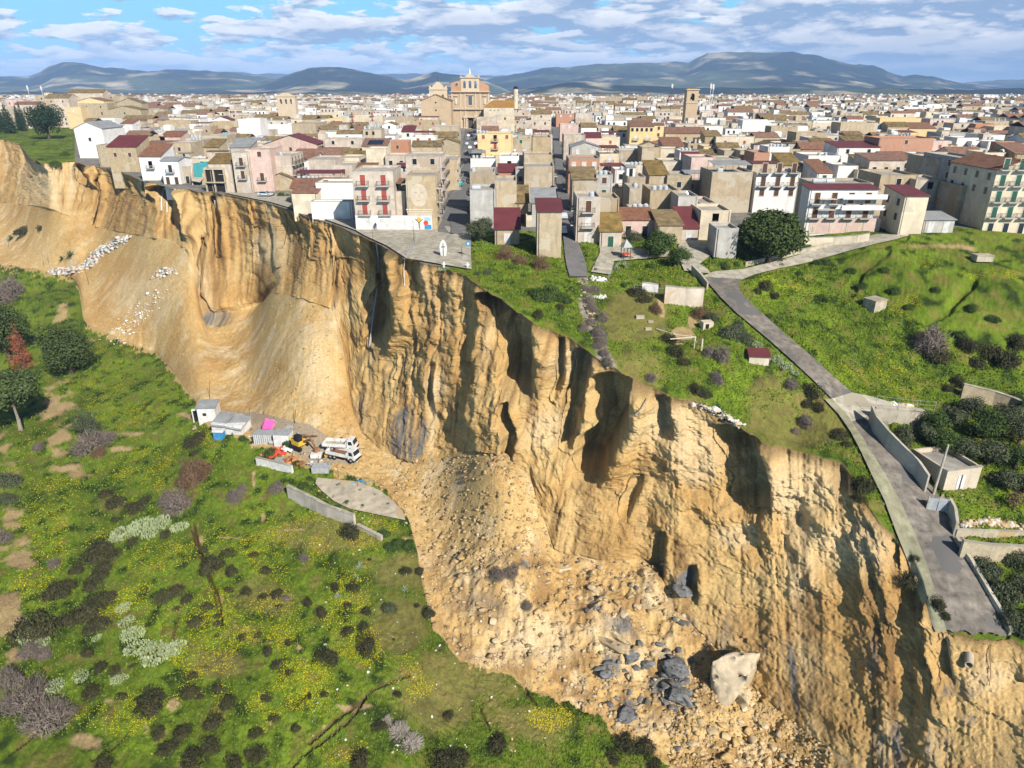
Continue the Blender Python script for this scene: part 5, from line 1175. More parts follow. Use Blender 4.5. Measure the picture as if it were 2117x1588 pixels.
m.build('bell_gable', m_chl, rt); m = MB(); m.tube((mid,9,z9+.6),(mid,9,z9+4.5),.07,5); m.tube((mid-.7,9,z9+3.6),(mid+.7,9,z9+3.6),.06,4); m.build('cross', m_rail, rt)
# low nave right of the church with golden roof
Y = 540.; X0, zE = fpx(1000, 222, Y); X1, _ = fpx(1062, 222, Y); zR = fpx(0, 208, Y + 12)[1]
rt = root('church_hall', ((X0+X1)/2, Y, 0), 0, label='long hall with golden lichen roof right of the big church', cat='hall'); hw = (X1-X0)/2
m = MB(); m.box(-hw, hw, 0, 12, -1, zE); m.face([(hw,0,zE),(hw,12,zE),(hw,12,zR)]); m.face([(hw,12,zE),(-hw,12,zE),(-hw+4,12,zR),(hw,12,zR)]); m.build('wall', WALL['C'], rt)
m = MB(); m.hexa([(-hw-.3,-.3,zE),(hw+.3,-.3,zE),(hw+.3,12.2,zR),(-hw+6,12.2,zR),(-hw-.3,-.3,zE+.2),(hw+.3,-.3,zE+.2),(hw+.3,12.2,zR+.2),(-hw+6,12.2,zR+.2)]); m.build('roof', m_goldtile, rt)
for i in range(3): m = MB(); m.tube((-hw+5+i*2.6,-.06,zE-2),(-hw+5+i*2.6,-.003,zE-2),.4,8); m.build('window', m_dark, rt)
# three-arched belfry on the left
Y = 560.; X0, zE = fpx(573, 200, Y); X1, _ = fpx(611, 200, Y); rt = root('bell_gable', ((X0+X1)/2, Y, 0), 0, label='beige church front with three arched openings and small pediment', cat='church'); hw = (X1-X0)/2; z9 = fpx(0, 192.5, Y)[1]
m = MB(); arch_wall(m, -hw, hw, -1, zE, 0, 5, [(-hw*.55,.9,zE-5,zE-2.6),(0,.9,zE-5,zE-2.6),(hw*.55,.9,zE-5,zE-2.6)]); m.build('wall', m_chl, rt)
m = MB(); m.box(-hw-.4, hw+.4, -.4, 5.4, zE+.01, zE+.5); m.face([(-hw,0,zE+.5),(hw,0,zE+.5),(hw*.3,0,z9),(-hw*.3,0,z9)]); m.hexa([(-hw*.8,.1,zE+.51),(hw*.8,.1,zE+.51),(hw*.8,3,zE+.51),(-hw*.8,3,zE+.51),(-hw*.25,.1,z9),(hw*.25,.1,z9),(hw*.25,3,z9),(-hw*.25,3,z9)]); m.build('pediment', m_chl, rt)
# square bell tower
Y = 420.; X0, zT = fpx(1417, 184, Y); X1, _ = fpx(1441, 184, Y); rt = root('bell_tower', ((X0+X1)/2, Y, 0), 0, label='square stone bell tower with an arched opening above the right-hand roofs', cat='bell tower'); hw = (X1-X0)/2
zM = fpx(0, 213, Y)[1]; m = MB(); m.box(-hw, hw, 0, 2*hw, -1, zM); m.build('shaft', m_chs, rt)
m = MB(); arch_wall(m, -hw, hw, zM+.4, zT-.6, 0, .8, [(0,1.15,zM+1.2,zT-3.4)]); arch_wall(m, -hw, hw, zM+.4, zT-.6, 2*hw-.8, 2*hw, [(0,1.15,zM+1.2,zT-3.4)]); m.box(-hw,-hw+.8,.8,2*hw-.8,zM+.4,zT-.6); m.box(hw-.8,hw,.8,2*hw-.8,zM+.4,zT-.6); bf = m.build('belfry', m_chs, rt); bell(bf, 0, hw, zM+1.8, 1.3)
m = MB(); m.box(-hw-.3,hw+.3,-.3,2*hw+.3,zM+.01,zM+.39); m.box(-hw-.45,hw+.45,-.45,2*hw+.45,zT-.59,zT-.1); m.build('cornice', m_chl, rt)
b = len(MB().v); m = MB(); q_ = hw+.3; c0 = [(-q_,-.3,zT-.09),(q_,-.3,zT-.09),(q_,2*hw+.3,zT-.09),(-q_,2*hw+.3,zT-.09)]; ap = (0,hw,zT+.9)
for i in range(4): m.face([c0[i], c0[(i+1)%4], ap])
m.build('roof', m_moss, rt)
# chapel dome and small bell cote far right of the church
Y = 700.; X0, zE = fpx(1066, 190, Y); rt = root('dome', (X0, Y, 0), 0, label='small lantern with dark dome far behind the church', cat='dome'); m = MB(); m.tube((0,0,0),(0,0,fpx(0,184,Y)[1]),2.2,10); m.build('drum', WALL['C'], rt); m = MB(); zz_ = fpx(0,184,Y)[1]
for i in range(4): a0, a1 = i*math.pi/8, (i+1)*math.pi/8; m.tube((0,0,zz_+2.4*math.sin(a0)),(0,0,zz_+2.4*math.sin(a1)+.01),2.4*math.cos(a0),10,0,max(.05,2.4*math.cos(a1)))
m.build('cupola', m_dark, rt)
# radio masts
for (px, y0, y1, Y, lab) in [(1387,190,172,600,'slim lattice mast on the skyline left of the bell tower'),(1466,192,172,520,'first of two antenna masts right of the bell tower'),(1471,192,173,522,'second of two antenna masts right of the bell tower'),(64,192,176,640,'tall antenna mast on the left roofs'),(92,192,177,640,'antenna mast beside the tallest left one')]:
    x, zt = fpx(px, y1, Y); rt = root('antenna_mast', (x, Y, 0), 0, label=lab, cat='mast', group='antenna masts'); m = MB(); m.tube((0,0,0),(0,0,zt),.22,6,0,.12); m.build('pole', m_rail if px == 1387 else m_dish, rt)
    m = MB(); [m.box(-.55+q*.4,-.25+q*.4,-.2,.1,zt-3.2-q*.3,zt-.3-q*.2) for q in range(3)]; m.build('panel', m_dish, rt)
# ================= PLANTS =================
rs = np.random.RandomState(11)
def quads(C_, N_, s, asp=1.0, name='foliage', mat=None):
    """one small face per point C_, facing roughly N_"""
    n = len(C_); t = rs.normal(size=(n, 3)); N_ = N_ / (np.linalg.norm(N_, axis=1, keepdims=True) + 1e-9)
    u_ = np.cross(N_, t); u_ /= np.linalg.norm(u_, axis=1, keepdims=True) + 1e-9; v_ = np.cross(N_, u_)
    s = np.asarray(s)[:, None] if np.ndim(s) else s
    a, b = u_ * s * asp, v_ * s
    V_ = np.stack([C_ - a - b * .6, C_ + a - b * .6, C_ + a * .6 + b, C_ - a * .6 + b], 1).reshape(-1, 3)
    return mesh_np(name, V_, np.arange(4 * n).reshape(n, 4), mat, smooth=False)
def leafmat(name, c, var=.35):
    m, t, b = newmat(name); n = t.nodes; l = t.links
    gi = n.new('ShaderNodeNewGeometry'); nz0 = n.new('ShaderNodeTexNoise'); nz0.inputs['Scale'].default_value = 1.3; l.new(gi.outputs['Position'], nz0.inputs['Vector'])
    ad = n.new('ShaderNodeMath'); ad.operation = 'MULTIPLY_ADD'; ad.inputs[1].default_value = .55; l.new(gi.outputs['Random Per Island'], ad.inputs[0]); l.new(nz0.outputs['Fac'], ad.inputs[2])
    mr_ = n.new('ShaderNodeMapRange'); mr_.inputs[1].default_value = .35; mr_.inputs[2].default_value = 1.15; l.new(ad.outputs[0], mr_.inputs[0])
    mx_ = n.new('ShaderNodeMix'); mx_.data_type = 'RGBA'; mx_.inputs[6].default_value = (*[v * (1 - var) for v in c], 1); mx_.inputs[7].default_value = (*[min(1, v * (1 + var * 1.3)) for v in c], 1); l.new(mr_.outputs[0], mx_.inputs[0])
    l.new(mx_.outputs[2], b.inputs['Base Color']); b.inputs['Roughness'].default_value = .8; b.inputs['Specular IOR Level'].default_value = .15
    return m
LM = {'dark': leafmat('dark_shrub_leaves', (.048,.047,.021), .6), 'green': leafmat('green_shrub_leaves', (.050,.082,.020)), 'grey': leafmat('grey_twigs', (.17,.14,.115), .3), 'brown': leafmat('brown_twigs', (.15,.095,.055), .3),
      'olive': leafmat('olive_leaves', (.075,.088,.045)), 'pine': leafmat('pine_needles', (.052,.074,.020)), 'pale': leafmat('pale_pine_needles', (.065,.092,.028)), 'rust': leafmat('rust_needles', (.27,.085,.045)), 'cyp': leafmat('cypress_leaves', (.025,.045,.018)),
      'cactus': leafmat('cactus_pads', (.27,.32,.17), .3), 'agave': leafmat('agave_leaves', (.33,.38,.24), .25), 'palm': leafmat('palm_fronds', (.06,.085,.035)), 'dead': leafmat('dead_wood', (.40,.35,.30), .25)}
m_bark = M_('bark', (.11,.08,.055), scale=3, var=.3); m_barkp = M_('pale_bark', (.36,.31,.26), scale=3, var=.2)
def dome(n, flat=.62, lump=.30, k=5.0, seed=0, inner=.35):
    """points on and inside a lumpy half ball of radius 1"""
    d = rs.normal(size=(n, 3)); d[:, 2] = np.abs(d[:, 2]) * 1.1 - .25; d /= np.linalg.norm(d, axis=1, keepdims=True)
    lm = fbm(d[:, 0] * k * .45 + seed, d[:, 1] * k * .45, d[:, 2] * k * .45, 3, 201 + seed)
    r = (1 + lump * 1.8 * lm) * (1 - inner * rs.rand(n) ** 2.2)
    P_ = d * r[:, None]; P_[:, 2] *= flat; return P_, d
def mk_bush(kind, seed):
    if kind in ('dark', 'green', 'olive'):
        P_, d = [], []
        for _i in range(4):
            a_, b_ = dome(900, .62, .34, 6, seed * 7 + _i); s_ = rs.uniform(.42, .75) if _i else .75; o_ = np.array([rs.uniform(-.5, .5), rs.uniform(-.42, .42), 0]) if _i else np.zeros(3)
            P_.append(a_ * s_ + o_); d.append(b_)
        P_ = np.concatenate(P_); d = np.concatenate(d); return quads(P_, d + rs.normal(size=d.shape) * .55, rs.uniform(.02, .05, len(P_)), .7, 'foliage', LM[kind])
    if kind in ('grey', 'brown', 'dead'):
        n = 900; base = rs.normal(size=(n, 3)) * (.18, .18, .02); P_, d = dome(n, .75, .35, 4, seed, .5)
        a = base + (P_ - base) * rs.uniform(.25, .6, (n, 1)); b = P_ * 1.02; side = np.cross(b - a, rs.normal(size=(n, 3))); side /= np.linalg.norm(side, axis=1, keepdims=True) + 1e-9; side *= .010
        V_ = np.stack([a - side, a + side, b + side * .5, b - side * .5], 1).reshape(-1, 3)
        me1 = mesh_np('twigs', V_, np.arange(4 * n).reshape(n, 4), LM[kind], False)
        n2 = 1300 if kind != 'dead' else 300; P_, d = dome(n2, .75, .35, 4, seed, .5); nb = rs.normal(size=(n2, 3)); side = np.cross(nb, d); side /= np.linalg.norm(side, axis=1, keepdims=True) + 1e-9
        L_ = nb / np.linalg.norm(nb, axis=1, keepdims=True) * .09; side *= .011; V2 = np.stack([P_ - L_ - side, P_ - L_ + side, P_ + L_ + side, P_ + L_ - side], 1).reshape(-1, 3)
        V_ = np.r_[V_, V2]; bpy.data.meshes.remove(me1); return mesh_np('twigs', V_, np.arange(len(V_)).reshape(-1, 4), LM[kind], False)
    if kind == 'cactus':
        m = MB(); 
        for i in range(260):
            a = rs.uniform(0, 2*math.pi); r = math.sqrt(rs.rand()) * .95; x, y = r*math.cos(a), r*math.sin(a); z = rs.uniform(.02, .42) * (1 - .5 * r); t = rs.uniform(0, math.pi); tl = rs.uniform(-.6, .6); s = rs.uniform(.05, .085)
            u_ = Vector((math.cos(t), math.sin(t), 0)); w_ = Vector((math.sin(t)*math.sin(tl), -math.cos(t)*math.sin(tl), math.cos(tl))); nn_ = u_.cross(w_) * s * .14; c = Vector((x, y, z)); ring_ = [(math.cos(q)*s*.72, math.sin(q)*s) for q in np.linspace(0, 2*math.pi, 8)[:-1]]
            f1 = [tuple(c + u_*p + w_*q_ + nn_) for p, q_ in ring_]; f2 = [tuple(c + u_*p + w_*q_ - nn_) for p, q_ in ring_]; m.face(f1); m.face(f2[::-1])
            for j in range(7): m.face([f1[j], f2[j], f2[(j+1)%7], f1[(j+1)%7]])
        return m.mesh('pads', LM['cactus'])
    if kind in ('agave', 'palmtop'):
        m = MB(); nl = 26 if kind == 'agave' else 34
        for i in range(nl):
            a = i * 2.4; el = (.25 + 1.1 * i / nl) if kind == 'agave' else rs.uniform(-.1, 1.2); L_ = rs.uniform(.8, 1.05); pts = []; 
            for k in range(5): q_ = k / 4; rr = L_ * q_ * math.cos(el) ; z = L_ * (q_ * math.sin(el) - (.25 if kind == 'agave' else .75) * q_ * q_ * (1 - .4*el)); pts.append((rr, z))
            wd = .07 if kind == 'agave' else .055
            for k in range(4):
                (r0, z0), (r1, z1) = pts[k], pts[k+1]; w0 = wd * (1 - (k/4)**2) + .004; w1 = wd * (1 - ((k+1)/4)**2) + .004; ca, sa = math.cos(a), math.sin(a); P = lambda r, z, s_: (r*ca - s_*sa, r*sa + s_*ca, z + abs(s_) * .4 + .02)
                m.face([P(r0,z0,-w0), P(r0,z0,0), P(r1,z1,0), P(r1,z1,-w1)]); m.face([P(r0,z0,0), P(r0,z0,w0), P(r1,z1,w1), P(r1,z1,0)])
        return m.mesh('leaves', LM['agave' if kind == 'agave' else 'palm'])
BM = {k: [mk_bush(k, i) for i in range(4 if k in ('dark', 'green', 'grey', 'olive') else 2)] for k in ('dark', 'green', 'olive', 'grey', 'brown', 'dead', 'cactus', 'agave', 'palmtop')}
BN = {'dark': ('shrub', 'dark brown shrub'), 'green': ('shrub', 'green leafy shrub'), 'olive': ('shrub', 'grey-green shrub'), 'grey': ('shrub', 'bare grey twiggy shrub'), 'brown': ('shrub', 'dry brown shrub'), 'dead': ('dead_shrub', 'bleached dead shrub'),
      'cactus': ('prickly_pear', 'pale prickly pear clump'), 'agave': ('agave', 'pale agave rosette'), 'palmtop': ('dwarf_palm', 'low spiky palm clump')}
PL = []
def bush(kind, px, py, w_, asp=1.0, hs=1.0, sx=1.0):
    k = ppm(px, py + .12 * w_); p = G(px, py + .12 * w_); r = w_ / k / 2 * (1.15 if kind == 'dark' else 1.0)
    o = add(BN[kind][0], rnd.choice(BM[kind]), None, (p.x, p.y, p.z - .05 * r), (0, 0, rnd.uniform(0, 6.28)), (r * rnd.uniform(.85, 1.25) * sx, r * rnd.uniform(.8, 1.1), r * hs * rnd.uniform(.75, 1.1)))
    PL.append((o, kind, px, py, 2 * r)); return o
BL = {'dark': [(1296,1520,20),(860,1250,14),(640,1440,16),(610,1500,18),(120,1221,58),(140,1208,34),(195,1205,48),(205,1190,40),(178,1262,72),(215,1235,52),(150,1275,50),(80,1292,92),(200,1290,48),(178,1343,28),(208,1372,28),(235,1377,30),(272,1373,16),(188,1427,46),(248,1435,22),(305,1458,70),(318,1432,50),(393,1425,44),(395,1393,26),
 (335,1226,52),(362,1218,40),(385,1235,30),(365,1255,18),(410,1283,34),(428,1248,26),(325,1505,38),(375,1510,40),(345,1540,42),(400,1562,64),(430,1530,46),(215,1575,46),(218,1023,28),(240,1042,40),(275,1050,44),(300,1037,30),(235,1072,16),
 (345,1102,26),(275,1116,26),(205,1130,52),(190,1152,54),(230,1146,46),(215,1170,44),(160,1178,28),(397,912,40),(412,900,30),(402,935,22),(722,1101,44),(420,1138,20),(440,1165,46),(473,1140,26),(525,1144,20),(478,1176,30),(547,1176,28),
 (474,1215,22),(508,1217,24),(545,1230,22),(573,1227,28),(578,1254,13),(635,1240,26),(662,1260,28),(692,1210,24),(732,1213,32),(717,1248,18),(757,1260,24),(838,1177,26),(868,1178,20),(763,1158,9),(428,1252,26),(447,1270,16),(452,1288,18),(451,1312,11),
 (499,1316,22),(534,1310,18),(547,1324,10),(553,1346,22),(598,1332,20),(573,1373,25),(597,1393,19),(675,1358,46),(718,1307,26),(750,1295,26),(755,1330,52),(814,1320,9),(450,1420,28),(470,1450,40),(445,1485,48),(555,1440,24),(567,1480,24),(525,1510,32),
 (530,1545,52),(480,1565,42),(412,1440,14),(821,1438,20),(783,1500,30),(747,1560,50),(670,1437,16),(695,1485,16),(924,1478,28),(1027,1540,44),(905,1565,60),(940,1560,56),(1290,1535,44),(1330,1540,44),(1270,1560,40),(1350,1575,44),(885,1263,28),
 (1112,652,28),(1158,635,20),(1320,605,42),(1335,618,30),(1380,700,36),(1392,725,36),(1408,748,28),(1436,802,34),(1458,812,32),(1583,592,34),(1600,607,28),(1565,600,20),(1680,805,42),(1670,828,30),(1692,838,28),(1735,893,40),(1752,915,24),(1785,1003,46),(1780,1030,30),(1877,1193,50),(1892,1150,24),(1936,1238,40),(1948,1262,28),
 (1980,790,36),(1960,800,26),(1945,734,52),(1995,715,42),(2040,722,52),(2080,745,60),(2100,700,44),(2020,745,40),(50,478,34),(83,472,16),(300,238,34)],
 'green': [(1108,517,48),(1133,612,60),(1165,618,44),(1105,606,40),(265,335,24),(252,350,28),(275,328,20),(790,1104,32),(815,1128,36),(845,1126,26),(1500,548,26),(1522,545,18),(1615,545,20),(1450,805,20),(560,935,40),(600,915,30),(490,890,26),(500,905,22),(1690,548,24),(1743,499,20),(1700,545,26),(650,1030,18),(672,1040,16),(700,1052,18),(725,1062,16),(690,1025,16),(720,1035,20),(750,1045,16),(775,1020,14),(800,1040,16),(745,1010,14),(630,1005,26),(640,990,20),(700,1000,16),(560,402,20),(580,402,22),(595,403,16),
   (1300,510,20),(1345,550,22),(1230,555,16),(1640,790,24),(1905,1215,18),(1850,1120,16),(2100,820,36),(1590,650,20),(1700,620,24),(1850,600,30),(1880,630,26),(1780,590,26),(1650,570,22),(2010,640,30),(2050,660,30),(1930,600,24),(1830,560,28),(1760,560,24),(1980,690,28),(1620,520,22),(1290,590,18),(1360,590,16),(75,335,20),(110,340,24),(135,320,20)],
 'olive': [(1870,892,58),(1860,912,40),(1470,655,40),(1510,686,46),(1540,698,44),(1525,670,30),(20,990,56),(15,1032,48),(808,1253,38),(410,1283,16),(2030,1165,66),(2062,1215,84),(2090,1150,74),(2060,1130,50),(2105,1285,70),(2080,1262,56),(2050,1180,50),(1310,492,44),(190,1130,20),(1005,560,26),(985,565,20),(2110,1200,60)],
 'grey': [(22,1405,50),(60,1440,84),(100,1480,88),(20,1450,50),(370,1045,62),(350,1030,40),(190,918,66),(215,905,44),(10,1110,34),(80,925,26),(112,1165,30),(1230,600,24),(1245,660,26),(1240,690,28),(1205,680,20),(1243,708,28),(1225,640,26),(1213,600,22),(1218,625,24),(1232,690,26),(1248,730,26),(1236,715,22),(1222,668,22),(1256,748,20),(1345,780,26),(1480,785,30),(1491,737,40),(1465,730,26),(25,602,58),(10,620,40),(590,1235,20),(630,1155,24),
   (1920,705,74),(1665,870,36),(1643,890,20),(485,1030,34),(500,1015,24),(575,1010,30),(60,1345,40),(90,1350,34),(1960,1200,1),(1634,791,32),(1060,1190,34),(1030,1200,30),(1090,1260,26)],
 'brown': [(400,990,62),(415,975,44),(1045,528,38),(1118,548,42),(1075,540,30),(1355,640,32),(1450,650,34),(205,935,30)],
 'dead': [(825,1510,44),(850,1535,48),(800,1490,24),(1085,1175,24)],
 'cactus': [(255,1250,36),(262,1280,34),(275,1305,50),(320,1345,74),(358,1335,52),(285,1330,50),(60,1312,58),(85,1325,40),(110,1412,46),(165,1388,36),(245,1395,34),(205,1290,20),(200,1315,20),(255,1097,52),(295,1085,60),(335,1078,50),(372,1088,40),(238,1110,28),(310,1100,40),(1562,712,26),(1573,725,22),(1605,742,30),(1622,755,36),(1640,765,24),(1825,1035,14),(915,556,20)],
 'agave': [(744,1174,24),(740,1198,13),(837,1217,22),(698,1230,20),(735,1190,10),(1292,552,24),(1275,555,16)],
 'palmtop': [(146,528,34),(128,535,22),(20,492,28)]}
for kd, ls in BL.items():
    for (a, b, w_) in ls:
        if w_ > 3: bush(kd, a, b, w_, hs=(1.7 if kd in ('olive', 'grey') and w_ > 50 else 1.8))
# ---- trees ----
def crown_mesh(cl, n, size, mat, lump=.25, name='crown', up=.3):
    Cs, Ns = [], []
    for (x, y, z, rx, rz_) in cl:
        k = int(n * (rx * rx) / sum(c[3] ** 2 for c in cl)); d = rs.normal(size=(k, 3)); d /= np.linalg.norm(d, axis=1, keepdims=True)
        lm = fbm(d[:, 0] * 2.2 + x, d[:, 1] * 2.2 + y, d[:, 2] * 2.2 + z, 3, 77); r = (1 + lump * 2 * lm) * (1 - .45 * rs.rand(k) ** 2)
        P_ = d * r[:, None] * (rx, rx, rz_) + (x, y, z); Cs.append(P_); Ns.append(d + (0, 0, up) + rs.normal(size=d.shape) * .5)
    C_ = np.concatenate(Cs); return quads(C_, np.concatenate(Ns), rs.uniform(.6, 1.3, len(C_)) * size, .8, name, mat)
def tree(name, px, pyb, wpx, hpx, kind, label, cat='tree', group=None, n=9000, clumps=9, layered=False, trunk=.25, forked=False, pos=None):
    p = G(px, pyb) if pos is None else pos; k = F / (p.y * math.cos(PITCH) - (p.z - CAMZ) * math.sin(PITCH)); r = wpx / k / 2
    # apparent height to real height
    a_ = math.atan2(CAMZ - p.z, math.hypot(p.x, p.y)); hh = hpx / k / math.cos(a_); hh = max(hh - r * .5 * math.sin(a_), r * .9) if not name.startswith('cyp') else hh
    rt = root(name, tuple(p), rnd.uniform(0, 6), label=label, cat=cat, group=group); tk = MB(); zt = hh * trunk
    if forked:
        tk.tube((0,0,-.3),(-.1*r,0,zt*.6),.07*r,7,0,.05*r); tk.tube((-.1*r,0,zt*.6),(-.45*r,.1*r,hh*.6),.045*r,6,0,.02*r); tk.tube((0,0,-.2),(.35*r,-.1*r,hh*.5),.05*r,7,0,.02*r)
    else:
        tk.tube((0,0,-.4),(0,0,hh*.6),.075*r + .05,8,0,.04*r)
        for i in range(6): a = i * 1.05; tk.tube((0,0,zt + i*.05*hh),(math.cos(a)*r*.6, math.sin(a)*r*.6, zt + hh*.3 + i*.05*hh),.03*r,5,0,.012*r)
    tk.build('trunk', m_barkp if forked else m_bark, rt)
    cl = []
    if name.startswith('cyp'):
        for i in range(6): t = i / 5; cl.append((0, 0, hh * (.14 + .76 * t), r * (1 - .75 * t ** 1.6), hh * .16))
    elif layered:
        for i in range(clumps):
            t = i / (clumps - 1); rr = r * (1 - .62 * t ** 1.3)
            for j in range(3 if t < .8 else 1): a = rnd.uniform(0, 6.28); q_ = rr * rnd.uniform(.25, .55) if t < .8 else 0; cl.append((q_*math.cos(a), q_*math.sin(a), hh * (trunk * .6 + (.95 - trunk*.6) * t), rr * rnd.uniform(.5, .72), hh * .075))
    else:
        for i in range(clumps):
            a = i * 2.4; q_ = r * .62 * math.sqrt((i + .5) / clumps); cl.append((q_*math.cos(a), q_*math.sin(a), hh * (trunk + (1 - trunk) * rnd.uniform(.35, .75)) * (1 - .22 * (q_/r)), r * rnd.uniform(.36, .5), hh * (1 - trunk) * rnd.uniform(.22, .34)))
    add('crown', crown_mesh(cl, n, max(.10, r * .034) * (2.2 if name == 'cypress' else 1), LM[kind]), rt); return rt
tree('pine_tree', 18, 740, 104, 122, 'pine', 'dark green pine behind the rust-coloured dead tree, left edge', clumps=13, n=10000, trunk=.06); tree('pine_tree', 150, 772, 104, 124, 'pine', 'dark rounded pine right of the rust-coloured dead tree', clumps=15, n=12000, trunk=.05)
tree('dead_pine', 52, 760, 50, 96, 'rust', 'rust-coloured dead conifer between two green pines', layered=True, clumps=8, n=4000, trunk=.05); tree('pine_tree', 42, 886, 128, 148, 'pale', 'big green pine with pale forked trunk at the left edge', clumps=15, forked=True, trunk=.3, n=14000)
tree('fallen_tree', 188, 905, 56, 70, 'olive', 'grey-green tree leaning over its uprooted roots', n=5000, trunk=.1); tree('shrub', 385, 940, 1, 1, 'green', 'x', n=10) if False else None
tree('pine_tree', 1588, 540, 148, 118, 'pine', 'huge dark umbrella pine beside the square tower house', n=16000, clumps=17, trunk=.12)
tree('garden_tree', 1358, 528, 76, 58, 'green', 'larger bushy tree at the playground edge', n=8000, trunk=.12); tree('garden_tree', 1402, 550, 56, 44, 'green', 'smaller bushy tree right of the playground tree', n=5000, trunk=.12)
tree('garden_tree', 992, 498, 66, 56, 'olive', 'olive-green tree in front of the grey corner house', n=7000, trunk=.15)
tree('pine_tree', 102, 288, 74, 76, 'cyp', 'big dark pine on the knoll right of the cypresses', n=9000, clumps=12, trunk=.1)
for px, pyb, w_, h_, lb in [(22,276,27,56,'broad dark cypress, largest at the left end'),(7,268,12,48,'thin cypress cut by the left edge'),(43,270,13,52,'slim cypress left of the twin'),(51,271,16,56,'slim cypress next to the big pine'),(-2,274,14,44,'low cypress at the very left')]:
    tree('cypress', px, pyb, w_, h_, 'cyp', lb, 'cypress', 'cypresses on the knoll', n=3500)
tree('norfolk_pine', 360, 262, 32, 44, 'cyp', 'spiky araucaria rising between white houses', n=1800, layered=True, clumps=9, trunk=.05)
for i, (px, py, w_, h_) in enumerate([(1925,885,70,60),(1965,870,60,50),(2000,850,60,54),(2035,895,84,70),(2075,865,66,60),(2105,905,80,70),(1945,925,64,50),(1985,945,70,54),(2040,950,80,60),(2095,962,84,64),(2070,1000,60,44),(2115,1010,60,50),(2115,850,50,44),(1908,905,50,46)]):
    tree('olive_tree', px, py + 12, w_, h_, 'olive' if i % 3 else 'green', '%s %s olive tree of the grove behind the small block house' % (ORD[i], 'wide' if w_ > 68 else 'small'), 'olive tree', 'olive grove behind the block house', n=3200, trunk=.1)
for i, (px, pyb, w_, h_) in enumerate([(1590,212,14,10),(1862,214,16,12),(2010,212,26,14),(2040,214,24,13),(1985,211,22,12),(2095,214,22,12),(1045,214,8,12),(1052,214,7,11),(1030,213,7,9)]):
    Yd = 560. if px > 1100 else 640.; xx_ = (px - CX) * (Yd * math.cos(PITCH) + 30 * math.sin(PITCH)) / F
    tree('distant_tree' if px > 1100 else 'cypress', px, pyb, w_, h_, 'cyp', '%s dark tree rising over the far roofs, counted from left' % ORD[i], 'tree', 'dark trees over the far roofs', n=900, trunk=.1, pos=Vector((xx_, Yd, 3.)))
# labels by place and size
def where(px, py):
    if py > 1340 and px < 400: a = 'in the bottom left corner'
    elif py > 1340 and px < 700: a = 'low on the flower slope'
    elif py > 1340: a = 'at the bottom edge'
    elif py > 1190 and px < 400: a = 'below the long cactus hedge'
    elif px < 400 and py > 1000: a = 'around the long cactus hedge'
    elif px < 400 and py > 860: a = 'left of the wrecked yard'
    elif px < 400 and py > 440: a = 'below the far debris fan'
    elif px < 620 and py < 440: a = 'by the cliff-edge houses'
    elif px < 640 and py > 1200: a = 'mid flower slope, left half'
    elif px < 640 and py > 1080: a = 'on the upper flower slope'
    elif px < 620: a = 'beside the wrecked yard'
    elif px < 900 and py > 1080: a = 'near the debris edge'
    elif px < 1150 and py > 1000: a = 'on the debris fan'
    elif px < 1200 and py < 800: a = 'on the grass near the cross'
    elif px < 1300 and py < 800: a = 'along the broken stairway'
    elif px < 1460 and py < 840: a = 'on the clifftop lawn'
    elif px > 1800 and py > 1000: a = 'beside the broken road end'
    elif px < 1800 and py > 800: a = 'on the verge near the cliff'
    elif px < 1680 and py > 620: a = 'left of the descending road'
    elif px > 1900 and py > 600: a = 'in the meadow hollow'
    elif px > 1500: a = 'in the sloping meadow'
    else: a = 'near the playground'
    return a
g2 = {}
for (o, kind, px, py, d) in PL:
    sz = 'large' if d > 4.6 else 'small' if d < 1.9 else 'medium'
    g2.setdefault((sz + ' ' + BN[kind][1], where(px, py), kind), []).append((px, py, o))
for (nm, pl, kind), ls in g2.items():
    ls.sort(key=lambda t: t[0])
    for i, (_, _, o) in enumerate(ls):
        tag(o, '%s %s' % (nm, pl) if len(ls) == 1 else '%s %s, %s from left' % (nm, pl, ORD[min(i, 15)]), BN[kind][0].replace('_', ' '), 'plants scattered over the slopes')
# ---- grass tufts and flowers (uncountable) ----
def scatter_ground(name, n, region, size, hgt, mat, label, flowers=False, col_=None):
    rr, cc = region; r_ = rs.randint(rr[0], rr[1], n); c_ = rs.randint(cc[0], cc[1], n)
    P_ = GRID[r_, c_] + rs.normal(size=(n, 3)) * (.15, .15, 0)
    keep = (flo[r_, c_] > .25) & (rs.rand(n) < flo[r_, c_]) if flowers else ((~flat[r_, c_]) & (PYg[r_, c_] > (0 if rr[1] <= nL else 500)) & (rs.rand(n) < .9) & (col[r_, c_, 1] > col[r_, c_, 0] * 1.0))
    P_ = P_[keep]; n = len(P_); dd = np.linalg.norm(P_ - (0, 0, CAMZ), axis=1)
    a = rs.rand(n) * 6.28; s = size * rs.uniform(.6, 1.5, n) * np.clip(dd / 95, .8, 1.6); h = hgt * rs.uniform(.5, 1.6, n) * np.clip(dd / 95, .8, 1.5)
    dx = np.c_[np.cos(a) * s, np.sin(a) * s, 0 * s]; up = np.c_[rs.normal(size=n) * .3 * h, rs.normal(size=n) * .3 * h, h]
    if flowers: V_ = np.stack([P_ - dx + up, P_ + np.c_[-dx[:, 1], dx[:, 0], dx[:, 2]] + up, P_ + dx + up * 1.1, P_ - np.c_[-dx[:, 1], dx[:, 0], dx[:, 2]] + up], 1)
    else: V_ = np.stack([P_ - dx, P_ + dx, P_ + dx * .5 + up, P_ - dx * .6 + up * .9], 1)
    return tag(add(name, mesh_np(name, V_.reshape(-1, 3), np.arange(4 * n).reshape(n, 4), mat, False)), label, kind='stuff')
cw = (int(np.searchsorted(PXc, -20)), int(np.searchsorted(PXc, 2130))); k0 = nL + nT + nF
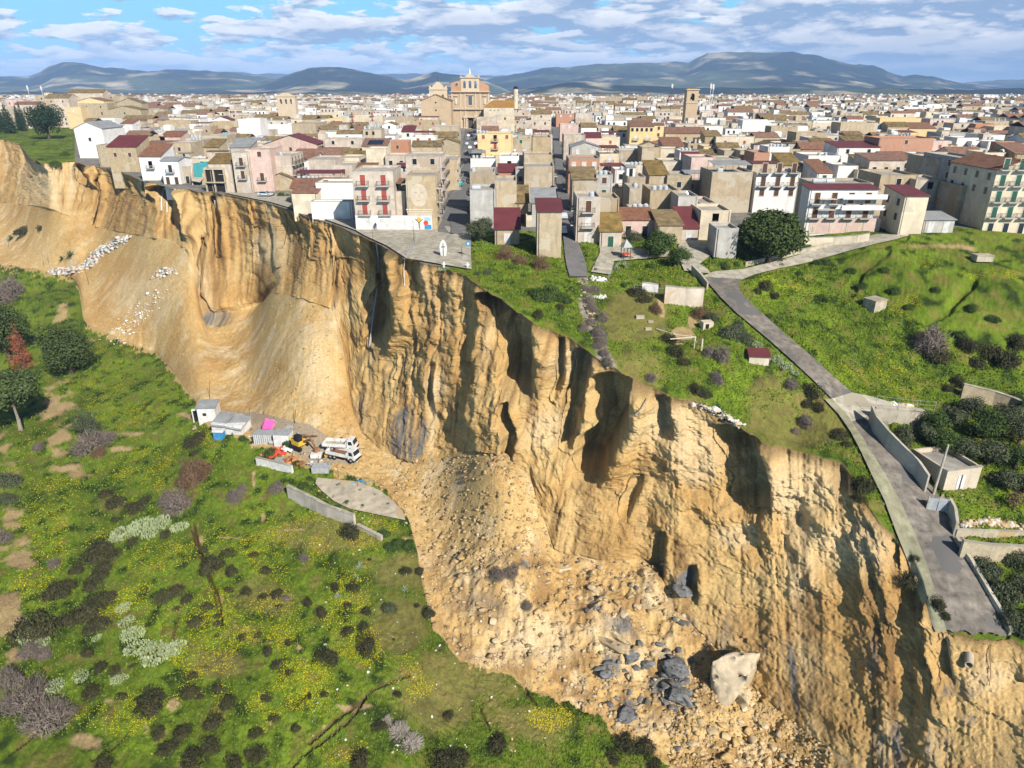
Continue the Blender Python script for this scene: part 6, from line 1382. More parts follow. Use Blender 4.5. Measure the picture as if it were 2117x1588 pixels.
m_tuft = leafmat('grass_blades', (.115,.17,.018), .5); m_flow = leafmat('yellow_petals', (.66,.56,.012), .12)
scatter_ground('grass', 150000, ((int(nL*.3), nL - 3), cw), .065, .13, m_tuft, 'rough green grass tufts on the lower slope')
scatter_ground('grass', 90000, ((k0 + 3, k0 + int(nP * .42)), (int(np.searchsorted(PXc, 960)), cw[1])), .07, .12, m_tuft, 'rough green grass tufts on the clifftop and meadow')
scatter_ground('wildflowers', 120000, ((int(nL*.3), nL - 3), cw), .050, .16, m_flow, 'drifts of yellow wildflowers on the lower slope', True)
scatter_ground('wildflowers', 16000, ((k0 + 3, k0 + int(nP * .42)), (int(np.searchsorted(PXc, 960)), cw[1])), .05, .16, m_flow, 'drifts of yellow wildflowers in the meadow', True)
# ================= ROCKS AND RUBBLE =================
def ico():
    bm = bmesh.new(); bmesh.ops.create_icosphere(bm, subdivisions=2, radius=1); V_ = np.array([v.co[:] for v in bm.verts]); F_ = np.array([[v.index for v in f.verts] for f in bm.faces]); bm.free(); return V_, F_
def ico1():
    bm = bmesh.new(); bmesh.ops.create_icosphere(bm, subdivisions=1, radius=1); V_ = np.array([v.co[:] for v in bm.verts]); F_ = np.array([[v.index for v in f.verts] for f in bm.faces]); bm.free(); return V_, F_
IV, IF = ico(); JV = np.array([(x, y, z) for z in (-1, 1) for x, y in ((-1,-1),(1,-1),(1,1),(-1,1))], float) * .62; JF = np.array([(3,2,1,0),(4,5,6,7),(0,1,5,4),(1,2,6,5),(2,3,7,6),(3,0,4,7)])
def chop(V_, n=11, lo=.34, hi=.58):
    V_ = V_.copy() + rs.normal(size=V_.shape) * .05
    for _ in range(n):
        d = rs.normal(size=3); d /= np.linalg.norm(d); k = rs.uniform(lo, hi); t = V_ @ d - k; V_ -= np.maximum(t, 0)[:, None] * d
    return V_
m_rock = M_('sandy_boulder', (.52,.38,.20), scale=1.3, var=.2, stains=.25, tint=.15, bump=.05); m_rockd = M_('brown_stone', (.40,.27,.12), scale=1.3, var=.25, tint=.2); m_rockp = M_('pale_boulder', (.57,.45,.28), scale=1.3, var=.15, stains=.2, tint=.1, bump=.05)
m_clay = M_('grey_clay_block', (.17,.17,.165), scale=1.6, var=.25, tint=.15, bump=.04); m_rubw = M_('white_rubble', (.70,.68,.64), scale=2.5, var=.2, tint=.2)
RM = {('s', i): None for i in range(6)}
def rockmesh(mat): return mesh_np('boulder', chop(IV), IF, mat, False)
RK_ = {'sandy': [rockmesh(m_rock) for _ in range(7)], 'pale': [rockmesh(m_rockp) for _ in range(4)], 'grey': [rockmesh(m_clay) for _ in range(5)]}
RL = []
def rock(px, py, w_, kind='sandy', h=.62, asp=.8, rot=None, label=None):
    k = ppm(px, py); p = G(px, py); r = w_ / k / 2 * 1.2
    o = add('boulder', rnd.choice(RK_[kind]), None, (p.x, p.y, p.z + r * h * .3), (rnd.uniform(-.3,.3), rnd.uniform(-.3,.3), rnd.uniform(0,6.3) if rot is None else rot), (r, r * asp, r * h))
    RL.append((o, kind, px, py, 2 * r, h, label)); return o
rock(1166, 1178, 62, 'pale', .22, .45, .25, 'long flat pale slab lying highest on the boulder field')
for a in [(1240,1178,22,'pale'),(1225,1195,26,'sandy'),(1080,1165,28,'sandy'),(1058,1190,22,'sandy'),(1108,1280,26,'sandy'),(1020,1285,28,'pale'),(955,1160,26,'sandy'),(985,1185,18,'sandy'),(1000,1155,16,'pale'),(1025,1327,26,'pale'),(1045,1332,22,'sandy'),(1290,1290,34,'sandy'),(1275,1270,22,'sandy'),
 (1320,1270,26,'sandy'),(1345,1275,20,'sandy'),(1300,1250,24,'sandy'),(1265,1225,22,'sandy'),(1305,1225,18,'sandy'),(1340,1240,26,'sandy'),(1370,1190,22,'sandy'),(1330,1205,26,'sandy'),(1225,1230,20,'sandy'),(1195,1245,22,'sandy'),(1180,1220,18,'sandy'),(1215,1290,18,'grey'),(1232,1285,16,'grey'),(1265,1355,20,'sandy'),
 (1322,1345,26,'grey'),(1245,1335,14,'grey'),(1240,1392,24,'grey'),(1258,1382,22,'grey'),(1265,1400,18,'grey'),(1280,1375,22,'grey'),(1290,1385,20,'grey'),(1300,1395,26,'sandy'),(1315,1380,20,'grey'),(1350,1360,22,'sandy'),(1300,1435,18,'grey'),(1275,1440,24,'grey'),(1262,1460,20,'grey'),(1298,1478,40,'grey'),(1278,1500,20,'pale'),(1275,1488,14,'grey'),
 (1325,1440,22,'grey'),(1340,1450,18,'grey'),(1355,1500,16,'grey'),(1325,1485,16,'pale'),(1378,1350,22,'grey'),(1392,1362,26,'grey'),(1405,1352,20,'grey'),(1372,1375,24,'grey'),(1388,1385,30,'grey'),(1408,1380,24,'grey'),(1380,1402,30,'grey'),(1400,1405,28,'grey'),(1418,1395,22,'grey'),(1376,1425,26,'grey'),(1396,1430,34,'grey'),(1415,1425,26,'grey'),
 (1388,1452,34,'grey'),(1410,1450,28,'grey'),(1425,1442,22,'grey'),(1395,1472,26,'grey'),(1375,1460,20,'grey'),(1365,1345,20,'grey'),(1430,1365,18,'grey'),(1310,1360,30,'sandy'),(1450,1500,30,'sandy'),(1470,1520,34,'sandy'),(1500,1530,40,'sandy'),(1520,1545,30,'sandy'),(1490,1510,26,'sandy'),(1545,1520,26,'sandy'),(1530,1500,22,'pale'),(1555,1540,26,'sandy'),
 (1575,1555,30,'sandy'),(1600,1545,24,'sandy'),(1590,1570,26,'sandy'),(1545,1570,30,'sandy'),(1500,1565,34,'sandy'),(1460,1560,26,'sandy'),(1430,1545,28,'sandy'),(1440,1520,22,'sandy'),(1410,1520,20,'sandy'),(1400,1545,22,'grey'),(1560,1495,24,'pale'),(1580,1510,26,'pale'),(1610,1520,22,'sandy'),(1620,1560,26,'sandy'),(1640,1575,24,'sandy'),(1480,1545,22,'sandy'),
 (1535,1480,30,'pale'),(1550,1470,20,'pale'),(1380,1500,20,'sandy'),(1420,1480,22,'sandy'),(1120,1320,16,'sandy'),(1155,1300,18,'sandy'),(1100,1340,16,'pale'),(1030,1360,14,'pale'),(1130,1375,14,'pale'),(1080,1240,18,'sandy'),(1040,1225,16,'sandy'),(1130,1215,20,'sandy'),(1150,1240,16,'sandy'),(905,1200,14,'sandy'),(920,1150,14,'sandy'),(900,1125,12,'sandy'),
 (940,1230,12,'sandy'),(960,1250,14,'sandy'),(1350,1180,18,'sandy'),(1385,1225,18,'sandy'),(1410,1300,26,'grey'),(1395,1290,20,'grey'),(1375,1270,18,'sandy'),(1440,1420,16,'sandy'),(1455,1440,18,'sandy')]:
    rock(*a)
for _ in range(70):
    px, py = rnd.uniform(890, 1440), rnd.uniform(1140, 1480)
    if py < np.interp(px, XF, ty) - 12 and py > np.interp(px, XF, fy) + 8: rock(px, py, rnd.uniform(7, 15), rnd.choice(['sandy'] * 5 + ['pale', 'grey'] if px > 1180 else ['sandy'] * 4 + ['pale']))
def wherer(px, py):
    if px < 1050 and py < 1250: return 'on the upper left of the debris'
    if px < 1180 and py < 1300: return 'in the upper middle of the debris'
    if py < 1300: return 'below the dark cliff hollow'
    if px < 1200: return 'on the lower left debris'
    if px < 1350 and py < 1420: return 'around the long tilted slab'
    if px < 1350: return 'at the debris toe'
    if px < 1440 and py < 1490: return 'in the grey clay heap'
    if px < 1560 and py < 1530: return 'in front of the great block'
    return 'at the bottom edge of the debris'
g3 = {}
for (o, kind, px, py, d, h, lab) in RL:
    if lab: tag(o, lab, 'boulder', 'boulders of the landslide'); continue
    sz = 'big' if d > 2.6 else 'mid-sized' if d > 1.5 else 'small'
    g3.setdefault(('%s %s boulder' % (sz, {'sandy':'ochre', 'pale':'pale', 'grey':'grey clay'}[kind]), wherer(px, py)), []).append((px, o))
for (nm, pl), ls in g3.items():
    ls.sort(key=lambda t: t[0])
    for i, (_, o) in enumerate(ls): tag(o, '%s %s' % (nm, pl) if len(ls) == 1 else '%s %s, %s from left' % (nm, pl, ORD[min(i, 15)]), 'boulder', 'boulders of the landslide')
def custom_rock(name, pts, h, mat, label, lean=.85, up=0.0, tex=.25, cat='boulder', par=None):
    """a block whose outline on the ground follows the given picture points"""
    P_ = [G(a, b) for a, b in pts]; c = sum(P_, Vector()) / len(P_); n = len(P_); V_ = []; rings = [(1.0, -1.2), (1.02, .25*h), (.97, .7*h), (lean, h), (lean*.55, h*1.08)]
    m_ = 5
    for s, z in rings:
        for i in range(n * m_):
            a, b = P_[i // m_], P_[(i // m_ + 1) % n]; t = (i % m_) / m_; p = a.lerp(b, t); q_ = c + (p - c) * s; V_.append((q_.x, q_.y, (p.z * .4 + c.z * .6) + z + up))
    V_.append((c.x, c.y, c.z + h * 1.1 + up)); V_ = np.array(V_); N_ = n * m_
    V_[:, 0] += tex * 1.6 * fbm(V_[:, 0] / 1.5, V_[:, 1] / 1.5, V_[:, 2] / 1.5, 3, 301); V_[:, 1] += tex * 1.6 * fbm(V_[:, 0] / 1.5, V_[:, 1] / 1.5, V_[:, 2] / 1.5, 3, 302); V_[:, 2] += tex * fbm(V_[:, 0] / 1.2, V_[:, 1] / 1.2, V_[:, 2] / 1.2, 3, 303)
    f = [(r*N_+i, r*N_+(i+1)%N_, (r+1)*N_+(i+1)%N_, (r+1)*N_+i) for r in range(len(rings)-1) for i in range(N_)] + [((len(rings)-1)*N_+i, (len(rings)-1)*N_+(i+1)%N_, len(V_)-1) for i in range(N_)]
    loc = Vector((c.x, c.y, c.z)); V_ -= np.array(loc)
    me = bpy.data.meshes.new(name); me.from_pydata([tuple(v) for v in V_], [], f); me.materials.append(mat); me.update()
    return tag(add(name, me, None, loc), label, cat)
bmx = bmesh.new(); bmesh.ops.create_icosphere(bmx, subdivisions=4, radius=1); KV = np.array([v.co[:] for v in bmx.verts]); KF = np.array([[v.index for v in f.verts] for f in bmx.faces]); bmx.free()
def bigrock(px, py, wx, wy, h, mat, label, rot=0., n=14, lo=.42, hi=.66, tex=.10, tilt=.1, up=.25):
    k = ppm(px, py); p = G(px, py); rs.seed(int(px * 7 + py)); V_ = chop(KV, n, lo, hi); nrm = KV; V_ = V_ + nrm * (tex * fbm(V_[:, 0] * 3 + px, V_[:, 1] * 3, V_[:, 2] * 3, 5, 305, .6))[:, None] + nrm * (tex * .8 * ridged(V_[:, 0] * 1.6, V_[:, 1] * 1.6 + py, V_[:, 2] * 1.6, 2, 306))[:, None]
    return tag(add('boulder', mesh_np('boulder', V_, KF, mat, False), None, (p.x, p.y, p.z + h * up), (tilt, rnd.uniform(-.12, .12), rot), (wx / k * .75, wy / k * .75, h * .75)), label, 'boulder')
bigrock(1510, 1425, 96, 62, 7.0, m_rockp, 'great pale block standing upright at the foot of the cliff', R(20), n=13, lo=.52, hi=.74, tilt=.2, up=.3)
bigrock(1530, 1462, 46, 36, 3.0, m_rockp, 'pale block leaning against the base of the great block', R(-30), tilt=-.2)
o_ = bush('dark', 1506, 1362, 30); p_ = G(1510, 1425); o_.location = (p_.x - .1, p_.y + 1.0, p_.z + 5.4); tag(PL[-1][0], 'dark shrub still growing on top of the great fallen block', 'shrub')
for a in [(1262,1352,96,20,1.5,m_rock,'long tilted ochre slab beside grey clay slabs',R(-38)),(1278,1338,70,14,1.9,m_rockp,'second long slab leaning on the tilted ochre one',R(-36)),(1302,1366,30,20,2.0,m_clay,'upright grey slab at the end of the long tilted slab',R(30)),
    (1396,1395,66,42,2.0,m_clay,'jagged ridge of dark grey clay at the debris foot',R(-60)),(1404,1452,58,40,1.8,m_clay,'lower mass of fractured grey clay',R(-70)),(1412,1236,50,34,1.8,m_clay,'dark clay lump wedged in the cliff hollow',R(-20)),(1298,1482,46,34,1.6,m_clay,'round grey clay block near the toe of the slide',0),
    (1340,1375,34,22,1.3,m_clay,'flat clay slab between the long slab and the grey ridge',R(10)),(1250,1400,40,26,1.4,m_clay,'grey clay block below the long tilted slab',R(50))]:
    bigrock(*a, n=18, lo=.34, hi=.6, tex=.16)
def rubble(name, n, sampler, smin, smax, mats, label, flat=.7, white=False):
    P_, S_, A_ = [], [], []
    for _ in range(n):
        q_ = sampler()
        if q_ is None: continue
        p = G(*q_); P_.append(tuple(p)); S_.append(smin * .8 * (smax * 2.0 / smin) ** (rnd.random() ** 2.6))
    P_ = np.array(P_); S_ = np.array(S_); k = len(P_); V_ = []
    bases = []
    for _ in range(24):
        q0, _r = np.linalg.qr(rs.normal(size=(3, 3))); q0[:, 0] *= np.sign(np.linalg.det(q0)); bases.append((JV * rs.uniform(.5, 1.4, 3) * np.where(JV[:, 2:3] > 0, (rs.uniform(.5, .95), rs.uniform(.5, .95), 1), 1) + rs.normal(size=JV.shape) * .12) @ q0)
    B_ = np.array([bases[rs.randint(24)] for _ in range(k)])
    a = rs.rand(k) * 6.28; ca, sa = np.cos(a), np.sin(a); B_[:, :, 2] *= flat; x = B_[:, :, 0] * ca[:, None] - B_[:, :, 1] * sa[:, None]; y = B_[:, :, 0] * sa[:, None] + B_[:, :, 1] * ca[:, None]
    V_ = np.stack([x * S_[:, None] + P_[:, 0:1], y * S_[:, None] + P_[:, 1:2], B_[:, :, 2] * S_[:, None] + P_[:, 2:3] + S_[:, None] * .08], -1).reshape(-1, 3)
    F_ = (JF[None] + (np.arange(k) * len(JV))[:, None, None]).reshape(-1, 4); me = mesh_np(name, V_, F_, None, False)
    for q_ in mats: me.materials.append(q_)
    me.polygons.foreach_set('material_index', np.repeat(rs.choice(len(mats), k), len(JF)).astype(np.int32))
    return tag(add(name, me), label, kind='stuff')
def samp(x0, x1, y0, y1, extra=None, dens=None):
    def f():
        px, py = rnd.uniform(x0, x1), rnd.uniform(y0, y1)
        if py > np.interp(px, XF, ty) - 3 or py < np.interp(px, XF, fy) - 4: return None
        if dens and rnd.random() > dens(px, py): return None
        return px, py
    return f
rubble('rubble', 9000, samp(870, 1480, 1060, 1560, dens=lambda x, y: .25 + .6 * (y > 1140) * (math.sin(x*.045+1)*math.sin(y*.06) > -.25)), .09, .34, [m_rock, m_rockd, m_rock, m_rockd, m_rockp], 'broken ochre and grey stones covering the lower debris fan')
rubble('rubble', 5000, samp(1380, 1720, 1400, 1640), .07, .30, [m_rock, m_rockd, m_rock, m_rockp], 'pale broken stones at the foot of the sheer cliff')
rubble('rubble', 2600, samp(830, 1180, 930, 1180), .07, .36, [m_rock, m_rockd, m_rock, m_rockd], 'coarse broken earth and stones on the central debris cone')
rubble('rubble', 5000, samp(180, 1080, 560, 1060, dens=lambda x, y: .25 + .75 * (abs(x - 650 - (y - 720) * .2) < 90 or y > 930)), .08, .26, [m_rock, m_rock, m_rockd], 'small stones scattered over the sandy scree')
def along(pts, wd):
    def f():
        t = rnd.uniform(0, len(pts) - 1.001); i = int(t); t -= i; a, b = pts[i], pts[i+1]; return a[0]*(1-t)+b[0]*t + rnd.gauss(0, wd), a[1]*(1-t)+b[1]*t + rnd.gauss(0, wd*.5)
    return f
rubble('building_rubble', 1500, along([(110,562),(150,560),(185,545),(200,525),(222,512),(262,492)], 6), .25, .9, [m_rubw, m_rubw, m_rubw, WALL['P'], m_conc_l], 'stream of white building rubble lying below the far cliff', .5)
rubble('building_rubble', 260, along([(325,580),(345,565),(350,560)], 7), .25, .7, [m_rubw, m_rockp], 'pale rubble patch high on the far scree', .5); rubble('building_rubble', 360, along([(240,700),(280,660),(330,620)], 14), .15, .5, [m_rubw, m_rockp], 'pale fragments trailing down the far scree', .5)
rubble('building_rubble', 420, along([(1440,838),(1480,852),(1510,868),(1528,880)], 6), .1, .35, [m_rubw, m_rubw, m_dark, m_rockp], 'dumped white and black rubbish spilling over the cliff lip', .6)
rubble('building_rubble', 420, along([(1978,1088),(2010,1082),(2040,1080),(2075,1086),(2095,1090)], 8), .15, .4, [m_rubw, m_rockp, m_rock], 'heap of stone and plaster rubble in the walled yard', .7)
rubble('building_rubble', 120, along([(1222,575),(1250,580)], 5), .12, .4, [m_rubw], 'white rubble dumped at the head of the stairway', .6); rubble('building_rubble', 90, along([(1228,615),(1248,616)], 3), .12, .35, [m_rubw], 'white rubbish patch beside the stairway', .6)
rubble('building_rubble', 130, along([(1840,832),(1878,838)], 4), .15, .5, [m_rubw, m_rubw, m_rock], 'white rubbish dumped on the outer kerb of the side road', .5)
rubble('stones', 500, lambda: (rnd.uniform(640, 1180), rnd.uniform(1120, 1560)) if True else None, .05, .16, [m_rubw, m_rockp], 'pale stones dotted over the green lower slope', .7)

def yard_s():
    px, py = rnd.uniform(470, 745), rnd.uniform(868, 990)
    return (px, py) if abs(py - (868 + (px - 470) * .36)) < 34 else None
# ================= BUILT THINGS ON THE GROUND =================
m_white = M_('white_paint_metal', (.70,.69,.66), rough=.6, var=.12, stains=.4, scale=1.2); m_grey = M_('grey_metal', (.34,.36,.37), rough=.5, stains=.2); m_rust = M_('rusty_steel', (.25,.12,.06), rough=.8, var=.25); m_blk = M_('black_rubber', (.018,.018,.018), rough=.7); m_red = M_('red_plastic', (.60,.07,.04), rough=.5)
m_pink = M_('pink_sheet', (.85,.10,.35), rough=.5); m_blue = M_('blue_plastic', (.05,.25,.50), rough=.5); m_yel = M_('yellow_paint', (.65,.42,.05), rough=.5); m_orange = M_('orange_plastic', (.5,.2,.09), rough=.7, var=.3); m_wallp = M_('weathered_wall', (.52,.47,.40), scale=.5, stains=.45, var=.12, bump=.03); m_walln = M_('block_wall', (.42,.38,.31), scale=.6, bricks=(1.6,(.33,.29,.23),.5), stains=.35, bump=.02)
m_galv = M_('galvanised', (.50,.52,.53), rough=.4, metal=.3)
def frame(px0, py0, px1, py1):
    """local frame from two ground points: origin at the first, x towards the second"""
    a, b = G(px0, py0), G(px1, py1); d = b - a; return a, math.atan2(d.y, d.x), d.length
def wall_run(name, pts, h, th, mat, label, cat='wall', top=None, group=None, sink=1.0, base_up=0.0):
    P_ = [GB(a, b) for a, b in pts]; rt = root(name, tuple(P_[0]), label=label, cat=cat, group=group); m = MB(); cp = MB()
    for i, (a, b) in enumerate(zip(P_[:-1], P_[1:])):
        d = (b - a); n_ = Vector((-d.y, d.x, 0)).normalized() * th / 2; hh0 = h[i] if hasattr(h, '__len__') else h; hh1 = h[i+1] if hasattr(h, '__len__') else h; a0, b0 = a - P_[0], b - P_[0]
        m.hexa([tuple(a0 - n_ - Vector((0,0,sink))), tuple(b0 - n_ - Vector((0,0,sink))), tuple(b0 + n_ - Vector((0,0,sink))), tuple(a0 + n_ - Vector((0,0,sink))), tuple(a0 - n_ + Vector((0,0,hh0))), tuple(b0 - n_ + Vector((0,0,hh1))), tuple(b0 + n_ + Vector((0,0,hh1))), tuple(a0 + n_ + Vector((0,0,hh0)))])
        n2 = n_ * 1.25; cp.hexa([tuple(a0 - n2 + Vector((0,0,hh0+.003))), tuple(b0 - n2 + Vector((0,0,hh1+.003))), tuple(b0 + n2 + Vector((0,0,hh1+.003))), tuple(a0 + n2 + Vector((0,0,hh0+.003))), tuple(a0 - n2 + Vector((0,0,hh0+.09))), tuple(b0 - n2 + Vector((0,0,hh1+.09))), tuple(b0 + n2 + Vector((0,0,hh1+.09))), tuple(a0 + n2 + Vector((0,0,hh0+.09)))])
    m.build('wall_body', mat, rt); cp.build('coping', top or m_conc, rt); return rt
wall_run('retaining_wall', [(598,1030),(640,1050),(680,1072),(735,1092)], 2.6, .5, m_wallp, 'pale weathered retaining wall below the cracked concrete pad'); wall_run('retaining_wall', [(740,1094),(775,1112),(790,1120)], 1.0, .5, m_conc_l, 'low broken end of the pale retaining wall')
wall_run('white_wall', [(532,962),(560,968),(606,980)], 1.7, .4, m_white, 'short white wall in front of the wrecked yard')
wall_run('road_wall', [(1797,872),(1806,895),(1830,925),(1862,958),(1890,985),(1912,1018)], 2.6, .3, m_walln, 'long concrete wall shading the right side of the descending road'); wall_run('road_wall', [(1958,1058),(1968,1078),(1972,1108)], 2.0, .3, m_walln, 'short grey wall panel between gate and stone terrace')
wall_run('road_wall', [(1975,1118),(2005,1165),(2040,1225),(2070,1275),(2088,1312)], .7, .35, m_conc, 'low kerb wall along the right edge of the broken road'); wall_run('terrace_wall', [(1974,1108),(2030,1110),(2117,1112),(2200,1114)], 1.0, .35, m_conc_l, 'concrete terrace wall below the rubble yard')
wall_run('terrace_wall', [(1982,1150),(2040,1158),(2117,1162),(2200,1164)], 2.4, .4, WALL['S'], 'rough stone terrace wall beneath the concrete one'); wall_run('road_wall', [(1805,868),(1850,874),(1910,880)], 2.0, .3, m_conc, 'concrete wall with wire fence behind the side road')
wall_run('stone_wall', [(1985,822),(2010,828),(2050,838),(2085,850),(2130,870)], 2.4, .5, WALL['S'], 'old curved rubble stone wall at the right edge'); wall_run('retaining_wall', [(1372,628),(1415,632),(1452,632)], 3.2, .5, WALL['B'], 'tall cream retaining wall below the fenced garden'); wall_run('retaining_wall', [(1327,602),(1360,606)], 1.6, .4, m_white, 'short white wall left of the tall cream retaining wall')
wall_run('kerb_wall', [(1430,562),(1448,580),(1462,598)], 1.2, .3, m_conc_l, 'pale kerb wall at the inner corner of the junction'); wall_run('garden_wall', [(1660,507),(1720,506),(1770,502),(1795,498)], 1.6, .4, WALL['C'], 'low cream wall below the pink-based apartment house'); wall_run('kerb_wall', [(1540,548),(1600,534),(1650,522),(1720,507),(1760,497)], .5, .3, m_conc_l, 'long low kerb along the upper road')
def fence(name, pts, h, mat, label, step=2.2, rails=3, sz=.035, cat='fence', up=0.0):
    P_ = [GB(a, b, up) for a, b in pts]; rt = root(name, tuple(P_[0]), label=label, cat=cat); o = P_[0]; m = MB(); w_ = MB()
    for a, b in zip(P_[:-1], P_[1:]):
        n = max(1, int((b - a).length / step))
        for i in range(n + 1): p = a.lerp(b, i / n) - o; m.tube(tuple(p - Vector((0,0,.3))), tuple(p + Vector((0,0,h))), sz, 5)
        for r_ in range(rails): z = Vector((0,0,h * (r_ + 1) / rails - .04)); w_.tube(tuple(a - o + z), tuple(b - o + z), sz * .5, 4)
    m.build('fence_posts', mat, rt); w_.build('fence_rails', mat, rt)
fence('fence', [(1310,610),(1372,618),(1452,618)], 1.3, m_galv, 'grey wire fence on top of the cream retaining wall', up=.6, step=1.4); fence('fence', [(1375,545),(1420,548),(1445,560)], 1.2, m_galv, 'grey railing round the corner of the garden plot'); fence('fence', [(1258,575),(1272,560),(1282,545)], 1.1, m_galv, 'short railing beside the little square')
fence('fence', [(842,528),(858,508),(864,490)], 1.3, m_galv, 'bent railing standing on the cracked cliff terrace', step=1.5); fence('fence', [(1805,862),(1850,868),(1925,874)], 1.9, m_galv, 'thin wire fence above the side road wall', up=1.6); fence('fence', [(2020,985),(2060,1005),(2100,1025),(2150,1050)], 1.6, m_rust, 'rusty wire fence beside the olive grove'); fence('fence', [(660,960),(700,985),(740,1005)], 1.8, m_rail, 'row of thin posts below the wrecked lorry', rails=1)
def pole(px, py, h, label, name='utility_pole', arm=False, lean=(0,0), r=.12, mat=None, lamp=False, cat='pole', group=None):
    p = GB(px, py); rt = root(name, tuple(p), label=label, cat=cat, group=group); m = MB(); m.tube((0,0,-.4),(lean[0],lean[1],h),r,8,0,r*.6); m.build('pole', mat or m_conc_l, rt)
    if arm: m = MB(); m.box(lean[0]-.5,lean[0]+.5,lean[1]-.05,lean[1]+.05,h-.5,h-.38); [m.tube((lean[0]+s,lean[1],h-.38),(lean[0]+s,lean[1],h-.2),.05,6) for s in (-.4,0,.4)]; m.build('crossarm', m_rail, rt)
    if lamp: m = MB(); m.path([(lean[0],lean[1],h),(lean[0]+.3,lean[1],h+.25),(lean[0]+.8,lean[1]-.2,h+.3)],.04,6); m.build('lamp_arm', m_rail, rt); m = MB(); m.box(lean[0]+.7,lean[0]+1.15,lean[1]-.32,lean[1]-.1,h+.2,h+.32); m.build('lamp_head', m_grey, rt)
    return rt
pole(1929, 1022, 7.6, 'thick pale concrete pole standing beside the road wall', lean=(.25,0), r=.2, arm=False); pole(12, 512, 9, 'slanting pale pole near the palms at the left edge', lean=(1.5,0)); pole(104, 562, 10, 'upright pale pole at the head of the rubble stream'); pole(91, 556, 6, 'short pole beside the upright pale pole', lean=(.2,0))
pole(182, 590, 6, 'dark leaning post on the far scree', mat=m_rail, r=.08); pole(1229, 560, 4.2, 'black park lamp by the little square', 'street_lamp', lamp=True, mat=m_rail, r=.05, cat='street lamp'); pole(1214, 530, 4.2, 'black park lamp near the green hedge strip', 'street_lamp', lamp=True, mat=m_rail, r=.05, cat='street lamp'); pole(856, 498, 4.5, 'thin black post in the middle of the terrace', mat=m_rail, r=.05)
pole(772, 508, 5, 'thin post at the cliff lip of the terrace', mat=m_rail, r=.04); pole(1968, 430, 8, 'street lamp in the shade between grey houses', 'street_lamp', lamp=True, mat=m_grey, r=.08, cat='street lamp')
# hanging drains on the cliff
def hang(name, pts, r, mat, label, cat='pipe', out=.5):
    P_ = [G(a, b) + Vector((float(-G(a,b).x), float(-G(a,b).y), 0)).normalized() * out for a, b in pts]; m = MB(); o = P_[0]; m.path([tuple(p - o) for p in P_], r, 6); return tag(m.build(name, mat, None, loc=tuple(o)), label, cat)
hang('drain_pipe', [(775,506),(773,560),(769,620),(764,680),(757,735)], .22, m_grey, 'long grey drain hose hanging down the dark cliff bay'); hang('cable', [(582,436),(575,470),(566,510),(552,560),(544,600),(534,628)], .07, m_blk, 'thin black cable dangling down the cliff left of centre')
hang('drain_pipe', [(350,392),(336,402),(330,420),(327,440)], .25, m_white, 'white pipe curving out below the hanging houses'); hang('drain_pipe', [(362,392),(347,410),(343,430),(345,450)], .2, m_white, 'second white pipe beside the curving one'); hang('drain_pipe', [(837,528),(836,560),(835,590)], .08, m_white, 'thin pale pipe in the bay below the railing'); hang('root', [(1340,812),(1330,822),(1318,832)], .09, m_barkp, 'pale bare root sticking out under the turf edge', 'root', 1.0)
def culvert(px, py, r, L_, rot, label, el=-.15):
    p = G(px, py, 0.2); rt = root('culvert_pipe', tuple(p), rot, label=label, cat='pipe'); m = MB(); n = 14; V_ = []
    for x, rr in ((0, r), (L_, r), (L_, r*.8), (0, r*.8)):
        for i in range(n): a = 2*math.pi*i/n; m.v.append((x, rr*math.cos(a), rr*math.sin(a) + x*el))
    for k in range(4):
        for i in range(n): j = (i+1)%n; k2 = (k+1)%4; m.f.append((k*n+i, k*n+j, k2*n+j, k2*n+i)); m.m.append(0)
    m.build('pipe_shell', m_conc_l, rt)
culvert(2003, 1355, .45, 1.6, R(-120), 'round concrete pipe end poking from the cliff under the road'); culvert(1958, 1330, .35, 3.6, R(-95), 'snapped concrete pipe hanging beside the road end', el=-1.0)
hang('cable', [(2052,1322),(2048,1350),(2050,1380),(2046,1410)], .04, m_rust, 'thin rusty wire dangling from the road edge')

# ---- wrecked yard ----
def boxbody(name, parent, x0, x1, y0, y1, z0, z1, mat, bev=0.0): m = MB(); m.box(x0, x1, y0, y1, z0, z1); return m.build(name, mat, parent)
p = G(430, 872); rt = root('cabin', tuple(p), R(4), label='small white cabin with grey roof and square window at the debris edge', cat='cabin')
boxbody('wall', rt, -1.9, 1.9, 0, 3.0, -1.2, 3.2, m_white); m = MB(); m.hexa([(-2.1,-.3,3.21),(2.1,-.3,3.21),(2.1,3.2,3.7),(-2.1,3.2,3.7),(-2.1,-.3,3.33),(2.1,-.3,3.33),(2.1,3.2,3.82),(-2.1,3.2,3.82)]); m.build('roof', m_grey_roof, rt); m = MB(); m.box(-.9,0,-.05,-.003,1.3,2.1); wf = m.build('window', m_frame, rt); m = MB(); m.box(-.82,-.08,-.07,-.052,1.38,2.02); m.build('pane', m_glass, wf); boxbody('base', rt, -3.2, 2.0, -.8, 3.2, -2.0, -1.2, m_conc_l)
p = G(408, 868); rt = root('doorway', tuple(p), R(4), label='free-standing white door frame left of the small cabin', cat='doorway'); m = MB(); m.box(-.9,-.7,0,.3,-.5,2.6); m.box(.5,.7,0,.3,-.5,2.6); m.box(-.9,.7,0,.3,2.6,2.9); m.build('frame', m_white, rt); boxbody('door', rt, -.68, .48, .1, .2, -.4, 2.58, m_dark)
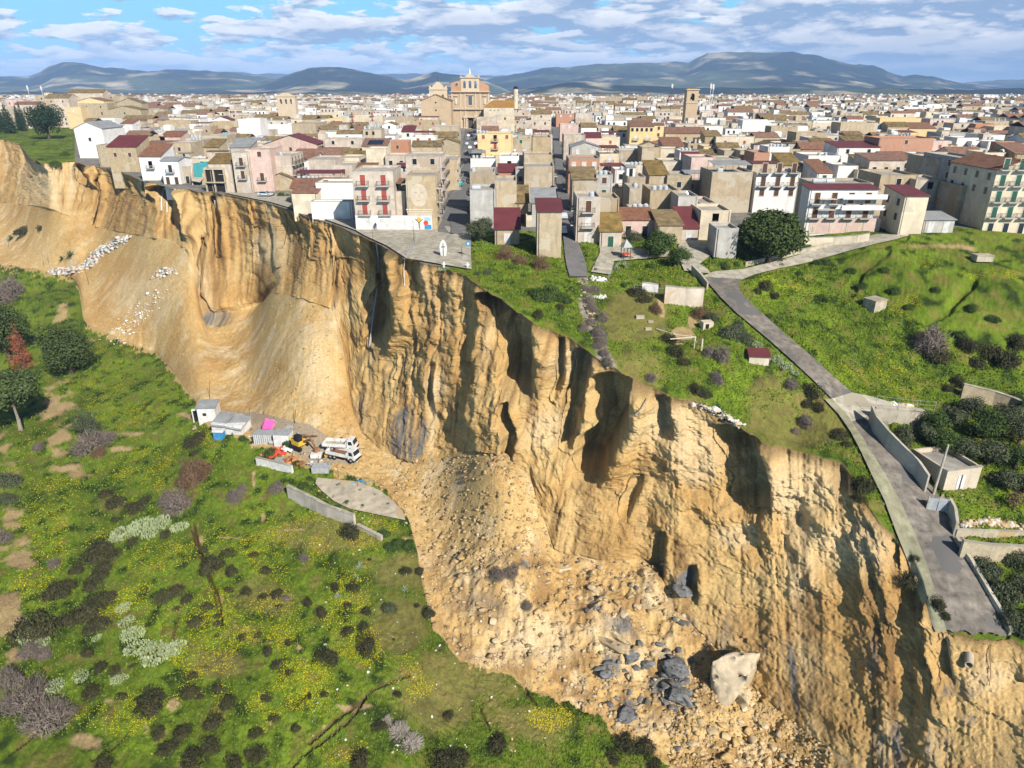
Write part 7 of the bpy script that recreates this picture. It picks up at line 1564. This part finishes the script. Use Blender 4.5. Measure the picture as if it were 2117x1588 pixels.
p = G(470, 898); rt = root('shed', tuple(p), R(-12), label='tilted white shed with sloping grey sheet roof', cat='shed'); m = MB(); m.box(-3.4,3.4,0,3.6,-1,2.2); m.build('wall', m_white, rt); m = MB(); m.hexa([(-3.6,-.4,1.8),(-.1,-.4,1.8),(-.1,3.8,3.0),(-3.6,3.8,3.0),(-3.6,-.4,1.9),(-.1,-.4,1.9),(-.1,3.8,3.1),(-3.6,3.8,3.1)]); m.hexa([(.0,-.4,1.75),(3.6,-.4,1.4),(3.6,3.8,2.6),(.0,3.8,2.95),(.0,-.4,1.85),(3.6,-.4,1.5),(3.6,3.8,2.7),(.0,3.8,3.05)]); m.build('roof', m_grey_roof, rt)
p = G(452, 908); rt = root('kiosk', tuple(p), R(-3), label='little blue and white booth in front of the tilted shed', cat='booth'); boxbody('wall', rt, -1, 1, 0, 1.2, -.8, 1.7, m_blue); boxbody('roof', rt, -1.1, 1.1, -.1, 1.3, 1.71, 2.1, m_white); boxbody('step', rt, -.8, .8, -.5, -.01, -1, -.3, m_white)
p = G(545, 918); rt = root('container', tuple(p), R(-2), label='barred grey container beside a white box body', cat='container'); boxbody('body', rt, -1.9, 1.9, 0, 2.4, -.3, 2.0, m_grey); m = MB(); [m.box(-1.85+i*.42,-1.75+i*.42,-.08,-.01,-.2,1.95) for i in range(9)]; m.build('bars', m_white, rt)
p = G(583, 922); rt = root('box_body', tuple(p), R(-5), label='plain white box body right of the barred container', cat='box body'); boxbody('body', rt, -1.6, 1.5, 0, 2.6, -.2, 2.3, m_white); boxbody('rim', rt, -1.65, 1.55, -.05, 2.65, 2.31, 2.4, m_grey)
p = G(556, 888); rt = root('canopy', tuple(p), R(10), label='crumpled bright pink sheet canopy', cat='canopy'); m = MB(); m.face([(-1.2,-.6,.3),(.4,-.8,.2),(1.0,.6,1.6),(-.6,1.0,1.9)]); m.face([(.4,-.8,.2),(1.4,-.2,.1),(1.0,.6,1.6)]); m.face([(-1.2,-.6,.3),(-.6,1.0,1.9),(-1.5,.8,.4)]); m.build('sheet', m_pink, rt); m = MB(); m.path([(1.0,.6,1.6),(1.9,.2,.8)],.05,5); m.build('strut', m_white, rt)
def truck(px, py, rz, label, bedmat):
    p = G(px, py); rt = root('truck', (p.x, p.y, p.z + .25), rz, label=label, cat='lorry'); m = MB(); m.box(-3.2,2.9,-.45,.45,.5,.75); m.build('chassis', m_rail, rt)
    m = MB(); m.hexa([(1.5,-1.05,.55),(3.1,-1.05,.55),(3.1,1.05,.55),(1.5,1.05,.55),(1.55,-1.0,2.35),(2.6,-1.0,2.35),(2.6,1.0,2.35),(1.55,1.0,2.35)]); cb = m.build('cab', m_white, rt)
    m = MB(); m.hexa([(2.86,-.85,1.45),(2.98,-.85,1.45),(2.98,.85,1.45),(2.86,.85,1.45),(2.66,-.85,2.2),(2.76,-.85,2.2),(2.76,.85,2.2),(2.66,.85,2.2)]); m.build('windscreen', m_glass, cb); 
    for s in (-1, 1): m = MB(); m.hexa([(1.8,s*1.0,1.4),(2.6,s*1.0,1.4),(2.6,s*1.06,1.4),(1.8,s*1.06,1.4),(1.8,s*.99,2.1),(2.45,s*.99,2.1),(2.45,s*1.045,2.1),(1.8,s*1.045,2.1)]); m.build('side_window', m_glass, cb)
    m = MB(); m.box(3.1,3.2,-1.0,1.0,.45,.8); m.build('bumper', m_blk, rt)
    m = MB(); m.box(-3.3,1.3,-1.15,1.15,.8,.92); m.build('load_bed', bedmat, rt); m = MB(); m.box(-3.3,1.3,-1.2,-1.1,.92,1.55); m.box(-3.3,1.3,1.1,1.2,.92,1.55); m.box(-3.35,-3.25,-1.2,1.2,.92,1.55); m.box(1.25,1.38,-1.2,1.2,.92,1.9); m.build('side_boards', m_white, rt)
    for x in (-2.3, -1.4, 2.2):
        for s in (-1, 1): m = MB(); m.tube((x,s*.8,.45),(x,s*1.1,.45),.45,12); wh = m.build('wheel', m_blk, rt); m = MB(); m.tube((x,s*1.11,.45),(x,s*1.13,.45),.22,8); m.build('rim', m_grey, wh)
    return rt
truck(712, 950, R(-22), 'white tipper lorry with rusty load bed on the wrecked yard', m_rust); truck(706, 930, R(-8), 'second white lorry half hidden behind the tipper', m_conc_l)
p = G(620, 925); rt = root('excavator', tuple(p), R(-35), label='wrecked yellow excavator with folded arm', cat='excavator'); boxbody('body', rt, -1.3, .9, -.9, .9, .7, 1.7, m_yel); boxbody('cab', rt, -.4, .9, -.9, .1, 1.71, 2.9, m_blk); m = MB(); m.box(-1.6,1.5,-1.2,-.7,0,.68); m.box(-1.6,1.5,.7,1.2,0,.68); m.build('track', m_blk, rt); m = MB(); m.tube((.9,.3,1.4),(3.2,.3,2.6),.22,6); m.tube((3.2,.3,2.6),(4.4,.3,.9),.16,6); m.hexa([(4.1,-.2,.3),(4.9,-.2,.3),(4.9,.8,.3),(4.1,.8,.3),(4.2,-.2,1.0),(4.6,-.2,1.0),(4.6,.8,1.0),(4.2,.8,1.0)]); m.build('arm', m_rust, rt)
def junk(name, px, py, kind, mat, w_, label, rot=0):
    p = G(px, py); rt = None; r = w_ / ppm(px, py) / 2; m = MB()
    if kind == 'heap':
        for i in range(9): a = rnd.uniform(0,6.28); q_ = r*rnd.uniform(0,.8); c = Vector((math.cos(a)*q_, math.sin(a)*q_, rnd.uniform(.1,.5)*r)); s = r*rnd.uniform(.2,.4); d = Vector((rnd.uniform(-1,1), rnd.uniform(-1,1), rnd.uniform(-.3,.3)))*s; m.tube(tuple(c-d), tuple(c+d), s*.55, 5)
    elif kind == 'tarp':
        n = 7
        P = lambda i, j: ((i/n-.5)*2*r, (j/n-.5)*1.5*r, r*(.25+.22*math.sin(i*1.9+j)+.18*math.cos(j*2.3-i*.7)))
        for i in range(n):
            for j in range(n): m.face([P(i,j),P(i+1,j),P(i+1,j+1),P(i,j+1)])
    elif kind == 'crate': m.box(-r,r,-r*.6,r*.6,0,r*.7); m.box(-r*1.05,r*1.05,-r*.65,r*.65,r*.7+.003,r*.78); [m.box(-r*1.03,-r*.9+i*r*.5,-r*.63,-r*.61,.05,r*.65) for i in range(1)]
    elif kind == 'tank': m.tube((-r,0,r*.5),(r,0,r*.5),r*.5,12); m.box(-r*.7,-r*.5,-r*.4,r*.4,0,r*.3); m.box(r*.5,r*.7,-r*.4,r*.4,0,r*.3)
    elif kind == 'beams':
        for i in range(7): a = Vector((rnd.uniform(-r,0), rnd.uniform(-r*.4,r*.4), rnd.uniform(0,.3))); m.tube(tuple(a), tuple(a+Vector((rnd.uniform(.6,1.4)*r, rnd.uniform(-.5,.5)*r, rnd.uniform(0,.6)))), .07, 4)
    return tag(m.build(name, mat, None, loc=tuple(p), rot=(0,0,rot)), label, name.replace('_', ' '))
junk('tarpaulin',578,936,'tarp',m_red,36,'crumpled red tarpaulin on the wrecked yard'); junk('junk_heap',562,948,'heap',m_red,24,'small heap of red and white scrap'); junk('junk_heap',600,955,'heap',m_orange,34,'orange scrap heap at the yard front'); junk('crate',582,958,'crate',m_grey,24,'grey slatted crate among the scrap'); junk('tarpaulin',596,930,'tarp',m_white,26,'white sheeting lying behind the red tarpaulin')
junk('junk_heap',625,962,'heap',m_rust,30,'rusty brown scrap heap at the yard edge'); junk('water_drum',565,918,'tank',m_galv,16,'grey drum next to the barred container'); junk('water_drum',608,912,'tank',m_yel,16,'yellow drum beside the excavator'); junk('crate',655,945,'crate',m_white,22,'white crate in the middle of the yard'); junk('junk_heap',645,962,'heap',m_galv,26,'grey metal scrap below the white crate')
junk('car_wreck',665,975,'crate',m_galv,34,'crushed grey car body at the yard front edge'); junk('plank_pile',640,905,'beams',m_rust,50,'splayed rusty beams behind the excavator'); junk('plank_pile',600,890,'beams',m_galv,40,'tangle of grey poles at the back of the yard'); junk('plank_pile',700,915,'beams',m_blk,44,'dark scrap behind the lorries'); junk('pallet',680,942,'crate',m_yel,16,'yellow box beside the tipper lorry')
junk('plastic_pipe',745,998,'beams',m_blue,46,'bundle of blue plastic pipes lying by the pad'); junk('junk_heap',693,985,'heap',m_orange,10,'tiny orange scrap lump below the yard'); junk('plank_pile',490,866,'beams',m_white,46,'white furniture frames scattered behind the cabin'); junk('junk_heap',530,905,'heap',m_white,22,'white scrap left of the barred container'); junk('junk_heap',545,942,'heap',m_pink,16,'pinkish scrap in front of the container')
for (px, py, h, lb) in [(512,880,4,'leaning dark pole behind the container'),(606,880,3.5,'bent white pole at the back of the yard'),(432,826,4.5,'thin dark pole behind the cabin')]: pole(px, py, h, lb, mat=m_rail, r=.06, lean=(rnd.uniform(.5,1.2), .3))
rubble('yard_debris', 700, yard_s, .08, .38, [m_white, m_rust, m_galv, m_conc_l, m_orange, m_blk, m_rock, m_rock], 'mixed broken scrap and rubble strewn over the wrecked yard', .5)
rubble('pad_debris', 260, lambda: (rnd.uniform(640, 860), rnd.uniform(985, 1085)), .08, .3, [m_rock, m_rockp, m_conc_l], 'broken pieces lying over the cracked concrete pad', .4)
# ---- block house and yard on the right ----
a, rz, L_ = frame(1948, 1018, 2017, 1012); rt = root('block_house', tuple(a), rz, label='small roofless pale brick block house beside the descending road', cat='block house'); h_ = 3.1; D_y = 6.5; t = .3
m = MB(); dz0, dz1 = L_*.36, L_*.58
m.box(0,dz0,0,t,-1.5,h_); m.box(dz1,L_,0,t,-1.5,h_); m.box(dz0,dz1,0,t,2.2,h_); m.box(0,t,t,D_y-t,-1.5,h_); m.box(L_-t,L_,t,D_y-t,-1.5,h_); m.box(0,L_,D_y-t,D_y,-1.5,h_); m.build('wall', M_('pale_brick', (.58,.50,.38), scale=.7, bricks=(1.6,(.42,.36,.27),.5), stains=.3), rt)
m = MB(); m.box(t,L_-t,t,D_y-t,h_-.8,h_-.65); m.build('roof', m_roofc, rt); m = MB(); m.box(dz0,dz0+.45,-.05,.1,0,2.15); m.box(dz1-.5,dz1,-.05,.1,0,2.15); m.build('door', m_white, rt); m = MB(); m.box(dz0+.45,dz1-.5,.1,.2,0,2.15); m.build('doorway', m_dark, rt); m = MB(); m.box(-.1,L_+.1,-.1,t+.1,h_+.003,h_+.1); m.build('coping', m_conc, rt)
a, rz, L_ = frame(1915, 1052, 1955, 1060); rt = root('gate', tuple(a), rz, label='open sheet-metal gate leaves between the road walls', cat='gate'); m = MB(); m.box(0,L_*.48,-.03,.03,.1,2.0); m.box(L_*.52,L_,-.03,.03,.1,2.0); m.build('gate_leaf', m_grey, rt); m = MB(); [m.box(x-.08,x+.08,-.08,.08,-.3,2.2) for x in (0,L_)]; m.build('gate_post', m_conc, rt)
tree('bare_tree', 2093, 1058, 50, 52, 'brown', 'bare brown fig tree in the walled yard', n=500, trunk=.1); junk('white_panel',1985,1010,'crate',m_white,12,'white panel leaning by the block house door')
# earthen yard
strip('yard', [((1935,1040),(2140,1090)),((1950,1020),(2140,1070)),((1955,1012),(2140,1040)),((2010,1005),(2140,1020))], M_('bare_earth', (.30,.25,.18), var=.2, scale=.8, stains=.3), .06, 'bare earth yard beside the block house')
# ---- meadow things ----
a, rz, L_ = frame(1806, 648, 1838, 636); rt = root('concrete_block', tuple(a), R(25), label='lone weathered concrete cube shelter in the meadow', cat='shelter'); m = MB(); m.hexa([(0,0,-1.5),(3.0,0,-1.5),(3.0,2.6,-1.5),(0,2.6,-1.5),(0,0,2.1),(3.0,0,2.1),(3.0,2.6,2.1),(0,2.6,2.1)]); m.build('wall', m_conc_l, rt); m = MB(); m.box(-.1,3.1,-.1,2.7,2.103,2.25); m.build('roof', m_conc, rt)
junk('concrete_slab',2028,544,'crate',m_conc_l,34,'flat pale slab lying on the upper meadow')
# ---- lawn things ----
p = G(1407, 712); rt = root('frame_ruin', tuple(p), R(-20), label='ruined pale pipe frame on the clifftop lawn', cat='frame'); m = MB(); m.path([(-4.2,1.6,1.6),(-1.2,0,1.5),(2.2,-.4,1.6)],.10,6); m.path([(-1.5,-1.6,1.2),(2.2,-.4,1.6)],.10,6); [m.tube((x,y,-.3),(x,y,1.7),.12,6) for x,y in ((2.2,-.4),(3.4,-1.2),(-1.2,0))]; m.tube((2.2,-.4,.9),(3.4,-1.2,.9),.08,6); m.build('pipes', WALL['C'], rt)
for px, py, w_, lb in [(1323,660,16,'fallen pale beam highest on the lawn'),(1345,668,10,'short fallen beam left of the pipe frame'),(1340,682,12,'low fallen beam on the lawn')]: junk('beam',px,py,'crate',m_conc_l,w_,lb)
a, rz, L_ = frame(1548, 750, 1582, 756); rt = root('shed', tuple(a), R(-8), label='tiny hut with maroon striped roof beside the descending road', cat='shed'); boxbody('wall', rt, 0, 3.0, 0, 2.2, -.6, 1.1, WALL['C']); m = MB(); m.hexa([(-.2,-.3,1.1),(3.2,-.3,1.1),(3.2,2.4,1.6),(-.2,2.4,1.6),(-.2,-.3,1.18),(3.2,-.3,1.18),(3.2,2.4,1.68),(-.2,2.4,1.68)]); m.build('roof', m_tin, rt)
p = G(1464, 680); rt = root('water_trough', tuple(p), R(10), label='small cream block with dark opening near the shrubs', cat='hut'); boxbody('wall', rt, -.9, .9, 0, 1.4, -.4, 1.1, WALL['C']); boxbody('opening', rt, -.5, .1, -.04, -.003, 0, .8, m_dark)
rubble('stair_stones', 700, along([(1207,575),(1215,640),(1235,700),(1258,760)], 5), .10, .30, [m_conc, m_rock, m_bark, m_bark], 'broken steps and stones running down the clifftop lawn', .5)
# playground hut, cross, sign
p = G(1293, 534); rt = root('play_tower', tuple(p), R(15), label='wooden play tower with pointed grey roof in the garden', cat='play tower'); m = MB(); [m.box(x-.06,x+.06,y-.06,y+.06,0,2.6) for x in (-.7,.7) for y in (-.7,.7)]; m.build('posts', m_bark, rt); m = MB(); m.box(-.75,.75,-.75,.75,1.1,1.25); m.build('deck', m_red, rt); m = MB(); c0 = [(-1,-1,2.6),(1,-1,2.6),(1,1,2.6),(-1,1,2.6)]; [m.face([c0[i],c0[(i+1)%4],(0,0,4.1)]) for i in range(4)]; m.build('roof', m_grey, rt); m = MB(); m.hexa([(.7,-.3,1.1),(2.3,-.3,0),(2.3,.3,0),(.7,.3,1.1),(.7,-.3,1.18),(2.3,-.3,.08),(2.3,.3,.08),(.7,.3,1.18)]); m.build('slide', m_yel, rt)
p = G(917, 529); rt = root('cross_monument', tuple(p), R(0), label='white pointed monument slab bearing a dark cross at the cliff edge', cat='monument'); m = MB(); ol = [(-.62,.2),(.62,.2),(.72,1.0),(.85,1.7),(.85,2.5),(.6,3.2),(.35,3.6),(.0,4.0),(-.4,3.6),(-.65,3.2),(-.85,2.5),(-.85,1.7),(-.72,1.0)]
m.face([(x,-.12,z) for x,z in ol]); m.face([(x,.12,z) for x,z in ol][::-1]); [m.face([(ol[i][0],-.12,ol[i][1]),(ol[i][0],.12,ol[i][1]),(ol[(i+1)%13][0],.12,ol[(i+1)%13][1]),(ol[(i+1)%13][0],-.12,ol[(i+1)%13][1])][::-1]) for i in range(13)]; m.build('slab', m_white, rt); m = MB(); m.box(-.07,.07,-.2,-.123,.4,3.2); m.box(-.5,.5,-.2,-.123,2.3,2.44); m.build('cross', m_rail, rt); boxbody('plinth', rt, -1.2,1.2,-.5,.5,-.4,.19, m_conc)
rt.scale = (.82, .82, .86)
p = G(968, 532); rt = root('sign', tuple(p), R(5), label='small blue sign on a dark post beside the olive tree', cat='sign'); m = MB(); m.tube((.6,0,0),(.6,0,3.6),.06,6); m.build('post', m_rail, rt); boxbody('panel', rt, -.35,.45,-.05,.05,2.4,3.4, m_blue); boxbody('emblem', rt, -.12,.22,-.09,-.055,2.7,3.1, m_white)
p = G(955, 535); rt = root('railing_post', tuple(p), 0, label='dark post left of the small blue sign', cat='post'); m = MB(); m.tube((0,0,0),(0,0,2.6),.05,6); m.build('post', m_rail, rt)
for i, (px, py) in enumerate([(918,552),(967,553)]): p = G(px, py); tag((lambda m: m.build('bollard', m_white, None, loc=tuple(p)))((lambda m: (m.box(-.15,.15,-.15,.15,-.3,1.2), m.box(-.4,.4,-.12,.12,.75,.9), m)[-1])(MB())), ['left white stub cross at the terrace edge', 'right white stub cross at the terrace edge'][i], 'stub')
fence('fence', [(918,552),(967,553)], 1.0, m_white, 'white rail joining the two stub crosses', rails=1, step=4)
# person by the mural wall
def person(px, py, label):
    p = G(px, py); p.z = max(p.z, 0.02); o = bpy.data.meshes.new('person'); vs = [(0,0,.95),(0,0,1.2),(0,0,1.42),(0,0,1.52),(0,0,1.66),(0,0,1.76),(.1,0,.9),(.13,.05,.5),(.14,0,.08),(.15,-.14,.05),(-.1,0,.9),(-.12,-.08,.5),(-.13,.05,.08),(-.14,-.09,.05),(.2,0,1.40),(.26,.03,1.12),(.24,-.08,.88),(-.2,0,1.40),(-.26,0,1.12),(-.24,-.1,.88)]
    es = [(0,1),(1,2),(2,3),(3,4),(4,5),(0,6),(6,7),(7,8),(8,9),(0,10),(10,11),(11,12),(12,13),(2,14),(14,15),(15,16),(2,17),(17,18),(18,19)]; o.from_pydata(vs, es, []); ob = add('person', o, None, p)
    rd = [.15,.15,.16,.06,.10,.085,.095,.07,.045,.04,.095,.07,.045,.04,.065,.045,.035,.065,.045,.035]; ob.modifiers.new('s', 'SKIN'); ob.modifiers.new('d', 'SUBSURF').levels = 1
    for i, v in enumerate(o.skin_vertices[0].data): v.radius = (rd[i], rd[i]); v.use_root = (i == 0)
    o.materials.append(M_('dark_clothes', (.05,.06,.09))); tag(ob, label, 'person')
person(777, 476, 'person in dark clothes walking past the white mural wall')
# cars
def car_mesh(bm_):
    m = MB(); m.hexa([(-2.0,-.85,.35),(2.0,-.85,.35),(2.0,.85,.35),(-2.0,.85,.35),(-1.95,-.82,.85),(1.9,-.82,.78),(1.9,.82,.78),(-1.95,.82,.85)]); m.hexa([(-1.8,-.78,.852),(1.0,-.78,.852),(1.0,.78,.852),(-1.8,.78,.852),(-1.35,-.66,1.42),(.35,-.66,1.42),(.35,.66,1.42),(-1.35,.66,1.42)]); return m.mesh('car_body', bm_)
def car_glass():
    m = MB()
    for s in (-1, 1): m.hexa([(-1.55,s*.745,.92),(.8,s*.745,.92),(.8,s*.79,.92),(-1.55,s*.79,.92),(-1.28,s*.68,1.36),(.3,s*.68,1.36),(.3,s*.72,1.36),(-1.28,s*.72,1.36)])
    m.hexa([(.48,-.6,1.34),(.40,-.6,1.38),(.40,.6,1.38),(.48,.6,1.34),(1.0,-.7,.9),(.94,-.7,.93),(.94,.7,.93),(1.0,.7,.9)]); return m.mesh('glass', m_glass)
CG = car_glass(); 
def wheel_m(): m = MB(); m.tube((0,-.1,0),(0,.1,0),.33,12); return m.mesh('wheel', m_blk)
CWM = wheel_m(); 
def rim_m(): m = MB(); m.tube((0,-.12,0),(0,-.105,0),.2,8); m.tube((0,.105,0),(0,.12,0),.2,8); return m.mesh('rim', m_galv)
CRM = rim_m(); CBM = {c: car_mesh(M_('car_' + c, v, rough=.3, var=.03, spec=.5)) for c, v in {'silver': (.45,.50,.56), 'white': (.75,.75,.75), 'black': (.02,.02,.022), 'grey': (.2,.21,.22), 'red': (.35,.03,.03), 'teal': (.10,.45,.45)}.items()}
def car(px, py, rz, c, label, group='cars parked in the streets'):
    p = GB(px, py, .08); rt = root('car', tuple(p), rz, label=label, cat='car', group=group); add('body', CBM[c], rt); add('glass', CG, rt)
    for x in (-1.25, 1.25):
        for s in (-.78, .78): wh = add('wheel', CWM, rt, (x, s, .33)); add('rim', CRM, wh)
    for s in (-.55, .55):
        m = MB(); m.box(1.93,2.02,s-.18,s+.18,.58,.72); m.build('headlight', m_dish, rt)
car(549, 406, R(-4), 'silver', 'silver hatchback parked near the far cliff edge', None)
for i, (px, py, c) in enumerate([(952,385,'teal'),(984,300,'white'),(979,290,'white'),(976,283,'black'),(965,318,'grey'),(972,308,'white'),(966,300,'silver'),(968,290,'grey'),(972,278,'black'),(981,273,'white'),(969,283,'white'),(962,338,'black'),(985,281,'grey'),(978,330,'grey')]):
    car(px, py, R(88 + rnd.uniform(-3, 3)), c, '%s car, %s nearest the camera in the church street' % (c, ORD[i]))
car(1164, 482, R(88), 'white', 'white car parked in the narrow shaded street, lower one'); car(1166, 452, R(88), 'silver', 'silver car parked in the narrow shaded street, upper one')
# overhead wires crossing the streets
def wire(a, b, za, zb, label):
    p, q_ = GB(*a), GB(*b); p.z = za; q_.z = zb; m = MB(); pts = []
    for i in range(9): t = i / 8; v = p.lerp(q_, t) - p; v.z -= 1.0 * t * (1 - t) * 4 * .35; pts.append(tuple(v))
    m.path(pts, .035, 4); return tag(m.build('overhead_wire', m_rail, None, loc=tuple(p)), label, 'wire')
wire((905,474),(972,480),5.5,5.2,'lower wire sagging across the church street'); wire((906,472),(972,477),6.2,6.0,'upper wire sagging across the church street'); wire((1160,478),(1196,478),5.0,5.2,'lower wire crossing the narrow street'); wire((1158,440),(1186,440),6.2,6.4,'upper wire crossing the narrow street')
# ---- paintings on the mural block, and details of single houses ----
mu = GETH.get('tan block with a faded white face mural on its wall')
m_mural = M_('faded_white_mural', (.54,.46,.35), var=.08, stains=.25); m_mural2 = M_('faded_cream_mural', (.47,.38,.26), var=.08, stains=.25)
def local(rt_, px, py): dx, dy, dz = ray(px, py); t = rt_.location.y / dy; return dx * t - rt_.location.x, CAMZ + dz * t - rt_.location.z
if mu:
    cx_, cz_ = local(mu, 866, 404); m = MB(); ring_ = [(cx_ + 1.9*math.cos(t), -.02, cz_ + 2.5*math.sin(t)) for t in np.linspace(0, 2*math.pi, 20)[:-1]]; m.face(ring_); mm = m.build('mural', m_mural, mu)
    m = MB(); [m.box(cx_+s*.75-.3, cx_+s*.75+.3, -.05, -.03, cz_+.5, cz_+.75) for s in (-1,1)]; m.box(cx_-.12,cx_+.12,-.05,-.03,cz_-.5,cz_+.3); m.box(cx_-.5,cx_+.5,-.05,-.03,cz_-1.2,cz_-1.0); m.build('mural_lines', m_mural2, mm)
    m = MB(); [m.box(cx_-3.0+i*.15, cx_+3.0-i*.15, -.04, -.02, cz_-3.2-i*.5, cz_-2.95-i*.5) for i in range(5)]; m.build('mural_stripes', M_('white_mural_stripes', (.62,.55,.45)), mu)
p0, p1 = G(735, 472), G(893, 486); ar = root('mural_wall', (p0.x, min(p0.y, GETH['four-storey apartment block with six red shuttered balconies'].location.y) - .45, 0), 0, label='long white painted wall with a tree picture along the apartment block', cat='wall')
xw0, _ = 0, 0; kx = (ar.location.y * math.cos(PITCH) + 28 * math.sin(PITCH)) / F; W_ = (893 - 735) * kx
boxbody('wall_body', ar, 0, W_, 0, .3, -.8, 3.1, m_white); ar.location.x = (735 - CX) * kx
m = MB(); tx = W_ * .83; m.box(tx-.1,tx+.1,-.03,-.004,.2,1.5); m.hexa([(tx-.1,-.03,1.5),(tx+.1,-.03,1.5),(tx+.1,-.004,1.5),(tx-.1,-.004,1.5),(tx-.9,-.03,2.3),(tx-.75,-.03,2.4),(tx-.75,-.004,2.4),(tx-.9,-.004,2.3)]); m.hexa([(tx-.1,-.03,1.5),(tx+.1,-.03,1.5),(tx+.1,-.004,1.5),(tx-.1,-.004,1.5),(tx+.75,-.03,2.4),(tx+.9,-.03,2.3),(tx+.9,-.004,2.3),(tx+.75,-.004,2.4)]); m.build('painted_tree', m_bark, ar)
m = MB(); m.tube((tx,-.028,2.2),(tx,-.012,2.2),.5,12); m.build('painted_disc', m_yel, ar); m = MB(); m.box(W_*.90,W_*.99,-.03,-.006,.1,1.1); m.build('painted_teal_patch', m_blue, ar); m = MB(); m.tube((W_*.92,-.05,1.5),(W_*.92,-.032,1.5),.55,12); m.build('painted_red_patch', m_red, ar); m = MB(); m.box(W_*.90,W_*.985,-.03,-.006,1.9,2.7); m.build('painted_blue_patch', M_('pale_blue_paint', (.35,.55,.70)), ar)
m = MB()
for i, (u0, zc_, r_) in enumerate([(.16,2.2,.38),(.16,1.3,.5),(.34,2.0,.3),(.36,1.2,.5),(.52,1.5,.35),(.60,1.7,.35),(.66,1.4,.3)]):
    for j in range(10): t0, t1 = 2*math.pi*j/10, 2*math.pi*(j+1)/10; m.tube((W_*u0+r_*math.cos(t0),-.02,zc_+r_*math.sin(t0)),(W_*u0+r_*math.cos(t1),-.02,zc_+r_*math.sin(t1)),.03,4)
m.build('line_drawing', m_grey, ar)
pk = GETH.get('wide white house with long balconies and pink ground floor above the road')
if pk:
    x0_, zt_ = local(pk, 1675, 452); x1_, zb_ = local(pk, 1816, 482); boxbody('pink_plinth', pk, x0_ - .03, x1_ + .03, -.035, -.004, -.3, zt_, WALL['P'])
    for lv in (2, 1): _, z_ = local(pk, 1740, 410 + (2 - lv) * 22); m = MB(); m.box(x0_ + (x1_-x0_)*.06, x0_+(x1_-x0_)*.30, -1.25, -.01, z_-.15, z_); m.box(x0_ + (x1_-x0_)*.38, x1_-.2, -1.25, -.01, z_-.15, z_); m.build('balcony', m_slab, pk); m = MB(); m.box(x0_ + (x1_-x0_)*.38, x1_-.2, -1.28, -1.2, z_+.003, z_+.95); m.build('balcony_parapet', WALL['W'], pk)
sp_h = GETH.get('cream house whose terracotta roof carries solar panels')
if sp_h:
    m = MB(); rp_ = [o for o in sp_h.children if o.name.startswith('roof')]; 
    for i in range(6):
        for j in range(2): x = -2.6 + i * .95; y = 2.0 + j * 1.7; s_ = 2.2 / 9; z = 8 + 0; 
    hh = [c for c in HOUSES if abs(c[0] - 748) < .1][0][7]
    for i in range(6):
        for j in range(3): x = -3.0 + i * .98; y = 1.5 + j * 1.75; z0_, z1_ = hh + y * 2.2/9 + .24, hh + (y + 1.6) * 2.2/9 + .24; m.hexa([(x,y,z0_),(x+.92,y,z0_),(x+.92,y+1.6,z1_),(x,y+1.6,z1_),(x,y,z0_+.05),(x+.92,y,z0_+.05),(x+.92,y+1.6,z1_+.05),(x,y+1.6,z1_+.05)])
    m.build('solar_panels', m_pv, sp_h)
# collapsed building with teal interior at the broken edge
p = G(413, 384); rt = root('ruined_house', (p.x, p.y, 0), 0, label='half-collapsed house showing a teal inner wall at the broken edge', cat='ruin'); m_teal = M_('teal_plaster', (.06,.32,.34), stains=.25)
m = MB(); m.hexa([(-2.6,3.6,-4),(2.8,3.6,-4),(2.8,3.9,-4),(-2.6,3.9,-4),(-2.6,3.6,6.5),(2.8,3.6,7.2),(2.8,3.9,7.2),(-2.6,3.9,6.5)]); m.build('inner_wall', m_teal, rt); m = MB(); m.hexa([(-3.0,.4,-5),(-2.7,.4,-5),(-2.7,3.6,-5),(-3.0,3.6,-5),(-3.0,2.0,4),(-2.7,2.0,4),(-2.7,3.6,6.2),(-3.0,3.6,6.2)]); m.box(2.85,3.1,0,3.9,-4,6.0); m.build('broken_wall', WALL['B'], rt)
m = MB(); m.hexa([(-2.6,.6,1.4),(.2,.2,1.0),(.4,3.5,2.0),(-2.6,3.5,2.0),(-2.6,.6,1.6),(.2,.2,1.2),(.4,3.5,2.2),(-2.6,3.5,2.2)]); m.hexa([(0,.5,-4),(2.6,.2,-2),(2.6,3.4,3.4),(0,3.4,3.4),(0,.5,-3.8),(2.6,.2,-1.8),(2.6,3.4,3.6),(0,3.4,3.6)]); m.build('fallen_floor', m_conc_l, rt)
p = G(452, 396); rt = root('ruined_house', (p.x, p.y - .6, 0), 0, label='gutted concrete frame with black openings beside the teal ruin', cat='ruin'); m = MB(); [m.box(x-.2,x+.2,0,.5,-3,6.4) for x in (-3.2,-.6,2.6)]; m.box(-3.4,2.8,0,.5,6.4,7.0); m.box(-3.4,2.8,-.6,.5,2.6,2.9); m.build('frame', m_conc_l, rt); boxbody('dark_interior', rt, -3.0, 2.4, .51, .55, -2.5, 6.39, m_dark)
